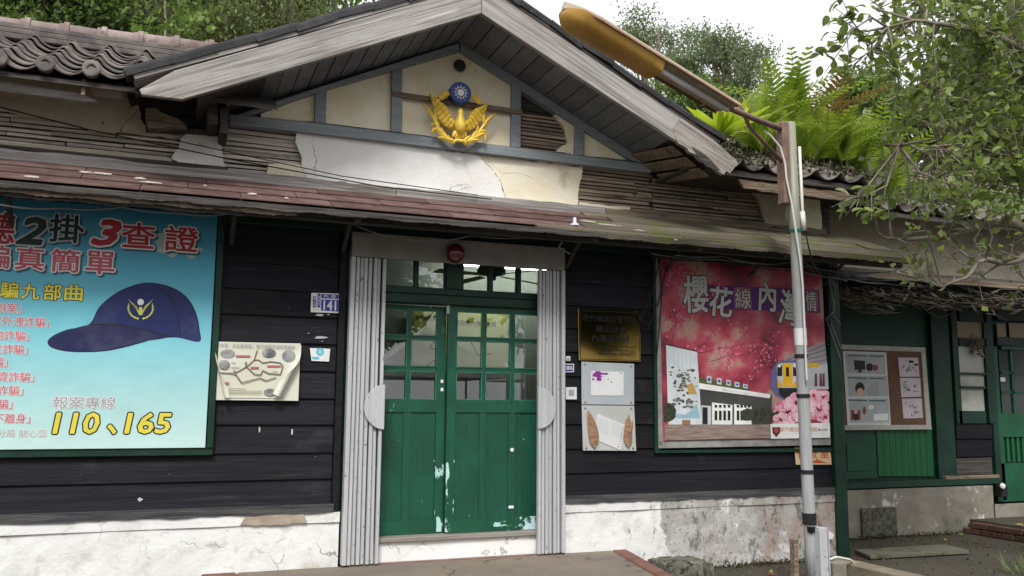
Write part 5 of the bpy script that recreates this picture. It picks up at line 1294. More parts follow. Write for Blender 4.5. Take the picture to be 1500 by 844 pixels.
for q in ((430, 245, 160, 22), (560, 375, 95, 22), (780, 357, 155, 20), (247, 547, 52, 20)): flat('place_tag_print', [cmx(q[0]-q[2]/2, q[1]-q[3]/2), cmx(q[0]+q[2]/2, q[1]-q[3]/2), cmx(q[0]+q[2]/2, q[1]+q[3]/2), cmx(q[0]-q[2]/2, q[1]+q[3]/2)], YM, ink('ink_tag', (.42, .14, .15)) if 'ink_tag' not in MATS else MATS['ink_tag'], P12, .0014)
lines('note_print', [[cmx(265, 608+k*26), cmx(640-90*(k == 0)*2, 612+k*26)] for k in range(3)]+[[cmx(300, 318), cmx(350, 322)], [cmx(300, 372), cmx(388, 374)], [cmx(760, 420), cmx(820, 418)]], YM, .0045, ink('ink_brown_note', (.28, .24, .20)), P12, .0012)
for q in ((335, 430, 14, 26), (463, 335, 12, 26)): flat('junction_print', [cmx(q[0]-q[2], q[1]-q[3]), cmx(q[0]+q[2], q[1]-q[3]), cmx(q[0]+q[2], q[1]+q[3]), cmx(q[0]-q[2], q[1]+q[3])], YM, ink('ink_junction', (.22, .19, .17)) if 'ink_junction' not in MATS else MATS['ink_junction'], P12, .0016)

# ---- washroom sign
P13 = thing('washroom_sign', 'small orange washroom sign with red characters and arrow behind the pole', 'sign', tuple(at(1192, 680, -.04)))
cw_ = crop(1120, 610, 9.375)
plate('plate', [cw_(412, 432), cw_(905, 436), cw_(925, 664), cw_(432, 666)], -.034, .005, tan, P13, .002)
for ch, cx, cy in (('化', 510, 520), ('妝', 660, 518), ('室', 820, 514)): letter('lettering', ch, *cw_(cx, cy), 13, 12.5, -.034, ink('ink_vermilion', (.56, .07, .03)) if 'ink_vermilion' not in MATS else MATS['ink_vermilion'], P13, .02)
flat('arrow', [cw_(500, 608), cw_(705, 608), cw_(705, 585), cw_(865, 643), cw_(500, 640)], -.034, MATS['ink_vermilion'], P13, .0012)

# ---- porch notice board with papers
YV = .955
cv_ = crop(1225, 495, 5.82)
P14 = thing('notice_board', 'brown cork notice board in a white frame on the dark green porch wall', 'notice board', tuple(at(1300, 630, YV)))
frm = M('board_frame_white', (.42, .42, .38), .5, ((.34, .34, .30), 8))
mb = MB()
plate('cork', [cv_(20, 80), cv_(750, 105), cv_(795, 760), cv_(40, 765)], YV, .02, M('cork_brown', (.115, .062, .038), .9, ((.15, .085, .055), 12)), P14, 0)
for q in (((5, 55), (762, 82), (762, 122), (5, 97)), ((35, 745), (812, 742), (815, 782), (38, 788)), ((725, 122), (762, 122), (812, 742), (770, 742)), ((-8, 55), (22, 97), (48, 745), (20, 785))): plate('frame_rail', [cv_(*z) for z in q], YV-.012, .032, frm, P14, .003)
def sheet_thing(label, pts, Y, m_):
    o = thing('paper_sheet', label, 'paper', tuple(at(*pts[-1], Y))); plate('sheet', pts, Y, .002, m_, o, 0); return o
pg = ink('paper_grey', (.40, .42, .42)); 
S1 = sheet_thing('tall grey poster of three cartoon scenes pinned on the cork board', [cv_(55, 112), cv_(425, 125), cv_(468, 765), cv_(98, 775)], YV-.006, ink('paper_edge', (.60, .62, .62)))
for k, (a0, b0, a1, b1, c0, d0, c1_, d1) in enumerate(((75, 130, 415, 140, 420, 312, 92, 300), (95, 325, 435, 322, 445, 498, 105, 500), (108, 520, 445, 515, 452, 720, 115, 722))): flat('scene_panel', [cv_(a0, b0), cv_(a1, b1), cv_(c0, d0), cv_(c1_, d1)], YV-.006, pg, S1, .001)
flat('monitor_print', [cv_(148, 190), cv_(243, 195), cv_(246, 272), cv_(155, 272)], YV-.006, black, S1, .002); flat('monitor_print', [cv_(190, 272), cv_(210, 272), cv_(220, 294), cv_(182, 294)], YV-.006, black, S1, .002)
flat('figure_print', [cv_(*z) for z in ell(283, 250, 32, 34, 14)], YV-.006, black, S1, .002); flat('figure_print', [cv_(*z) for z in ell(330, 255, 26, 28, 14)], YV-.006, ink('ink_maroon', (.20, .06, .04)), S1, .0024)
flat('figure_print', [cv_(*z) for z in ell(200, 430, 40, 52, 16)], YV-.006, black, S1, .002); flat('figure_print', [cv_(*z) for z in ell(203, 462, 30, 34, 16)], YV-.006, ink('ink_skin', (.55, .38, .30)), S1, .0024)
flat('shadow_figure_print', [cv_(265, 495), cv_(262, 440), cv_(300, 395), cv_(345, 385), cv_(358, 440), cv_(365, 496)], YV-.006, grey, S1, .002)
flat('chair_print', [cv_(122, 615), cv_(205, 615), cv_(205, 700), cv_(125, 700)], YV-.006, ink('ink_chair_red', (.28, .03, .02)), S1, .002); flat('figure_print', [cv_(*z) for z in ell(165, 660, 24, 45, 14)], YV-.006, black, S1, .0024); flat('figure_print', [cv_(*z) for z in ell(165, 628, 18, 22, 14)], YV-.006, MATS['ink_skin'], S1, .0028)
flat('figure_print', [cv_(*z) for z in ell(238, 620, 14, 34, 14)], YV-.006, MATS['ink_maroon'], S1, .002); flat('cloud_print', [cv_(*z) for z in ell(295, 592, 26, 18, 14)], YV-.006, whit, S1, .002); flat('text_box_print', [cv_(315, 650), cv_(438, 644), cv_(440, 700), cv_(320, 706)], YV-.006, whit, S1, .002)
lines('heading_print', [[cv_(100, 150+190*k), cv_(260, 155+190*k)] for k in range(3)]+[[cv_(280, 155+190*k), cv_(400+10*k, 157+190*k)] for k in range(3)]+[[cv_(160, 752), cv_(275, 750)]], YV-.006, .014, MATS['ink_shadow'], S1, .002)
for k, (nm, pts) in enumerate((('top', ((527, 168), (697, 170), (710, 330), (542, 332))), ('middle', ((542, 342), (715, 342), (725, 500), (555, 508))), ('bottom', ((560, 520), (728, 515), (740, 682), (572, 688))))):
    S_ = sheet_thing(f'small pinkish sketch sheet, {nm} of three on the cork board', [cv_(*z) for z in pts], YV-.006, ink('paper_pink', (.56, .48, .52)) if 'paper_pink' not in MATS else MATS['paper_pink'])
    r0 = random.Random(k); cx = sum(z[0] for z in pts)/4; cy = sum(z[1] for z in pts)/4; sg = []
    for q in range(6):
        x_, y_ = cx+r0.uniform(-60, 40), cy+r0.uniform(-45, 45); p_ = [cv_(x_, y_)]
        for w__ in range(4): x_ = min(max(x_+r0.uniform(-25, 30), cx-70), cx+70); y_ = min(max(y_+r0.uniform(-25, 25), cy-65), cy+65); p_.append(cv_(x_, y_))
        sg.append(p_)
    lines('sketch_print', sg, YV-.006, .008, ink('ink_pencil', (.13, .12, .14)) if 'ink_pencil' not in MATS else MATS['ink_pencil'], S_, .001)
    if k == 0: flat('sketch_block', [cv_(618, 192), cv_(658, 193), cv_(660, 214), cv_(620, 214)], YV-.006, black, S_, .001); flat('sketch_block', [cv_(662, 220), cv_(696, 220), cv_(697, 238), cv_(664, 238)], YV-.006, black, S_, .001)

# lettering on the chart inside
letter('lettering', '新竹縣政府', 624, 466, 30, 8, 3.288, black, yb, .01); letter('lettering', '警察局內灣派出所', 697, 474, 60, 8, 3.288, black, yb, .01)
lines('chart_line', [[(618, 490), (640, 492), (630, 510), (642, 512)], [(620, 540), (636, 528), (640, 530)], [(690, 500), (700, 520), (720, 518)]], 3.288, .016, black, yb)

# ---- red alarm lamp over the door
P15 = thing('alarm_lamp', 'dark red round lamp mounted on the grey gate header', 'lamp', tuple(at(667, 371, -.11)))
p = at(669, 370, -.2)
mb = MB(); mb.lathe((p.x, -.106, p.z), [(.085, 0), (.085, -.02), (.075, -.03)], 24, 'y'); mb.build('base', gatehead, P15, smooth=True)
rl = M('red_lamp_glass', (.10, .006, .014), .14, spec=.7, coat=.5)
mb = MB(); mb.lathe((p.x, -.136, p.z), [(.078, 0)]+[(.080*math.cos(a_*math.pi/16), -.02-.085*math.sin(a_*math.pi/16)) for a_ in range(0, 8)]+[(.001, -.105)], 28, 'y'); mb.build('dome', rl, P15, smooth=True)

# ---- police emblem
YE = -.10
P16 = thing('police_emblem', 'gold dove and laurel police emblem with a blue sun disc on the gable', 'emblem', tuple(at(672, 215, YE)))
ce = crop(600, 90, 6.03)
def E_(cx, cy, dy=0.0): return at(*ce(cx, cy), YE)-Vector((0, dy, 0))
pc = E_(443, 285)
mb = MB(); mb.lathe((pc.x, YE, pc.z), [(0, -.028), (.088, -.028), (.094, -.022), (.094, .06)], 32, 'y'); disc = mb.build('disc', bluem, P16)
mb = MB()
for k in range(12):
    an = 2*math.pi*k/12; r0, r1 = .041, .064; o_ = Vector((0, -.030, 0)); c_ = Vector((pc.x, YE, pc.z))
    f_ = lambda a_, r_: c_+o_+Vector((math.cos(a_)*r_, 0, math.sin(a_)*r_))
    mb.face([f_(an-.22, r0), f_(an+.22, r0), f_(an, r1)])
n = 24
for k in range(n):
    a0, a1 = 2*math.pi*k/n, 2*math.pi*(k+1)/n; mb.face([f_(a0, .040), f_(a1, .040), f_(a1, .0445), f_(a0, .0445)])
mb.face([f_(2*math.pi*k/24, .030) for k in range(24)])
mb.build('sun_print', creamw, disc)
def wing(pts_o, spine, edge, nf, sgn):
    mb = MB(); mb.prism([E_(a_, b_, .005) for a_, b_ in pts_o], (0, .03, 0)); wg = mb.build('wing', goldm, P16, bevel=.006)
    for row, (s0, ln, dy_) in enumerate(((0.0, 1.0, .012), (0.0, .55, .022))):
        for k in range(nf):
            t_ = (k+.5)/nf
            def ip(pl, t):
                x_ = t*(len(pl)-1); i = min(int(x_), len(pl)-2); f_ = x_-i; return (pl[i][0]+(pl[i+1][0]-pl[i][0])*f_, pl[i][1]+(pl[i+1][1]-pl[i][1])*f_)
            b_ = ip(spine, t_*.96); e_ = ip(edge, t_*.92)
            tip = (b_[0]+(e_[0]-b_[0])*ln, b_[1]+(e_[1]-b_[1])*ln)
            m2 = MB(); m2.blade(E_(*b_, dy_), E_(*tip, dy_-.004), .042, .014, n=5, fat=.6); m2.build('feather', goldm, wg)
    return wg
wing([(176, 268), (215, 300), (268, 350), (325, 395), (350, 440), (372, 500), (410, 530), (412, 590), (370, 600), (310, 570), (262, 520), (228, 450), (205, 370)], [(405, 545), (372, 505), (345, 440), (310, 392), (250, 340), (200, 295)], [(372, 598), (315, 575), (268, 525), (232, 455), (208, 375), (180, 275)], 8, -1)
wing([(702, 360), (640, 395), (580, 415), (540, 450), (515, 510), (475, 540), (478, 600), (520, 618), (575, 590), (625, 540), (660, 470), (685, 410)], [(480, 550), (515, 512), (540, 455), (580, 420), (640, 398), (690, 368)], [(518, 618), (572, 592), (622, 545), (655, 480), (680, 420), (698, 365)], 8, 1)
# body, head, tail
mb = MB(); body_pts = [(440, 428, .014), (440, 452, .026), (438, 490, .026), (438, 530, .040), (437, 570, .050), (436, 610, .044), (436, 650, .022)]
mb.tube([E_(a_, b_, .03) for a_, b_, _ in body_pts], [q[2] for q in body_pts], 12); mb.build('body', goldm, P16, smooth=True)
mb = MB(); mb.blade(E_(425, 455, .04), E_(402, 458, .035), .014, .01); mb.build('beak', goldm, P16)
mb = MB()
tw = mb
for k in range(5):
    an = (k-2)*.36; m2 = MB(); m2.blade(E_(436, 610, .022+.002*(k % 2)), E_(436+95*math.sin(an), 612+78*math.cos(an), .014+.002*(k % 2)), .052, .014, n=5, fat=.6); m2.build('tail_feather', goldm, P16)
# wreath
def wreath(pts, leaves, sgn):
    mb = MB(); n = len(pts); mb.tube([E_(a_, b_, .012) for a_, b_ in pts], [.006+.012*min(1, k/(n*.6)) for k in range(n)], 8); st_ = mb.build('laurel_branch', goldm, P16, smooth=True)
    for b0, b1, c0, c1_, w_ in leaves:
        m2 = MB(); m2.blade(E_(b0, b1, .016), E_(c0, c1_, .020), w_, .016, n=6, bend=.06*sgn); m2.build('leaf', goldm, st_)
wreath([(112, 385), (160, 420), (200, 490), (232, 560), (270, 640), (330, 690), (400, 720)], [(200, 500, 105, 382, .034), (222, 560, 210, 430, .032), (215, 560, 178, 575, .026), (235, 590, 190, 640, .034), (245, 600, 240, 530, .030), (285, 660, 270, 585, .03), (330, 700, 240, 680, .036), (350, 705, 330, 655, .03), (400, 725, 300, 690, .045), (330, 690, 205, 590, .050), (225, 470, 215, 395, .022)], 1)
wreath([(750, 470), (690, 510), (650, 570), (610, 630), (560, 680), (470, 725)], [(640, 590, 755, 468, .034), (655, 560, 655, 470, .030), (640, 590, 680, 560, .024), (620, 630, 675, 625, .036), (660, 640, 660, 720, .022), (600, 650, 600, 570, .030), (560, 690, 680, 640, .042), (540, 700, 620, 600, .034), (480, 725, 610, 700, .045), (470, 720, 540, 660, .03)], -1)
mb = MB(); mb.tube([E_(375, 735, .03), E_(400, 705, .03), E_(470, 712, .03), E_(490, 755, .03)], [.012, .016, .016, .012], 8); mb.build('ribbon_knot', goldm, P16, smooth=True)
for (a0, b0, a1, b1) in ((248, 345, 340, 275), (625, 385, 560, 305)):
    m2 = MB(); m2.tube([E_(a0, b0, .01), E_(a1, b1, .012)], .006, 6); ea = m2.build('wheat_ear', goldm, P16)
    for k in range(5):
        for sg in (-1, 1):
            t_ = .12+.17*k; bx, by = a0+(a1-a0)*t_, b0+(b1-b0)*t_; dx, dy_ = a1-a0, b1-b0; nx_, ny_ = -dy_*sg*.25, dx*sg*.25
            m3 = MB(); m3.blade(E_(bx, by, .014), E_(bx+dx*.24+nx_, by+dy_*.24+ny_, .016), .022, .012, n=4); m3.build('grain', goldm, ea)
# ------------------------------------------------------------------ street lamp pole in front of the wall
YL = -1.0
p0 = at(1189, 830, YL); p1 = at(1157, 180, YL)
lean = (p1-p0)/(p1.z-p0.z)
base = p0+lean*(0-p0.z)
LP = thing('street_lamp', 'grey street lamp pole with amber half-covered tube lamp reaching over the gable', 'street lamp', tuple(base))
def pp(z): return base+lean*z
zs = [0.0, .3, .6, 1.2, 2.0, 2.9, p1.z]
mb = MB(); mb.tube([pp(z) for z in zs], [.048, .048, .048, .048, .047, .046, .044], 18); mb.build('pole', polem, LP, smooth=True)
def band(py, h, m_, rr_=.006):
    z = at(1180, py, YL).z; mb = MB(); mb.tube([pp(z-h/2), pp(z+h/2)], .049+rr_, 18); mb.build('strap', m_, LP, smooth=False)
for py, h, m_ in ((522, .030, blackm), (580, .030, blackm), (691, .03, blackm), (760, .09, blackm), (340, .022, M('green_tape', (.01, .13, .11), .5))): band(py, h, m_)
z = at(1180, 494, YL).z; mb = MB(); mb.tube([pp(z-.07), pp(z+.07)], .050, 18, cap=False); mb.build('paper_label', white, LP, smooth=True)
mb = MB(); q = pp(at(1180, 772, YL).z); mb.lathe((q.x-.02, q.y-.04, q.z-.05), [(0, 0), (.03, .02), (.034, .06)], 12); mb.build('cable_sleeve', blackm, LP, smooth=True)
# grey channel and stay beside the foot
mb = MB(); q = at(1200, 800, YL-.05); mb.box(q.x-.038, q.x+.042, YL-.10, YL-.02, 0, at(1200, 772, YL-.05).z); mb.box(q.x-.045, q.x-.039, YL-.115, YL-.02, 0, at(1200, 775, YL-.05).z); mb.box(q.x+.043, q.x+.049, YL-.115, YL-.02, 0, at(1200, 775, YL-.05).z); mb.build('channel_post', gate_m, LP, bevel=.003)
mb = MB(); q = at(1174, 800, YL); mb.box(q.x-.07, q.x-.028, YL+.0, YL+.06, 0, at(1174, 790, YL).z); mb.build('timber_stay', rotw, LP, bevel=.004)
# mounting plate, arm, lamp
top = pp(p1.z)
mb = MB(); mb.box(top.x-.115, top.x-.045, YL-.05, YL+.05, at(1150, 300, YL).z, top.z-.01); mb.build('mounting_plate', rustm, LP, bevel=.01)
hz0 = CAM+ray(1068, 160)*6.75       # lamp tail
hz1 = CAM+ray(826, 14)*5.35         # lamp nose
arm0 = Vector((top.x-.08, YL, at(1148, 190, YL).z))
mb = MB(); mb.tube([arm0, arm0.lerp(hz0, .5), hz0+(hz1-hz0)*.05], .024, 10); mb.build('arm', rustm, LP, smooth=True)
st0 = Vector((top.x-.08, YL, at(1125, 222, YL).z)); 
mb = MB(); mb.tube([Vector((top.x-.06, YL, at(1130, 240, YL).z)), CAM+ray(1097, 185)*7.05, CAM+ray(1085, 155)*6.95], .016, 8); mb.build('arm_stay', rustm, LP, smooth=True)
ax = (hz1-hz0); LL = ax.length; ax.normalize()
dn = Vector((0, 0, -1)); dn = (dn-ax*dn.dot(ax)).normalized(); sd2 = ax.cross(dn)
def lp(u, s_, d): return hz0+ax*(u*LL)+sd2*s_+dn*d
def shell(name, u0, u1, prof, mat, nose=True, n=14, smooth=True, cap0=False):
    # prof(s in -1..1) -> (side, depth); lofted along the lamp with a rounded nose
    mb = MB(); rows = []
    us = [u0+(u1-u0)*k/8 for k in range(9)]
    if nose: us = us[:-1]+[u1-(u1-u0)*.12*(1-math.sin(k*math.pi/10)) for k in range(6)]
    for u in us:
        f_ = 1.0
        if nose and u > u1-(u1-u0)*.12:
            q_ = (u-(u1-(u1-u0)*.12))/((u1-u0)*.12); f_ = math.sqrt(max(.0, 1-q_*q_))*.92+.08*(1-q_)
        b = len(mb.v)
        for k in range(n+1):
            s_, d = prof(-1+2*k/n); mb.v.append(lp(u, s_*f_, d*(f_ if d > 0 else 1)))
        rows.append(b)
    for a_, b_ in zip(rows[:-1], rows[1:]):
        for k in range(n): mb.f.append((a_+k, a_+k+1, b_+k+1, b_+k)); mb.mi.append(0)
    if cap0: mb.f.append(tuple(rows[0]+k for k in range(n+1))); mb.mi.append(0)
    mb.f.append(tuple(rows[-1]+k for k in reversed(range(n+1)))); mb.mi.append(0)
    return mb.build(name, mat, LP, smooth=smooth)
Wl = .108
amber = M('amber_cover', (.55, .30, .06), .35, ((.62, .37, .09), 3), [dict(col=(.38, .20, .05), scale=5, lo=.6, hi=.8, op=.5)], spec=.5, trans=.3)
hood = M('lamp_hood', (.30, .235, .175), .6, ((.38, .32, .25), 5), [dict(col=(.13, .10, .08), scale=9, lo=.6, hi=.75)])
hoodr = M('lamp_hood_rim', (.20, .10, .06), .6, ((.28, .15, .10), 6))
shell('hood', 0.0, 1.0, lambda s_: (Wl*s_, -.050*math.sqrt(max(0, 1-s_*s_))-.004), hood, cap0=True)
shell('rim', 0.0, 1.002, lambda s_: (Wl*1.06*s_, -.004 if abs(s_) < .98 else .014), hoodr, n=40, smooth=False)
shell('amber_cover', .52, 1.0, lambda s_: (Wl*.98*s_, .108*(max(0, 1-abs(s_)**2.6))**.5), amber, cap0=True)
mb = MB(); mb.tube([lp(.03, .02, .030), lp(.53, .02, .030)], .021, 12); mb.build('tube', white, LP, smooth=True)
mb = MB(); mb.hexa([lp(.02, -.09, .001), lp(.51, -.09, .001), lp(.51, .09, .001), lp(.02, .09, .001), lp(.02, -.06, .018), lp(.51, -.06, .018), lp(.51, .06, .018), lp(.02, .06, .018)]); mb.build('reflector', hood, LP)
for u in (.10, .52, .90):
    mb = MB(); mb.box(-.012, .012, -.012, .012, -.012, .012); mb.v = [v_+lp(u, -Wl*1.05, -.004) for v_ in mb.v]; mb.build('clip', cable_w, LP)
# cables down the pole
def pc(px, py, dy=-.07): return at(px, py, YL+dy)
cable([pc(1120, 192), pc(1130, 200), pc(1143, 216), pc(1150, 240), pc(1152, 262), pc(1160, 300), pc(1166, 340), pc(1172, 380), pc(1176, 420), pc(1178, 470), pc(1180, 520), pc(1182, 560)], .009, cable_w, LP)
mb = MB(); mb.tube([pc(1171, 215, -.03), pc(1175, 300, -.03), pc(1177, 335, -.03)], .013, 8); mb.tube([pc(1175, 310, -.035), pc(1178, 338, -.035)], .022, 8); mb.build('conduit', cable_w, LP, smooth=True)
cable([pc(1178, 330, -.03), pc(1184, 360, -.02), pc(1190, 385, .1), pc(1200, 400, .6)], .006, cable_b, LP)
for py in (210, 305): band(py, .010, cable_b, -.006)

# ------------------------------------------------------------------ small things at the foot of the wall
ST = thing('stone_block', 'mossy grey square stone block in front of the peeling plinth', 'stone', (3.85, -.72, 0))
a_ = [at(980, 826, -.86), at(1043, 826, -.86)]
x0, x1 = a_[0].x, a_[1].x; zt_ = .225
mb = MB(); n = 9; rr = random.Random(2)
b0 = len(mb.v)
for j in range(n+1):
    for i in range(n+1):
        mb.v.append(Vector((x0+(x1-x0)*i/n, -.88+.34*j/n, zt_+rr.uniform(-.008, .006)-(.014 if i in (0, n) or j in (0, n) else 0))))
for j in range(n):
    for i in range(n): q = j*(n+1)+i; mb.f.append((q, q+1, q+n+2, q+n+1)); mb.mi.append(0)
ring = [i for i in range(n+1)]+[j*(n+1)+n for j in range(1, n+1)]+[n*(n+1)+i for i in range(n-1, -1, -1)]+[j*(n+1) for j in range(n-1, 0, -1)]
prev = ring
for lv in range(1, 6):
    z = zt_*(1-lv/5); cur = []
    for i in ring:
        v_ = mb.v[i]; cx, cy = (x0+x1)/2, -.71; f_ = 1.0+.03*rr.random()
        cur.append(len(mb.v)); mb.v.append(Vector((cx+(v_.x-cx)*f_, cy+(v_.y-cy)*f_, z)))
    for k in range(len(ring)):
        k2 = (k+1) % len(ring); mb.f.append((prev[k], cur[k], cur[k2], prev[k2])); mb.mi.append(0)
    prev = cur
mb.build('block', stone_m, ST, smooth=False)

KB = thing('concrete_rail', 'weathered concrete rail lying to the right of the lamp pole foot', 'rail', (5.3, -1.0, 0))
A_ = atz(1222, 817, .12); B_ = atz(1350, 846, .12); d = (B_-A_); d.z = 0; d.normalize(); s_ = Vector((-d.y, d.x, 0)); B2 = A_+d*2.4
mb = MB(); w_ = .09
mb.hexa([A_-s_*w_+Vector((0, 0, -.12)), B2-s_*w_+Vector((0, 0, -.12)), B2+s_*w_+Vector((0, 0, -.12)), A_+s_*w_+Vector((0, 0, -.12)), A_-s_*w_, B2-s_*w_, B2+s_*w_, A_+s_*w_]); mb.build('beam', M('rail_concrete', (.24, .205, .14), .9, ((.18, .16, .12), 6), [dict(col=(.12, .12, .08), scale=5, lo=.6, hi=.75)], bump=.5), KB, bevel=.012)
mb = MB(); C_ = at(1220, 832, -.9); mb.box(C_.x-.08, C_.x+.06, -1.0, -.86, 0, C_.z+.06); mb.build('end_post', cement, KB, bevel=.01)
cable([at(1208, 822, -.95), at(1225, 816, -.9), at(1245, 820, -.85), at(1252, 826, -.8)], .010, cable_w, KB, 'hose')
PK = thing('plank_on_ground', 'flat grey plank lying on the ground before the porch plinth', 'plank', tuple(atz(1330, 806, .02)))
q = [atz(1252, 805, .045), atz(1275, 814, .045), atz(1420, 806, .045), atz(1385, 797, .045)]
mb = MB(); mb.prism(q, (0, 0, -.035)); mb.build('board', M('plank_grey', (.10, .098, .068), .9, ((.14, .135, .10), 4, GX), [dict(col=(.05, .055, .025), scale=5, lo=.52, hi=.66)], bump=.4), PK, bevel=.004)
LF = 0
rr = random.Random(31)
lfm = [M('fallen_leaf_brown', (.12, .055, .03), .8), M('fallen_leaf_yellow', (.24, .19, .06), .8)]
for k, (px, py) in enumerate(((1125, 842), (1128, 839), (1500, 770), (1494, 768), (1393, 798), (1384, 792), (1450, 801), (1403, 783))):
    zz = .012 if px not in (1500, 1494) else .16
    P_ = atz(px, py, zz); an = rr.uniform(0, 6.28)
    mb = MB(); mb.blade(P_, P_+Vector((math.cos(an)*.08, math.sin(an)*.08, .01)), .036, .016, up_dir=(0, 0, 1), n=5)
    where = ['curled brown fallen leaf right of the mossy stone block', 'yellowish fallen leaf touching the curled one by the mossy stone block', 'yellow fallen leaf at the right image edge on the brick porch step', 'yellow fallen leaf nearer the bricks on the porch step', 'brown fallen leaf just behind the flat grey plank', 'yellow fallen leaf on the plank end by the porch plinth', 'brown fallen leaf between the plank and the brick step', 'yellow fallen leaf in the corner of plinth and brick step', 'brown fallen leaf in front of the flat grey plank', 'yellow fallen leaf in front of the brick step', 'brown fallen leaf nearest the grass tuft'][k]
    o = mb.build('fallen_leaf', lfm[0 if 'brown' in where else 1], None)
    tag(o, where, 'leaf', 'fallen leaves')
# light fitting box by the porch door
mb = MB(); p = at(1462, 716, .9); mb.box(p.x-.05, p.x+.05, .80, .90, p.z-.09, p.z+.04); mb.build('meter_box', blackm, B, bevel=.01)
mb = MB(); p = at(1468, 712, .8); mb.lathe((p.x, .8, p.z), [(0, -.03), (.03, -.02), (.035, 0)], 12, 'y'); mb.build('meter_knob', white, B)
# ------------------------------------------------------------------ vegetation
def leafmat(name, cols, trans=.35, rough=.5, spec=.3):
    m = bpy.data.materials.new(name); m.use_nodes = True; t = m.node_tree; t.nodes.clear(); L = t.links.new
    out = t.nodes.new('ShaderNodeOutputMaterial'); bs = t.nodes.new('ShaderNodeBsdfPrincipled'); tl = t.nodes.new('ShaderNodeBsdfTranslucent'); mx = t.nodes.new('ShaderNodeMixShader')
    ge = t.nodes.new('ShaderNodeNewGeometry'); oi = t.nodes.new('ShaderNodeObjectInfo'); ad = t.nodes.new('ShaderNodeMath'); ad.operation = 'ADD'; fr_ = t.nodes.new('ShaderNodeMath'); fr_.operation = 'FRACT'
    L(ge.outputs['Random Per Island'], ad.inputs[0]); L(oi.outputs['Random'], ad.inputs[1]); L(ad.outputs[0], fr_.inputs[0])
    cr = t.nodes.new('ShaderNodeValToRGB'); n = len(cols)
    cr.color_ramp.elements[0].color = (*cols[0], 1); cr.color_ramp.elements[-1].color = (*cols[-1], 1)
    for k in range(1, n-1): e_ = cr.color_ramp.elements.new(k/(n-1)); e_.color = (*cols[k], 1)
    L(fr_.outputs[0], cr.inputs[0])
    L(cr.outputs[0], bs.inputs['Base Color']); L(cr.outputs[0], tl.inputs[0]); bs.inputs['Roughness'].default_value = rough; bs.inputs['Specular IOR Level'].default_value = spec
    mx.inputs[0].default_value = trans; L(bs.outputs[0], mx.inputs[1]); L(tl.outputs[0], mx.inputs[2]); L(mx.outputs[0], out.inputs['Surface'])
    return m
bark = M('bark', (.14, .115, .09), .95, ((.22, .19, .155), 8, (3, 3, .6)), [dict(col=(.10, .12, .06), scale=3, lo=.55, hi=.7, op=.7)], bump=.8, bscale=14, bstr=(2, 2, .4))
twigm = M('twig', (.15, .13, .10), .9, ((.23, .205, .165), 9))
def unit(v): return v/np.maximum(np.linalg.norm(v, axis=1, keepdims=True), 1e-9)
def leaves(name, cen, Ln, Wd, mat, parent, droop=.3, rng=RNG, flat_=0.0, dirs=None):
    n = len(cen)
    d = rng.normal(size=(n, 3)) if dirs is None else dirs+rng.normal(size=(n, 3))*.45
    d[:, 2] -= droop; d = unit(d)
    s_ = rng.normal(size=(n, 3)); s_[:, 2] *= (1-flat_); s_ = unit(s_-d*(s_*d).sum(1, keepdims=True)); nn = np.cross(d, s_)
    L_ = Ln*rng.uniform(.65, 1.25, size=(n, 1)); W_ = Wd*rng.uniform(.75, 1.2, size=(n, 1))
    b = cen-d*L_*.5; tip = cen+d*L_*.5; m1 = cen-d*L_*.05+s_*W_*.5+nn*W_*.12; m2 = cen-d*L_*.05-s_*W_*.5+nn*W_*.12
    V = np.stack([b, m1, tip, m2], 1).reshape(-1, 3)
    pl = np.array(wloc(parent)) if parent is not None else np.zeros(3)
    V = V-pl
    me = bpy.data.meshes.new(name); me.vertices.add(4*n); me.vertices.foreach_set('co', V.astype(np.float32).ravel())
    idx = np.arange(4*n).reshape(n, 4); tri = np.concatenate([idx[:, [0, 1, 2]], idx[:, [0, 2, 3]]], 1).reshape(-1, 3)
    me.loops.add(6*n); me.loops.foreach_set('vertex_index', tri.astype(np.int32).ravel())
    me.polygons.add(2*n); me.polygons.foreach_set('loop_start', np.arange(0, 6*n, 3, dtype=np.int32)); me.polygons.foreach_set('loop_total', np.full(2*n, 3, dtype=np.int32))
    me.materials.append(mat); me.update(calc_edges=True)
    o = bpy.data.objects.new(name, me); COL.objects.link(o)
    if parent is not None: o.parent = parent
    return o
def hillz(x, y):
    rat = x/(y+6.8); f_ = 1-min(1, max(0, (rat-.12)/.35)); f_ = f_*f_*(3-2*f_); f_ = .38+.62*f_
    h_ = max(0, y-5.5)*.62; h_ = 15*math.tanh(h_/15)
    return h_*f_+noise.noise(Vector((x*.12, y*.12, 0)))*1.0*min(1, max(0, (y-6)/6))
mb = MB(); nx, ny = 60, 50; X0, X1, Y0, Y1 = -45, 75, 4.5, 90
for j in range(ny+1):
    for i in range(nx+1):
        x, y = X0+(X1-X0)*i/nx, Y0+(Y1-Y0)*(j/ny)**1.6; mb.v.append(Vector((x, y, hillz(x, y)+.01)))
for j in range(ny):
    for i in range(nx): q = j*(nx+1)+i; mb.f.append((q, q+1, q+nx+2, q+nx+1)); mb.mi.append(0)
structure(mb.build('hillside', M('hill_soil', (.03, .045, .015), .95, ((.06, .07, .03), 2), bump=.5, bscale=3), smooth=True))

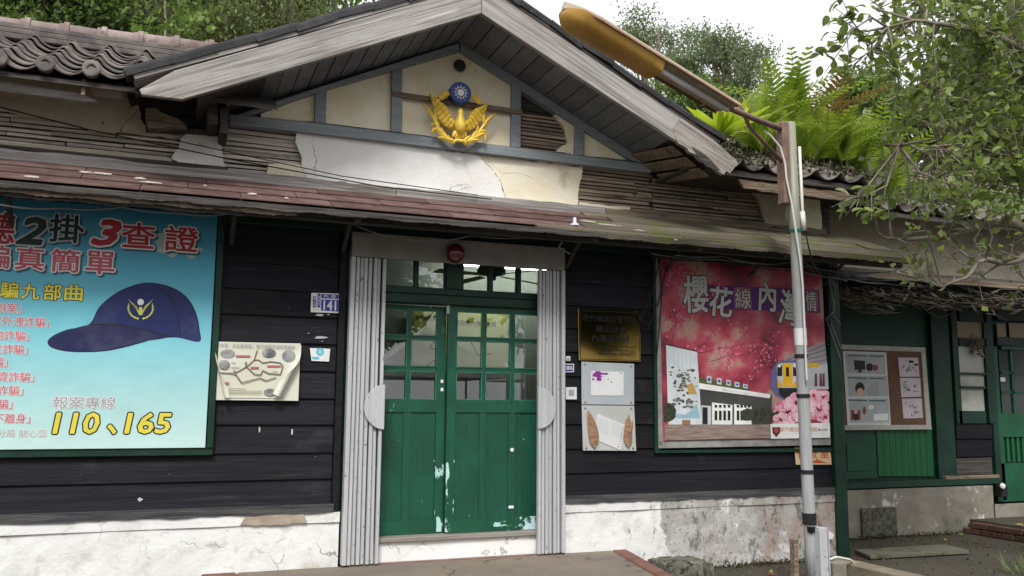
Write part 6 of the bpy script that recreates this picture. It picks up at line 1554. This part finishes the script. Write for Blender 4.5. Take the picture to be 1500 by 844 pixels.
def tree(name, label, cen, rad, ntrunk, nclump, nleaf, Ln, Wd, mat, spread=.45, clump=.28, droop=.3, group=None, seed=0, base=None, twig_n=3, flatc=.55):
    rng = np.random.default_rng(seed); cen = np.array(cen, float); rad = np.array(rad, float)
    bx, by = (cen[0]+rng.uniform(-.6, .6), cen[1]+rng.uniform(-.3, .6)) if base is None else base[:2]
    bz = hillz(bx, by) if base is None else base[2]
    T = thing(name, label, 'tree', (bx, by, bz), group)
    mb = MB(); h_ = cen[2]-bz
    tr = [Vector((bx, by, bz-.1)), Vector((bx+.1, by, bz+h_*.35)), Vector((cen[0]*.6+bx*.4, cen[1], bz+h_*.75)), Vector((cen[0], cen[1], cen[2]+rad[2]*.55))]
    r0 = .05+.022*max(1., h_)
    mb.tube(tr, [r0, r0*.75, r0*.5, r0*.12], 8)
    C_ = []
    while len(C_) < nclump:
        v = rng.normal(size=3); v = v/np.linalg.norm(v)*rng.uniform(.25, 1.0)**.5; c = cen+v*rad
        C_.append(c)
    for c in C_:
        t_ = rng.uniform(.35, .95); k = min(int(t_*3), 2); s_ = tr[k].lerp(tr[k+1], t_*3-k); e_ = Vector(c)
        m_ = s_.lerp(e_, .5)+Vector((0, 0, .12*(e_-s_).length))
        mb.tube([s_, m_, e_], [r0*.28, r0*.16, .008], 5, cap=False)
        for q in range(twig_n):
            f_ = e_+Vector(rng.normal(size=3)*rad*clump*.8); mb.tube([m_.lerp(e_, .6), f_], [.012, .004], 4, cap=False)
    mb.build('trunk', bark, T, smooth=True)
    which = rng.integers(0, nclump, nleaf); off = rng.normal(size=(nleaf, 3))*(rad*clump); off[:, 2] *= flatc
    leaves('crown', np.array(C_)[which]+off, Ln, Wd, mat, T, droop, rng)
    return T
gd = leafmat('leaf_dark', [(.034, .065, .023), (.055, .098, .033), (.085, .14, .05), (.042, .075, .03)], .36)
gm = leafmat('leaf_mid', [(.09, .145, .034), (.135, .21, .045), (.18, .26, .06), (.10, .165, .045)], .45)
gl = leafmat('leaf_light', [(.10, .17, .03), (.16, .26, .05), (.20, .30, .07), (.12, .2, .04)], .4)
go = leafmat('leaf_olive', [(.13, .17, .055), (.18, .23, .075), (.21, .24, .10), (.12, .15, .055)], .42)
gf = leafmat('leaf_feather', [(.13, .18, .08), (.18, .24, .10), (.23, .27, .14), (.15, .20, .10)], .55)
GR = 'trees on the hillside behind the roof'
specs = [
 ('mid green broadleaf tree at the far left behind the tiled ridge', (-5, 20), 9.5, (1.9, 1.4, 1.9), 26, 15000, .13, .06, gm, 1),
 ('rounded mid green tree left of the darkest gap behind the ridge', (85, 24), 8.5, (1.2, 1.0, 1.5), 22, 11000, .12, .06, gm, 2),
 ('very dark evergreen tree high behind the middle of the ridge', (165, -10), 13, (3.0, 2.0, 3.2), 34, 18000, .18, .075, gd, 3),
 ('dark evergreen tree low behind the right part of the ridge', (205, 30), 9.0, (1.6, 1.2, 1.7), 26, 12000, .13, .06, gd, 4),
 ('pale olive bushy tree above the left slope of the gable', (330, 40), 8.0, (1.15, 1.0, 1.6), 24, 15000, .11, .036, go, 5),
 ('olive tree with bare twigs leaning over the gable verge', (415, 25), 8.5, (1.0, .9, 1.5), 20, 8000, .11, .036, go, 6),
 ('tall dark tree at the back left of the hillside', (40, -60), 15, (3.6, 2.4, 3.2), 34, 17000, .21, .09, gd, 7),
 ('grey green tree at the back behind the olive trees', (340, -40), 15, (3.4, 2.4, 3.6), 34, 17000, .20, .085, gm, 8),
 ('small mid green tree peeking over the gable near its ridge', (485, -5), 10, (.9, .9, 1.2), 16, 5000, .12, .055, gm, 9),
]
for lb, px, Y, rad, nc, nl, ln, wd, mt, sd_ in specs:
    tree('hillside_tree', lb, at(px[0], px[1], Y), rad, 1, nc, nl, ln, wd, mt, group=GR, seed=sd_)
# bright sapling
c = at(238, 22, 6.5)
SP = thing('sapling', 'bright yellow-green sapling with broad leaves rising over the ridge', 'sapling', (c.x, 6.5, hillz(c.x, 6.5)))
mb = MB(); mb.tube([Vector((c.x, 6.5, hillz(c.x, 6.5))), Vector((c.x+.1, 6.5, c.z-1)), Vector((c.x, 6.5, c.z+.6))], [.05, .03, .01], 7)
rng = np.random.default_rng(4); cc = []
for k in range(16):
    e_ = Vector((c.x+rng.normal()*.42, 6.5+rng.normal()*.3, c.z+rng.uniform(-.9, .6))); mb.tube([Vector((c.x+.05, 6.5, e_.z-.25)), e_], [.012, .005], 5); cc.append(e_)
mb.build('stem', bark, SP, smooth=True)
cc = np.array([list(q) for q in cc]); w_ = rng.integers(0, len(cc), 420); leaves('foliage', cc[w_]+rng.normal(size=(420, 3))*.14, .13, .075, gl, SP, .6, rng, .6)

# trees behind the right-hand roofs
GR2 = 'trees behind the right-hand roofs'
specs = [
 ('feathery open-crowned tree against the white sky behind the amber lamp', (1062, 95), 7.5, (1.35, .9, .8), 26, 9500, .095, .032, gf, 21),
 ('thin feathery tree top left of the open-crowned tree', (965, 75), 9.5, (1.0, .8, .9), 16, 5200, .10, .034, gf, 22),
 ('bushy dark tree low behind the bird nest fern', (1010, 165), 6.5, (1.1, .8, .65), 16, 5200, .12, .045, gm, 23),
 ('mid green bushy tree behind the tall roof ferns', (1120, 190), 6.0, (.9, .7, .7), 14, 4800, .13, .05, gm, 24),
 ('dense green tree behind the right end of the ferns', (1290, 190), 5.5, (1.2, .8, 1.0), 18, 9000, .15, .06, gm, 25),
 ('dense olive tree at the right edge behind the hanging branches', (1430, 170), 5.5, (1.4, .9, 1.5), 20, 13000, .16, .065, go, 26),
 ('dark tree at the far right edge behind the tiled roof', (1530, 120), 7.0, (1.5, 1.0, 1.9), 18, 7000, .18, .07, gm, 27),
]
for lb, px, Y, rad, nc, nl, ln, wd, mt, sd_ in specs:
    tree('background_tree', lb, at(px[0], px[1], Y), rad, 1, nc, nl, ln, wd, mt, clump=.22, group=GR2, seed=sd_)

# ---- leafy tree overhanging from the right
near = leafmat('leaf_near', [(.13, .18, .045), (.19, .24, .08), (.19, .29, .04), (.26, .29, .16), (.25, .33, .05), (.11, .16, .05)], .48, .38, .45)
RT = thing('overhanging_tree', 'leafy tree at the right whose grey-green branches hang before the roofs', 'tree', (7.6, -1.6, 0))
mb = MB(); fork = Vector((7.3, -1.7, 3.1))
mb.tube([(7.6, -1.6, -.05), (7.55, -1.65, 1.2), (7.4, -1.7, 2.3), fork], [.17, .14, .12, .10], 12)
limbs = [[fork, at(1560, 290, -1.9), at(1460, 205, -2.0), at(1390, 212, -2.0), at(1318, 213, -2.05)],
         [fork, at(1580, 160, -2.1), at(1480, 60, -2.2), at(1380, 30, -2.3), at(1300, 40, -2.3)],
         [fork, at(1590, 60, -1.8), at(1500, -60, -2.0), at(1380, -70, -2.2)],
         [fork, at(1540, 340, -1.7), at(1470, 330, -1.7), at(1400, 345, -1.6), at(1330, 350, -1.5), at(1285, 340, -1.5)],
         [fork, at(1530, 370, -1.9), at(1450, 385, -2.0), at(1380, 420, -2.0)],
         [fork, at(1560, 120, -1.4), at(1460, 130, -1.3), at(1350, 120, -1.2), at(1290, 150, -1.2)]]
allp = []
for l_ in limbs:
    n_ = len(l_); P_ = []
    for a_, b_ in zip(l_[:-1], l_[1:]):
        for k in range(5):
            q = Vector(a_).lerp(Vector(b_), k/5); q += Vector((noise.noise(q*3), noise.noise(q*3+Vector((9, 0, 0))), noise.noise(q*3+Vector((0, 9, 0)))))*.07; P_.append(q)
    P_.append(Vector(l_[-1])); mb.tube(P_, [.05*(1-i/len(P_))**1.2+.006 for i in range(len(P_))], 7); allp.append(P_)
trk = mb.build('trunk', twigm, RT, smooth=True)
rng = np.random.default_rng(77)
# clumps of foliage: (px, py, Y, spread in px, leaves)
cl = []
for k in range(190):
    px = 1515-abs(rng.normal())*115; py = rng.uniform(-40, 270)
    if px < 1225: continue
    edge = 1215+max(0, 60-abs(py-60))*.2
    if px < 1345 and 110 < py < 300: continue
    cl.append((px+rng.uniform(-10, 40), py, rng.uniform(-2.5, -1.2), rng.uniform(16, 34), int(rng.uniform(26, 50))))
for px, py in ((1240, 20), (1262, 45), (1225, 60), (1290, 10), (1300, 60), (1320, 95), (1275, 90), (1345, 30), (1360, 80), (1400, 60), (1250, 95), (1380, 130), (1420, 20), (1440, 90), (1480, 40), (1470, 120)): cl.append((px, py, rng.uniform(-2.4, -1.9), 20, 20))
for px, py in ((1308, 190), (1296, 235), (1300, 215), (1292, 250), (1270, 300), (1290, 310), (1312, 290), (1335, 300), (1350, 325), (1330, 360), (1355, 360), (1245, 305), (1262, 290), (1380, 310), (1410, 300), (1430, 330), (1460, 300), (1390, 350), (1340, 385), (1365, 385), (1345, 405), (1400, 380), (1430, 400), (1470, 370), (1490, 400), (1480, 430), (1320, 400), (1440, 360), (1400, 265), (1440, 250), (1470, 230), (1495, 290), (1420, 290), (1350, 270), (1375, 285), (1340, 250), (1395, 290), (1450, 275), (1480, 265), (1365, 300), (1405, 315), (1445, 310), (1475, 320), (1498, 345), (1360, 240), (1385, 255)): cl.append((px, py, rng.uniform(-2.2, -1.5), 15, 11))
C_ = []; tw = MB()
for px, py, Y, sp_, nl in cl:
    c = at(px, py, Y); best = None
    for P_ in allp:
        for q in P_[3:]:
            d = (q-c).length
            if best is None or d < best[0]: best = (d, q)
    m_ = best[1].lerp(c, .55)+Vector(rng.normal(size=3)*.07); tw.tube([best[1], m_, c], [.011, .007, .003], 5, cap=False)
    rr_ = sp_*.0057
    for k in range(5):
        f_ = c+Vector(rng.normal(size=3))*rr_*.8; tw.tube([m_.lerp(c, rng.uniform(.3, 1)), f_], [.005, .002], 4, cap=False)
        for j in range(max(1, nl//5)): C_.append(list(f_.lerp(c, rng.uniform(-.2, .7))+Vector(rng.normal(size=3))*rr_*.35))
crown = tw.build('crown', twigm, RT, smooth=True)
C_ = np.array(C_); dist = np.linalg.norm(C_-np.array(CAM), axis=1)
# the leaves that show largest are objects of their own, the rest one mass
inframe = []
for i, q in enumerate(C_):
    v = Vector(q)-CAM; z = v.dot(fw); u_ = 750+FPX*v.dot(rt)/z; w_ = 422-FPX*v.dot(up)/z
    if u_ < 1490 and w_ > 8: inframe.append(i)
order = sorted(inframe, key=lambda i: dist[i])[:280]
mask = np.ones(len(C_), bool); mask[order] = False
o = leaves('leaf_mass', C_[mask], .082, .046, near, crown, .25, rng, .5); o['kind'] = 'stuff'
lm = MB()   # one oval leaf, folded along its rib
n = 6; b0 = 0
for i in range(n+1):
    t_ = i/n; wv = .024*math.sin(math.pi*min(.999, max(.02, t_))**.85)**.8; zc = .010*math.sin(math.pi*t_)
    lm.v += [Vector((t_*.088-.044, -wv, zc+.008)), Vector((t_*.088-.044, 0, zc)), Vector((t_*.088-.044, wv, zc+.008))]
for i in range(n):
    for k in (0, 1): lm.f.append((3*i+k, 3*i+k+1, 3*i+k+4, 3*i+k+3)); lm.mi.append(0)
proto_l = None; cw0 = Vector((0, 0, 0))
for i in order:
    if proto_l is None: proto_l = lm.build('leaf', near, crown, smooth=True, org=(0, 0, 0)); o = proto_l
    else:
        o = bpy.data.objects.new('leaf', proto_l.data); COL.objects.link(o); o.parent = crown
    o.location = Vector(C_[i])-wloc(crown); o.rotation_euler = (rng.uniform(-1.1, 1.1), rng.uniform(-.7, 1.0), rng.uniform(0, 6.28)); s_ = rng.uniform(.75, 1.25); o.scale = (s_, s_, s_)

# ---- ferns on the roof
fern_g = leafmat('fern_green', [(.15, .23, .02), (.23, .33, .03), (.30, .41, .04), (.17, .25, .025)], .5, .45)
fern_y = leafmat('fern_lime', [(.26, .36, .03), (.33, .43, .05), (.22, .33, .03)], .5, .4)
fern_r = leafmat('fern_rust', [(.20, .12, .03), (.26, .17, .04), (.14, .10, .03)], .45, .5)
def frond_mesh(mat, ln, npair, wl, bend, name='frond', parent=None):
    mb = MB(); pts = []
    for k in range(npair+1):
        t_ = k/npair; an = bend*t_*t_; pts.append((Vector((ln*(math.sin(an)*t_), 0, ln*t_*math.cos(an*.7))), t_))
    mb.tube([p_ for p_, _ in pts], [.006*(1-t_)+.0015 for _, t_ in pts], 4, m=1)
    for (p_, t_), (p2, _) in zip(pts[:-1], pts[1:]):
        if t_ < .12: continue
        l_ = wl*(math.sin(math.pi*(.12+.86*t_))**.7); tang = (p2-p_).normalized()
        for sg in (-1, 1):
            d = (Vector((0, sg, 0))+tang*.55+Vector((0, 0, -.12))).normalized(); e_ = p_+d*l_; w__ = tang*ln/npair*.58
            nn_ = Vector((.012, 0, 0)); b = len(mb.v); mb.v += [p_-w__*.6, p_.lerp(e_, .55)-w__*.8+nn_, e_, p_.lerp(e_, .5)+w__*.8+nn_, p_+w__*.6]
            mb.f.append((b, b+1, b+2, b+3, b+4)); mb.mi.append(0)
    return mb.build(name, [mat, twigm], parent, org=(0, 0, 0))
def roofz(y): return eZr-.02+.5*(y+.47)+.05
frm_ = {}
def fern(label, px, Y, n, ln, mat, key, seed, tilt=.35):
    r0 = random.Random(seed); p_ = at(px, 250, Y); bz = roofz(Y) if p_.x < 6.2 else roofz(Y)-.35
    F = thing('roof_fern', label, 'fern', (p_.x, Y, bz), 'ferns growing on the roof')
    for k in range(n):
        kk = (key, k % 3)
        if kk not in frm_:
            o = frond_mesh(mat, ln, 22+2*(k % 3), .20-.02*(k % 3), .35+.25*(k % 3), parent=F); frm_[kk] = o.data
        else:
            o = bpy.data.objects.new('frond', frm_[kk]); COL.objects.link(o); o.parent = F
        o.location = (r0.uniform(-.06, .06), r0.uniform(-.05, .05), 0)
        o.rotation_euler = (r0.uniform(-tilt, tilt), r0.uniform(-tilt, tilt), r0.uniform(0, 6.28)); s_ = r0.uniform(.75, 1.12); o.scale = (s_, s_, s_)
    return F
fern('low lime green fern clump nearest the bird nest fern', 1104, .15, 9, .66, fern_y, 'y', 1, .45)
fern('lime green fern just left of the lamp pole top', 1134, .25, 9, .74, fern_y, 'y', 2)
fern('tall bright green fern just right of the lamp pole top', 1172, .2, 9, .98, fern_g, 'g', 3, .24)
fern('tall fern with rusty orange fronds right of the lamp pole', 1200, .3, 6, .92, fern_r, 'r', 4, .22)
fern('tall green fern right of the rusty fern', 1222, .2, 10, .9, fern_g, 'h', 5, .34)
fern('tall green fern in the middle of the roof row', 1246, .3, 10, .9, fern_g, 'h', 6, .36)
fern('dark green fern near the right end of the roof row', 1268, .45, 10, .9, fern_g, 'h', 7, .4)
fern('green fern at the right end of the roof row', 1292, .6, 10, .9, fern_g, 'h', 8, .4)
fern('drooping fern low at the eave below the tall ferns', 1252, -.15, 6, .6, leafmat('fern_pale', [(.10, .14, .08), (.15, .19, .11), (.12, .17, .07)], .4, .4), 'p', 9, 1.0)
for lb_, px_, Y_, n_, ln_, t_ in (('short fern rooted on the eave tiles just right of the pole', 1190, -.1, 8, .55, .5), ('short fern on the eave tiles below the rusty fern', 1212, 0, 8, .6, .5), ('short fern on the eave tiles below the middle of the row', 1234, -.02, 8, .6, .5), ('short leaning fern between pole and bird nest fern', 1118, 0, 8, .5, .6), ('fern filling the back of the row behind the pole top', 1150, .5, 9, .85, .35), ('fern at the far back right of the roof row', 1310, .8, 9, .85, .4), ('fern at the back behind the middle of the row', 1236, .65, 9, .95, .35), ('short fern at the right end of the eave tiles', 1280, .1, 8, .6, .55)):
    fern(lb_, px_, Y_, n_, ln_, fern_g, 'h' if ln_ > .7 else 's', int(px_), t_)
# bird nest fern
p_ = at(1056, 200, -.42); bz = p_.z-.02
BN = thing('bird_nest_fern', 'bright lime bird nest fern at the rotten end of the barge board', 'fern', (p_.x, -.42, bz))
nest = leafmat('nest_leaf', [(.42, .54, .03), (.50, .62, .05), (.34, .48, .03)], .5, .35, .5)
r0 = random.Random(6)
for k in range(24):
    an = k*2.399; el = .45+.65*r0.random(); ln = r0.uniform(.36, .56); mb = MB(); n = 7; d = Vector((math.cos(an)*math.cos(el), math.sin(an)*math.cos(el), math.sin(el))); s_ = Vector((-math.sin(an), math.cos(an), 0))
    for i in range(n+1):
        t_ = i/n; w__ = .048*math.sin(math.pi*min(.98, .12+.86*t_))**.7; c = Vector(BN.location)+d*ln*t_+Vector((0, 0, -.10*t_*t_)); nrm = s_.cross(d)
        mb.v += [c-s_*w__+nrm*.012+nrm*.006*math.sin(9*t_+k), c, c+s_*w__+nrm*.012+nrm*.006*math.cos(9*t_+k)]
    for i in range(n):
        for q in (0, 1): mb.f.append((3*i+q, 3*i+q+1, 3*i+q+4, 3*i+q+3)); mb.mi.append(0)
    mb.build('frond', nest, BN, smooth=True)
# debris and moss on the small right roof
rng = np.random.default_rng(12); n = 1500
xy = np.stack([rng.uniform(4.3, 6.3, n), rng.uniform(-.5, 1.0, n)], 1); zz = np.array([roofz(y) for y in xy[:, 1]])+rng.uniform(-.02, .05, n)
o = leaves('leaf_litter', np.column_stack([xy, zz]), .075, .035, leafmat('litter', [(.05, .045, .03), (.10, .09, .06), (.05, .07, .02), (.15, .13, .09)], .1, .8), None, 0, rng, .8)
o['kind'] = 'stuff'; o['label'] = 'dead leaves and moss lying on the small right roof'; o['category'] = 'leaf litter'
n = 1300
xy = np.stack([rng.uniform(6.3, 11, n), rng.uniform(.45, 1.9, n)], 1); zz = 3.62+.5*(xy[:, 1]-.47)+.05+rng.uniform(0, .1, n)
o = leaves('creeper', np.column_stack([xy, zz]), .10, .055, gm, None, .1, rng, .6); o['kind'] = 'stuff'; o['label'] = 'small green creeper over the porch roof tiles'; o['category'] = 'creeper'
# dry vines hanging on the porch beam
mb = MB(); rr = random.Random(5)
for k in range(260):
    px = rr.uniform(1215, 1540); py = 432+(px-1215)*.03+rr.gauss(0, 8); Y = rr.uniform(.0, .55)
    a_ = at(px, py, Y); b_ = a_+Vector((rr.uniform(.12, .5), rr.uniform(-.12, .12), rr.uniform(-.06, .05))); m_ = a_.lerp(b_, .5)+Vector((0, 0, rr.uniform(-.07, .05)))
    mb.tube([a_, m_, b_], [.005, .004, .002], 4, cap=False)
o = mb.build('dry_vines', M('dry_vine', (.09, .07, .05), .95, ((.16, .13, .10), 9))); o['kind'] = 'stuff'; o['label'] = 'tangle of dry vines along the porch beam'; o['category'] = 'vines'
n = 380; px = rng.uniform(1225, 1540, n); C2 = np.array([list(at(a_, 430+(a_-1215)*.03+rng.normal()*9, rng.uniform(-.05, .5))) for a_ in px]); d_ = np.tile(np.array([[1., 0, -.1]]), (n, 1))
o = leaves('dry_leaves', C2, .13, .028, leafmat('dry_leafs', [(.06, .05, .035), (.11, .095, .07), (.16, .15, .12)], .15, .8), None, .1, rng, .3, d_); o['kind'] = 'stuff'; o['label'] = 'long dry leaves caught in the vines of the porch beam'; o['category'] = 'dry leaves'
# grit, crumbs of leaf and moss on the paving and along the wall foot
rng = np.random.default_rng(55); n = 900
gx = rng.uniform(3.8, 9.5, n); gy = rng.uniform(-1.6, .85, n); k_ = (gy > -.08) & (gx < 6.0); gy[k_] = -.08-rng.exponential(.12, k_.sum())
o = leaves('ground_litter', np.column_stack([gx, gy, np.full(n, .012)]), .028, .016, leafmat('litter_bits', [(.03, .025, .018), (.09, .075, .05), (.05, .055, .02), (.16, .14, .11)], .05, .9), None, 0, rng, .95)
o['kind'] = 'stuff'; o['label'] = 'grit and leaf crumbs scattered on the paving'; o['category'] = 'litter'
n = 1400; gx = np.concatenate([rng.uniform(3.8, 5.98, n//2), rng.uniform(6.1, 8.6, n//2)]); gy = np.concatenate([-.04-rng.exponential(.025, n//2), .87-rng.exponential(.04, n//2)])
o = leaves('moss_line', np.column_stack([gx, gy, .004+rng.exponential(.012, len(gx))]), .03, .018, leafmat('moss_bits', [(.025, .028, .012), (.05, .055, .02), (.07, .075, .03), (.04, .033, .022)], .1, .9), None, 0, rng, .6)
o['kind'] = 'stuff'; o['label'] = 'thin line of moss and dirt along the foot of the walls'; o['category'] = 'moss'
# grass tuft at the lower right corner
c = atz(1500, 842, 0); GT = thing('grass_tuft', 'tuft of grass at the lower right corner of the ground', 'grass', (c.x, c.y, 0)); r0 = random.Random(3)
for k in range(26):
    an = r0.uniform(0, 6.28); b_ = c+Vector((r0.uniform(-.1, .1), r0.uniform(-.1, .1), 0)); mb = MB(); mb.blade(b_, b_+Vector((math.cos(an)*.08, math.sin(an)*.08, r0.uniform(.08, .2))), .012, .003, n=4); mb.build('blade', gl, GT)
# hanging plant on the porch door
c = at(1432, 508, .93); HP = thing('dried_posy', 'small dried pinkish posy hanging between the porch window and door', 'posy', tuple(c)); r0 = np.random.default_rng(9)
leaves('petals', np.array(list(c))+r0.normal(size=(70, 3))*np.array([.06, .02, .06]), .06, .035, leafmat('posy', [(.22, .16, .14), (.30, .22, .19), (.16, .14, .09)], .2, .7), HP, .3, r0)['kind'] = 'stuff'
cable([at(1424, 485, .94), at(1428, 497, .93), at(1432, 505, .93)], .004, twigm, HP, 'stem')

# ------------------------------------------------------------------ across the square, seen in the glass and brass
tentm = M('tent_canvas', (.78, .78, .78), .6, ((.70, .70, .70), 2))
def tent(x, y, w_, lab):
    T = thing('market_tent', lab, 'tent', (x, y, 0), 'white tents across the square'); e_, pk = 2.25, 3.25; h_ = w_/2
    co = [(x-h_, y-h_), (x+h_, y-h_), (x+h_, y+h_), (x-h_, y+h_)]; mb = MB()
    rings = [(1.0, e_), (.62, e_+.30), (.3, e_+.62), (.02, pk)]
    for (f0, z0), (f1, z1) in zip(rings[:-1], rings[1:]):
        for k in range(4):
            a_, b_ = co[k], co[(k+1) % 4]; q = lambda c_, f_, z: Vector((x+(c_[0]-x)*f_, y+(c_[1]-y)*f_, z)); mb.face([q(a_, f0, z0), q(b_, f0, z0), q(b_, f1, z1), q(a_, f1, z1)])
    for k in range(4): a_, b_ = co[k], co[(k+1) % 4]; mb.face([(*a_, e_-.25), (*b_, e_-.25), (*b_, e_), (*a_, e_)])
    mb.build('canopy', tentm, T)
    for a_ in co: m2 = MB(); m2.tube([(*a_, 0), (*a_, e_)], .03, 8); m2.build('pole', polem, T)
tent(5.6, -13.2, 3.0, 'white peaked tent straight across from the door'); tent(9.2, -13.8, 3.0, 'white peaked tent right of the one across from the door'); tent(3.0, -16.0, 3.0, 'white peaked tent behind and left of the first tent')
for k, (x, y, s_) in enumerate(((-9, -19, 1.0), (-2, -22, 1.1), (5, -23, 1.2), (12, -21, 1.1), (19, -19, 1.0), (-16, -15, 1.0), (26, -14, 1.0))):  # tree row added behind the camera to block low sky; greenery reflects in brass
    tree('square_tree', ['leftmost', 'second', 'third', 'fourth', 'fifth', 'nearest left', 'nearest right'][k]+' tree of the out-of-view row across the square', (x, y, 5.0*s_), (2.8, 2.2, 2.6), 1, 20, 12000, .34, .2, gd, group='trees across the square', seed=90+k, base=(x, y, 0))
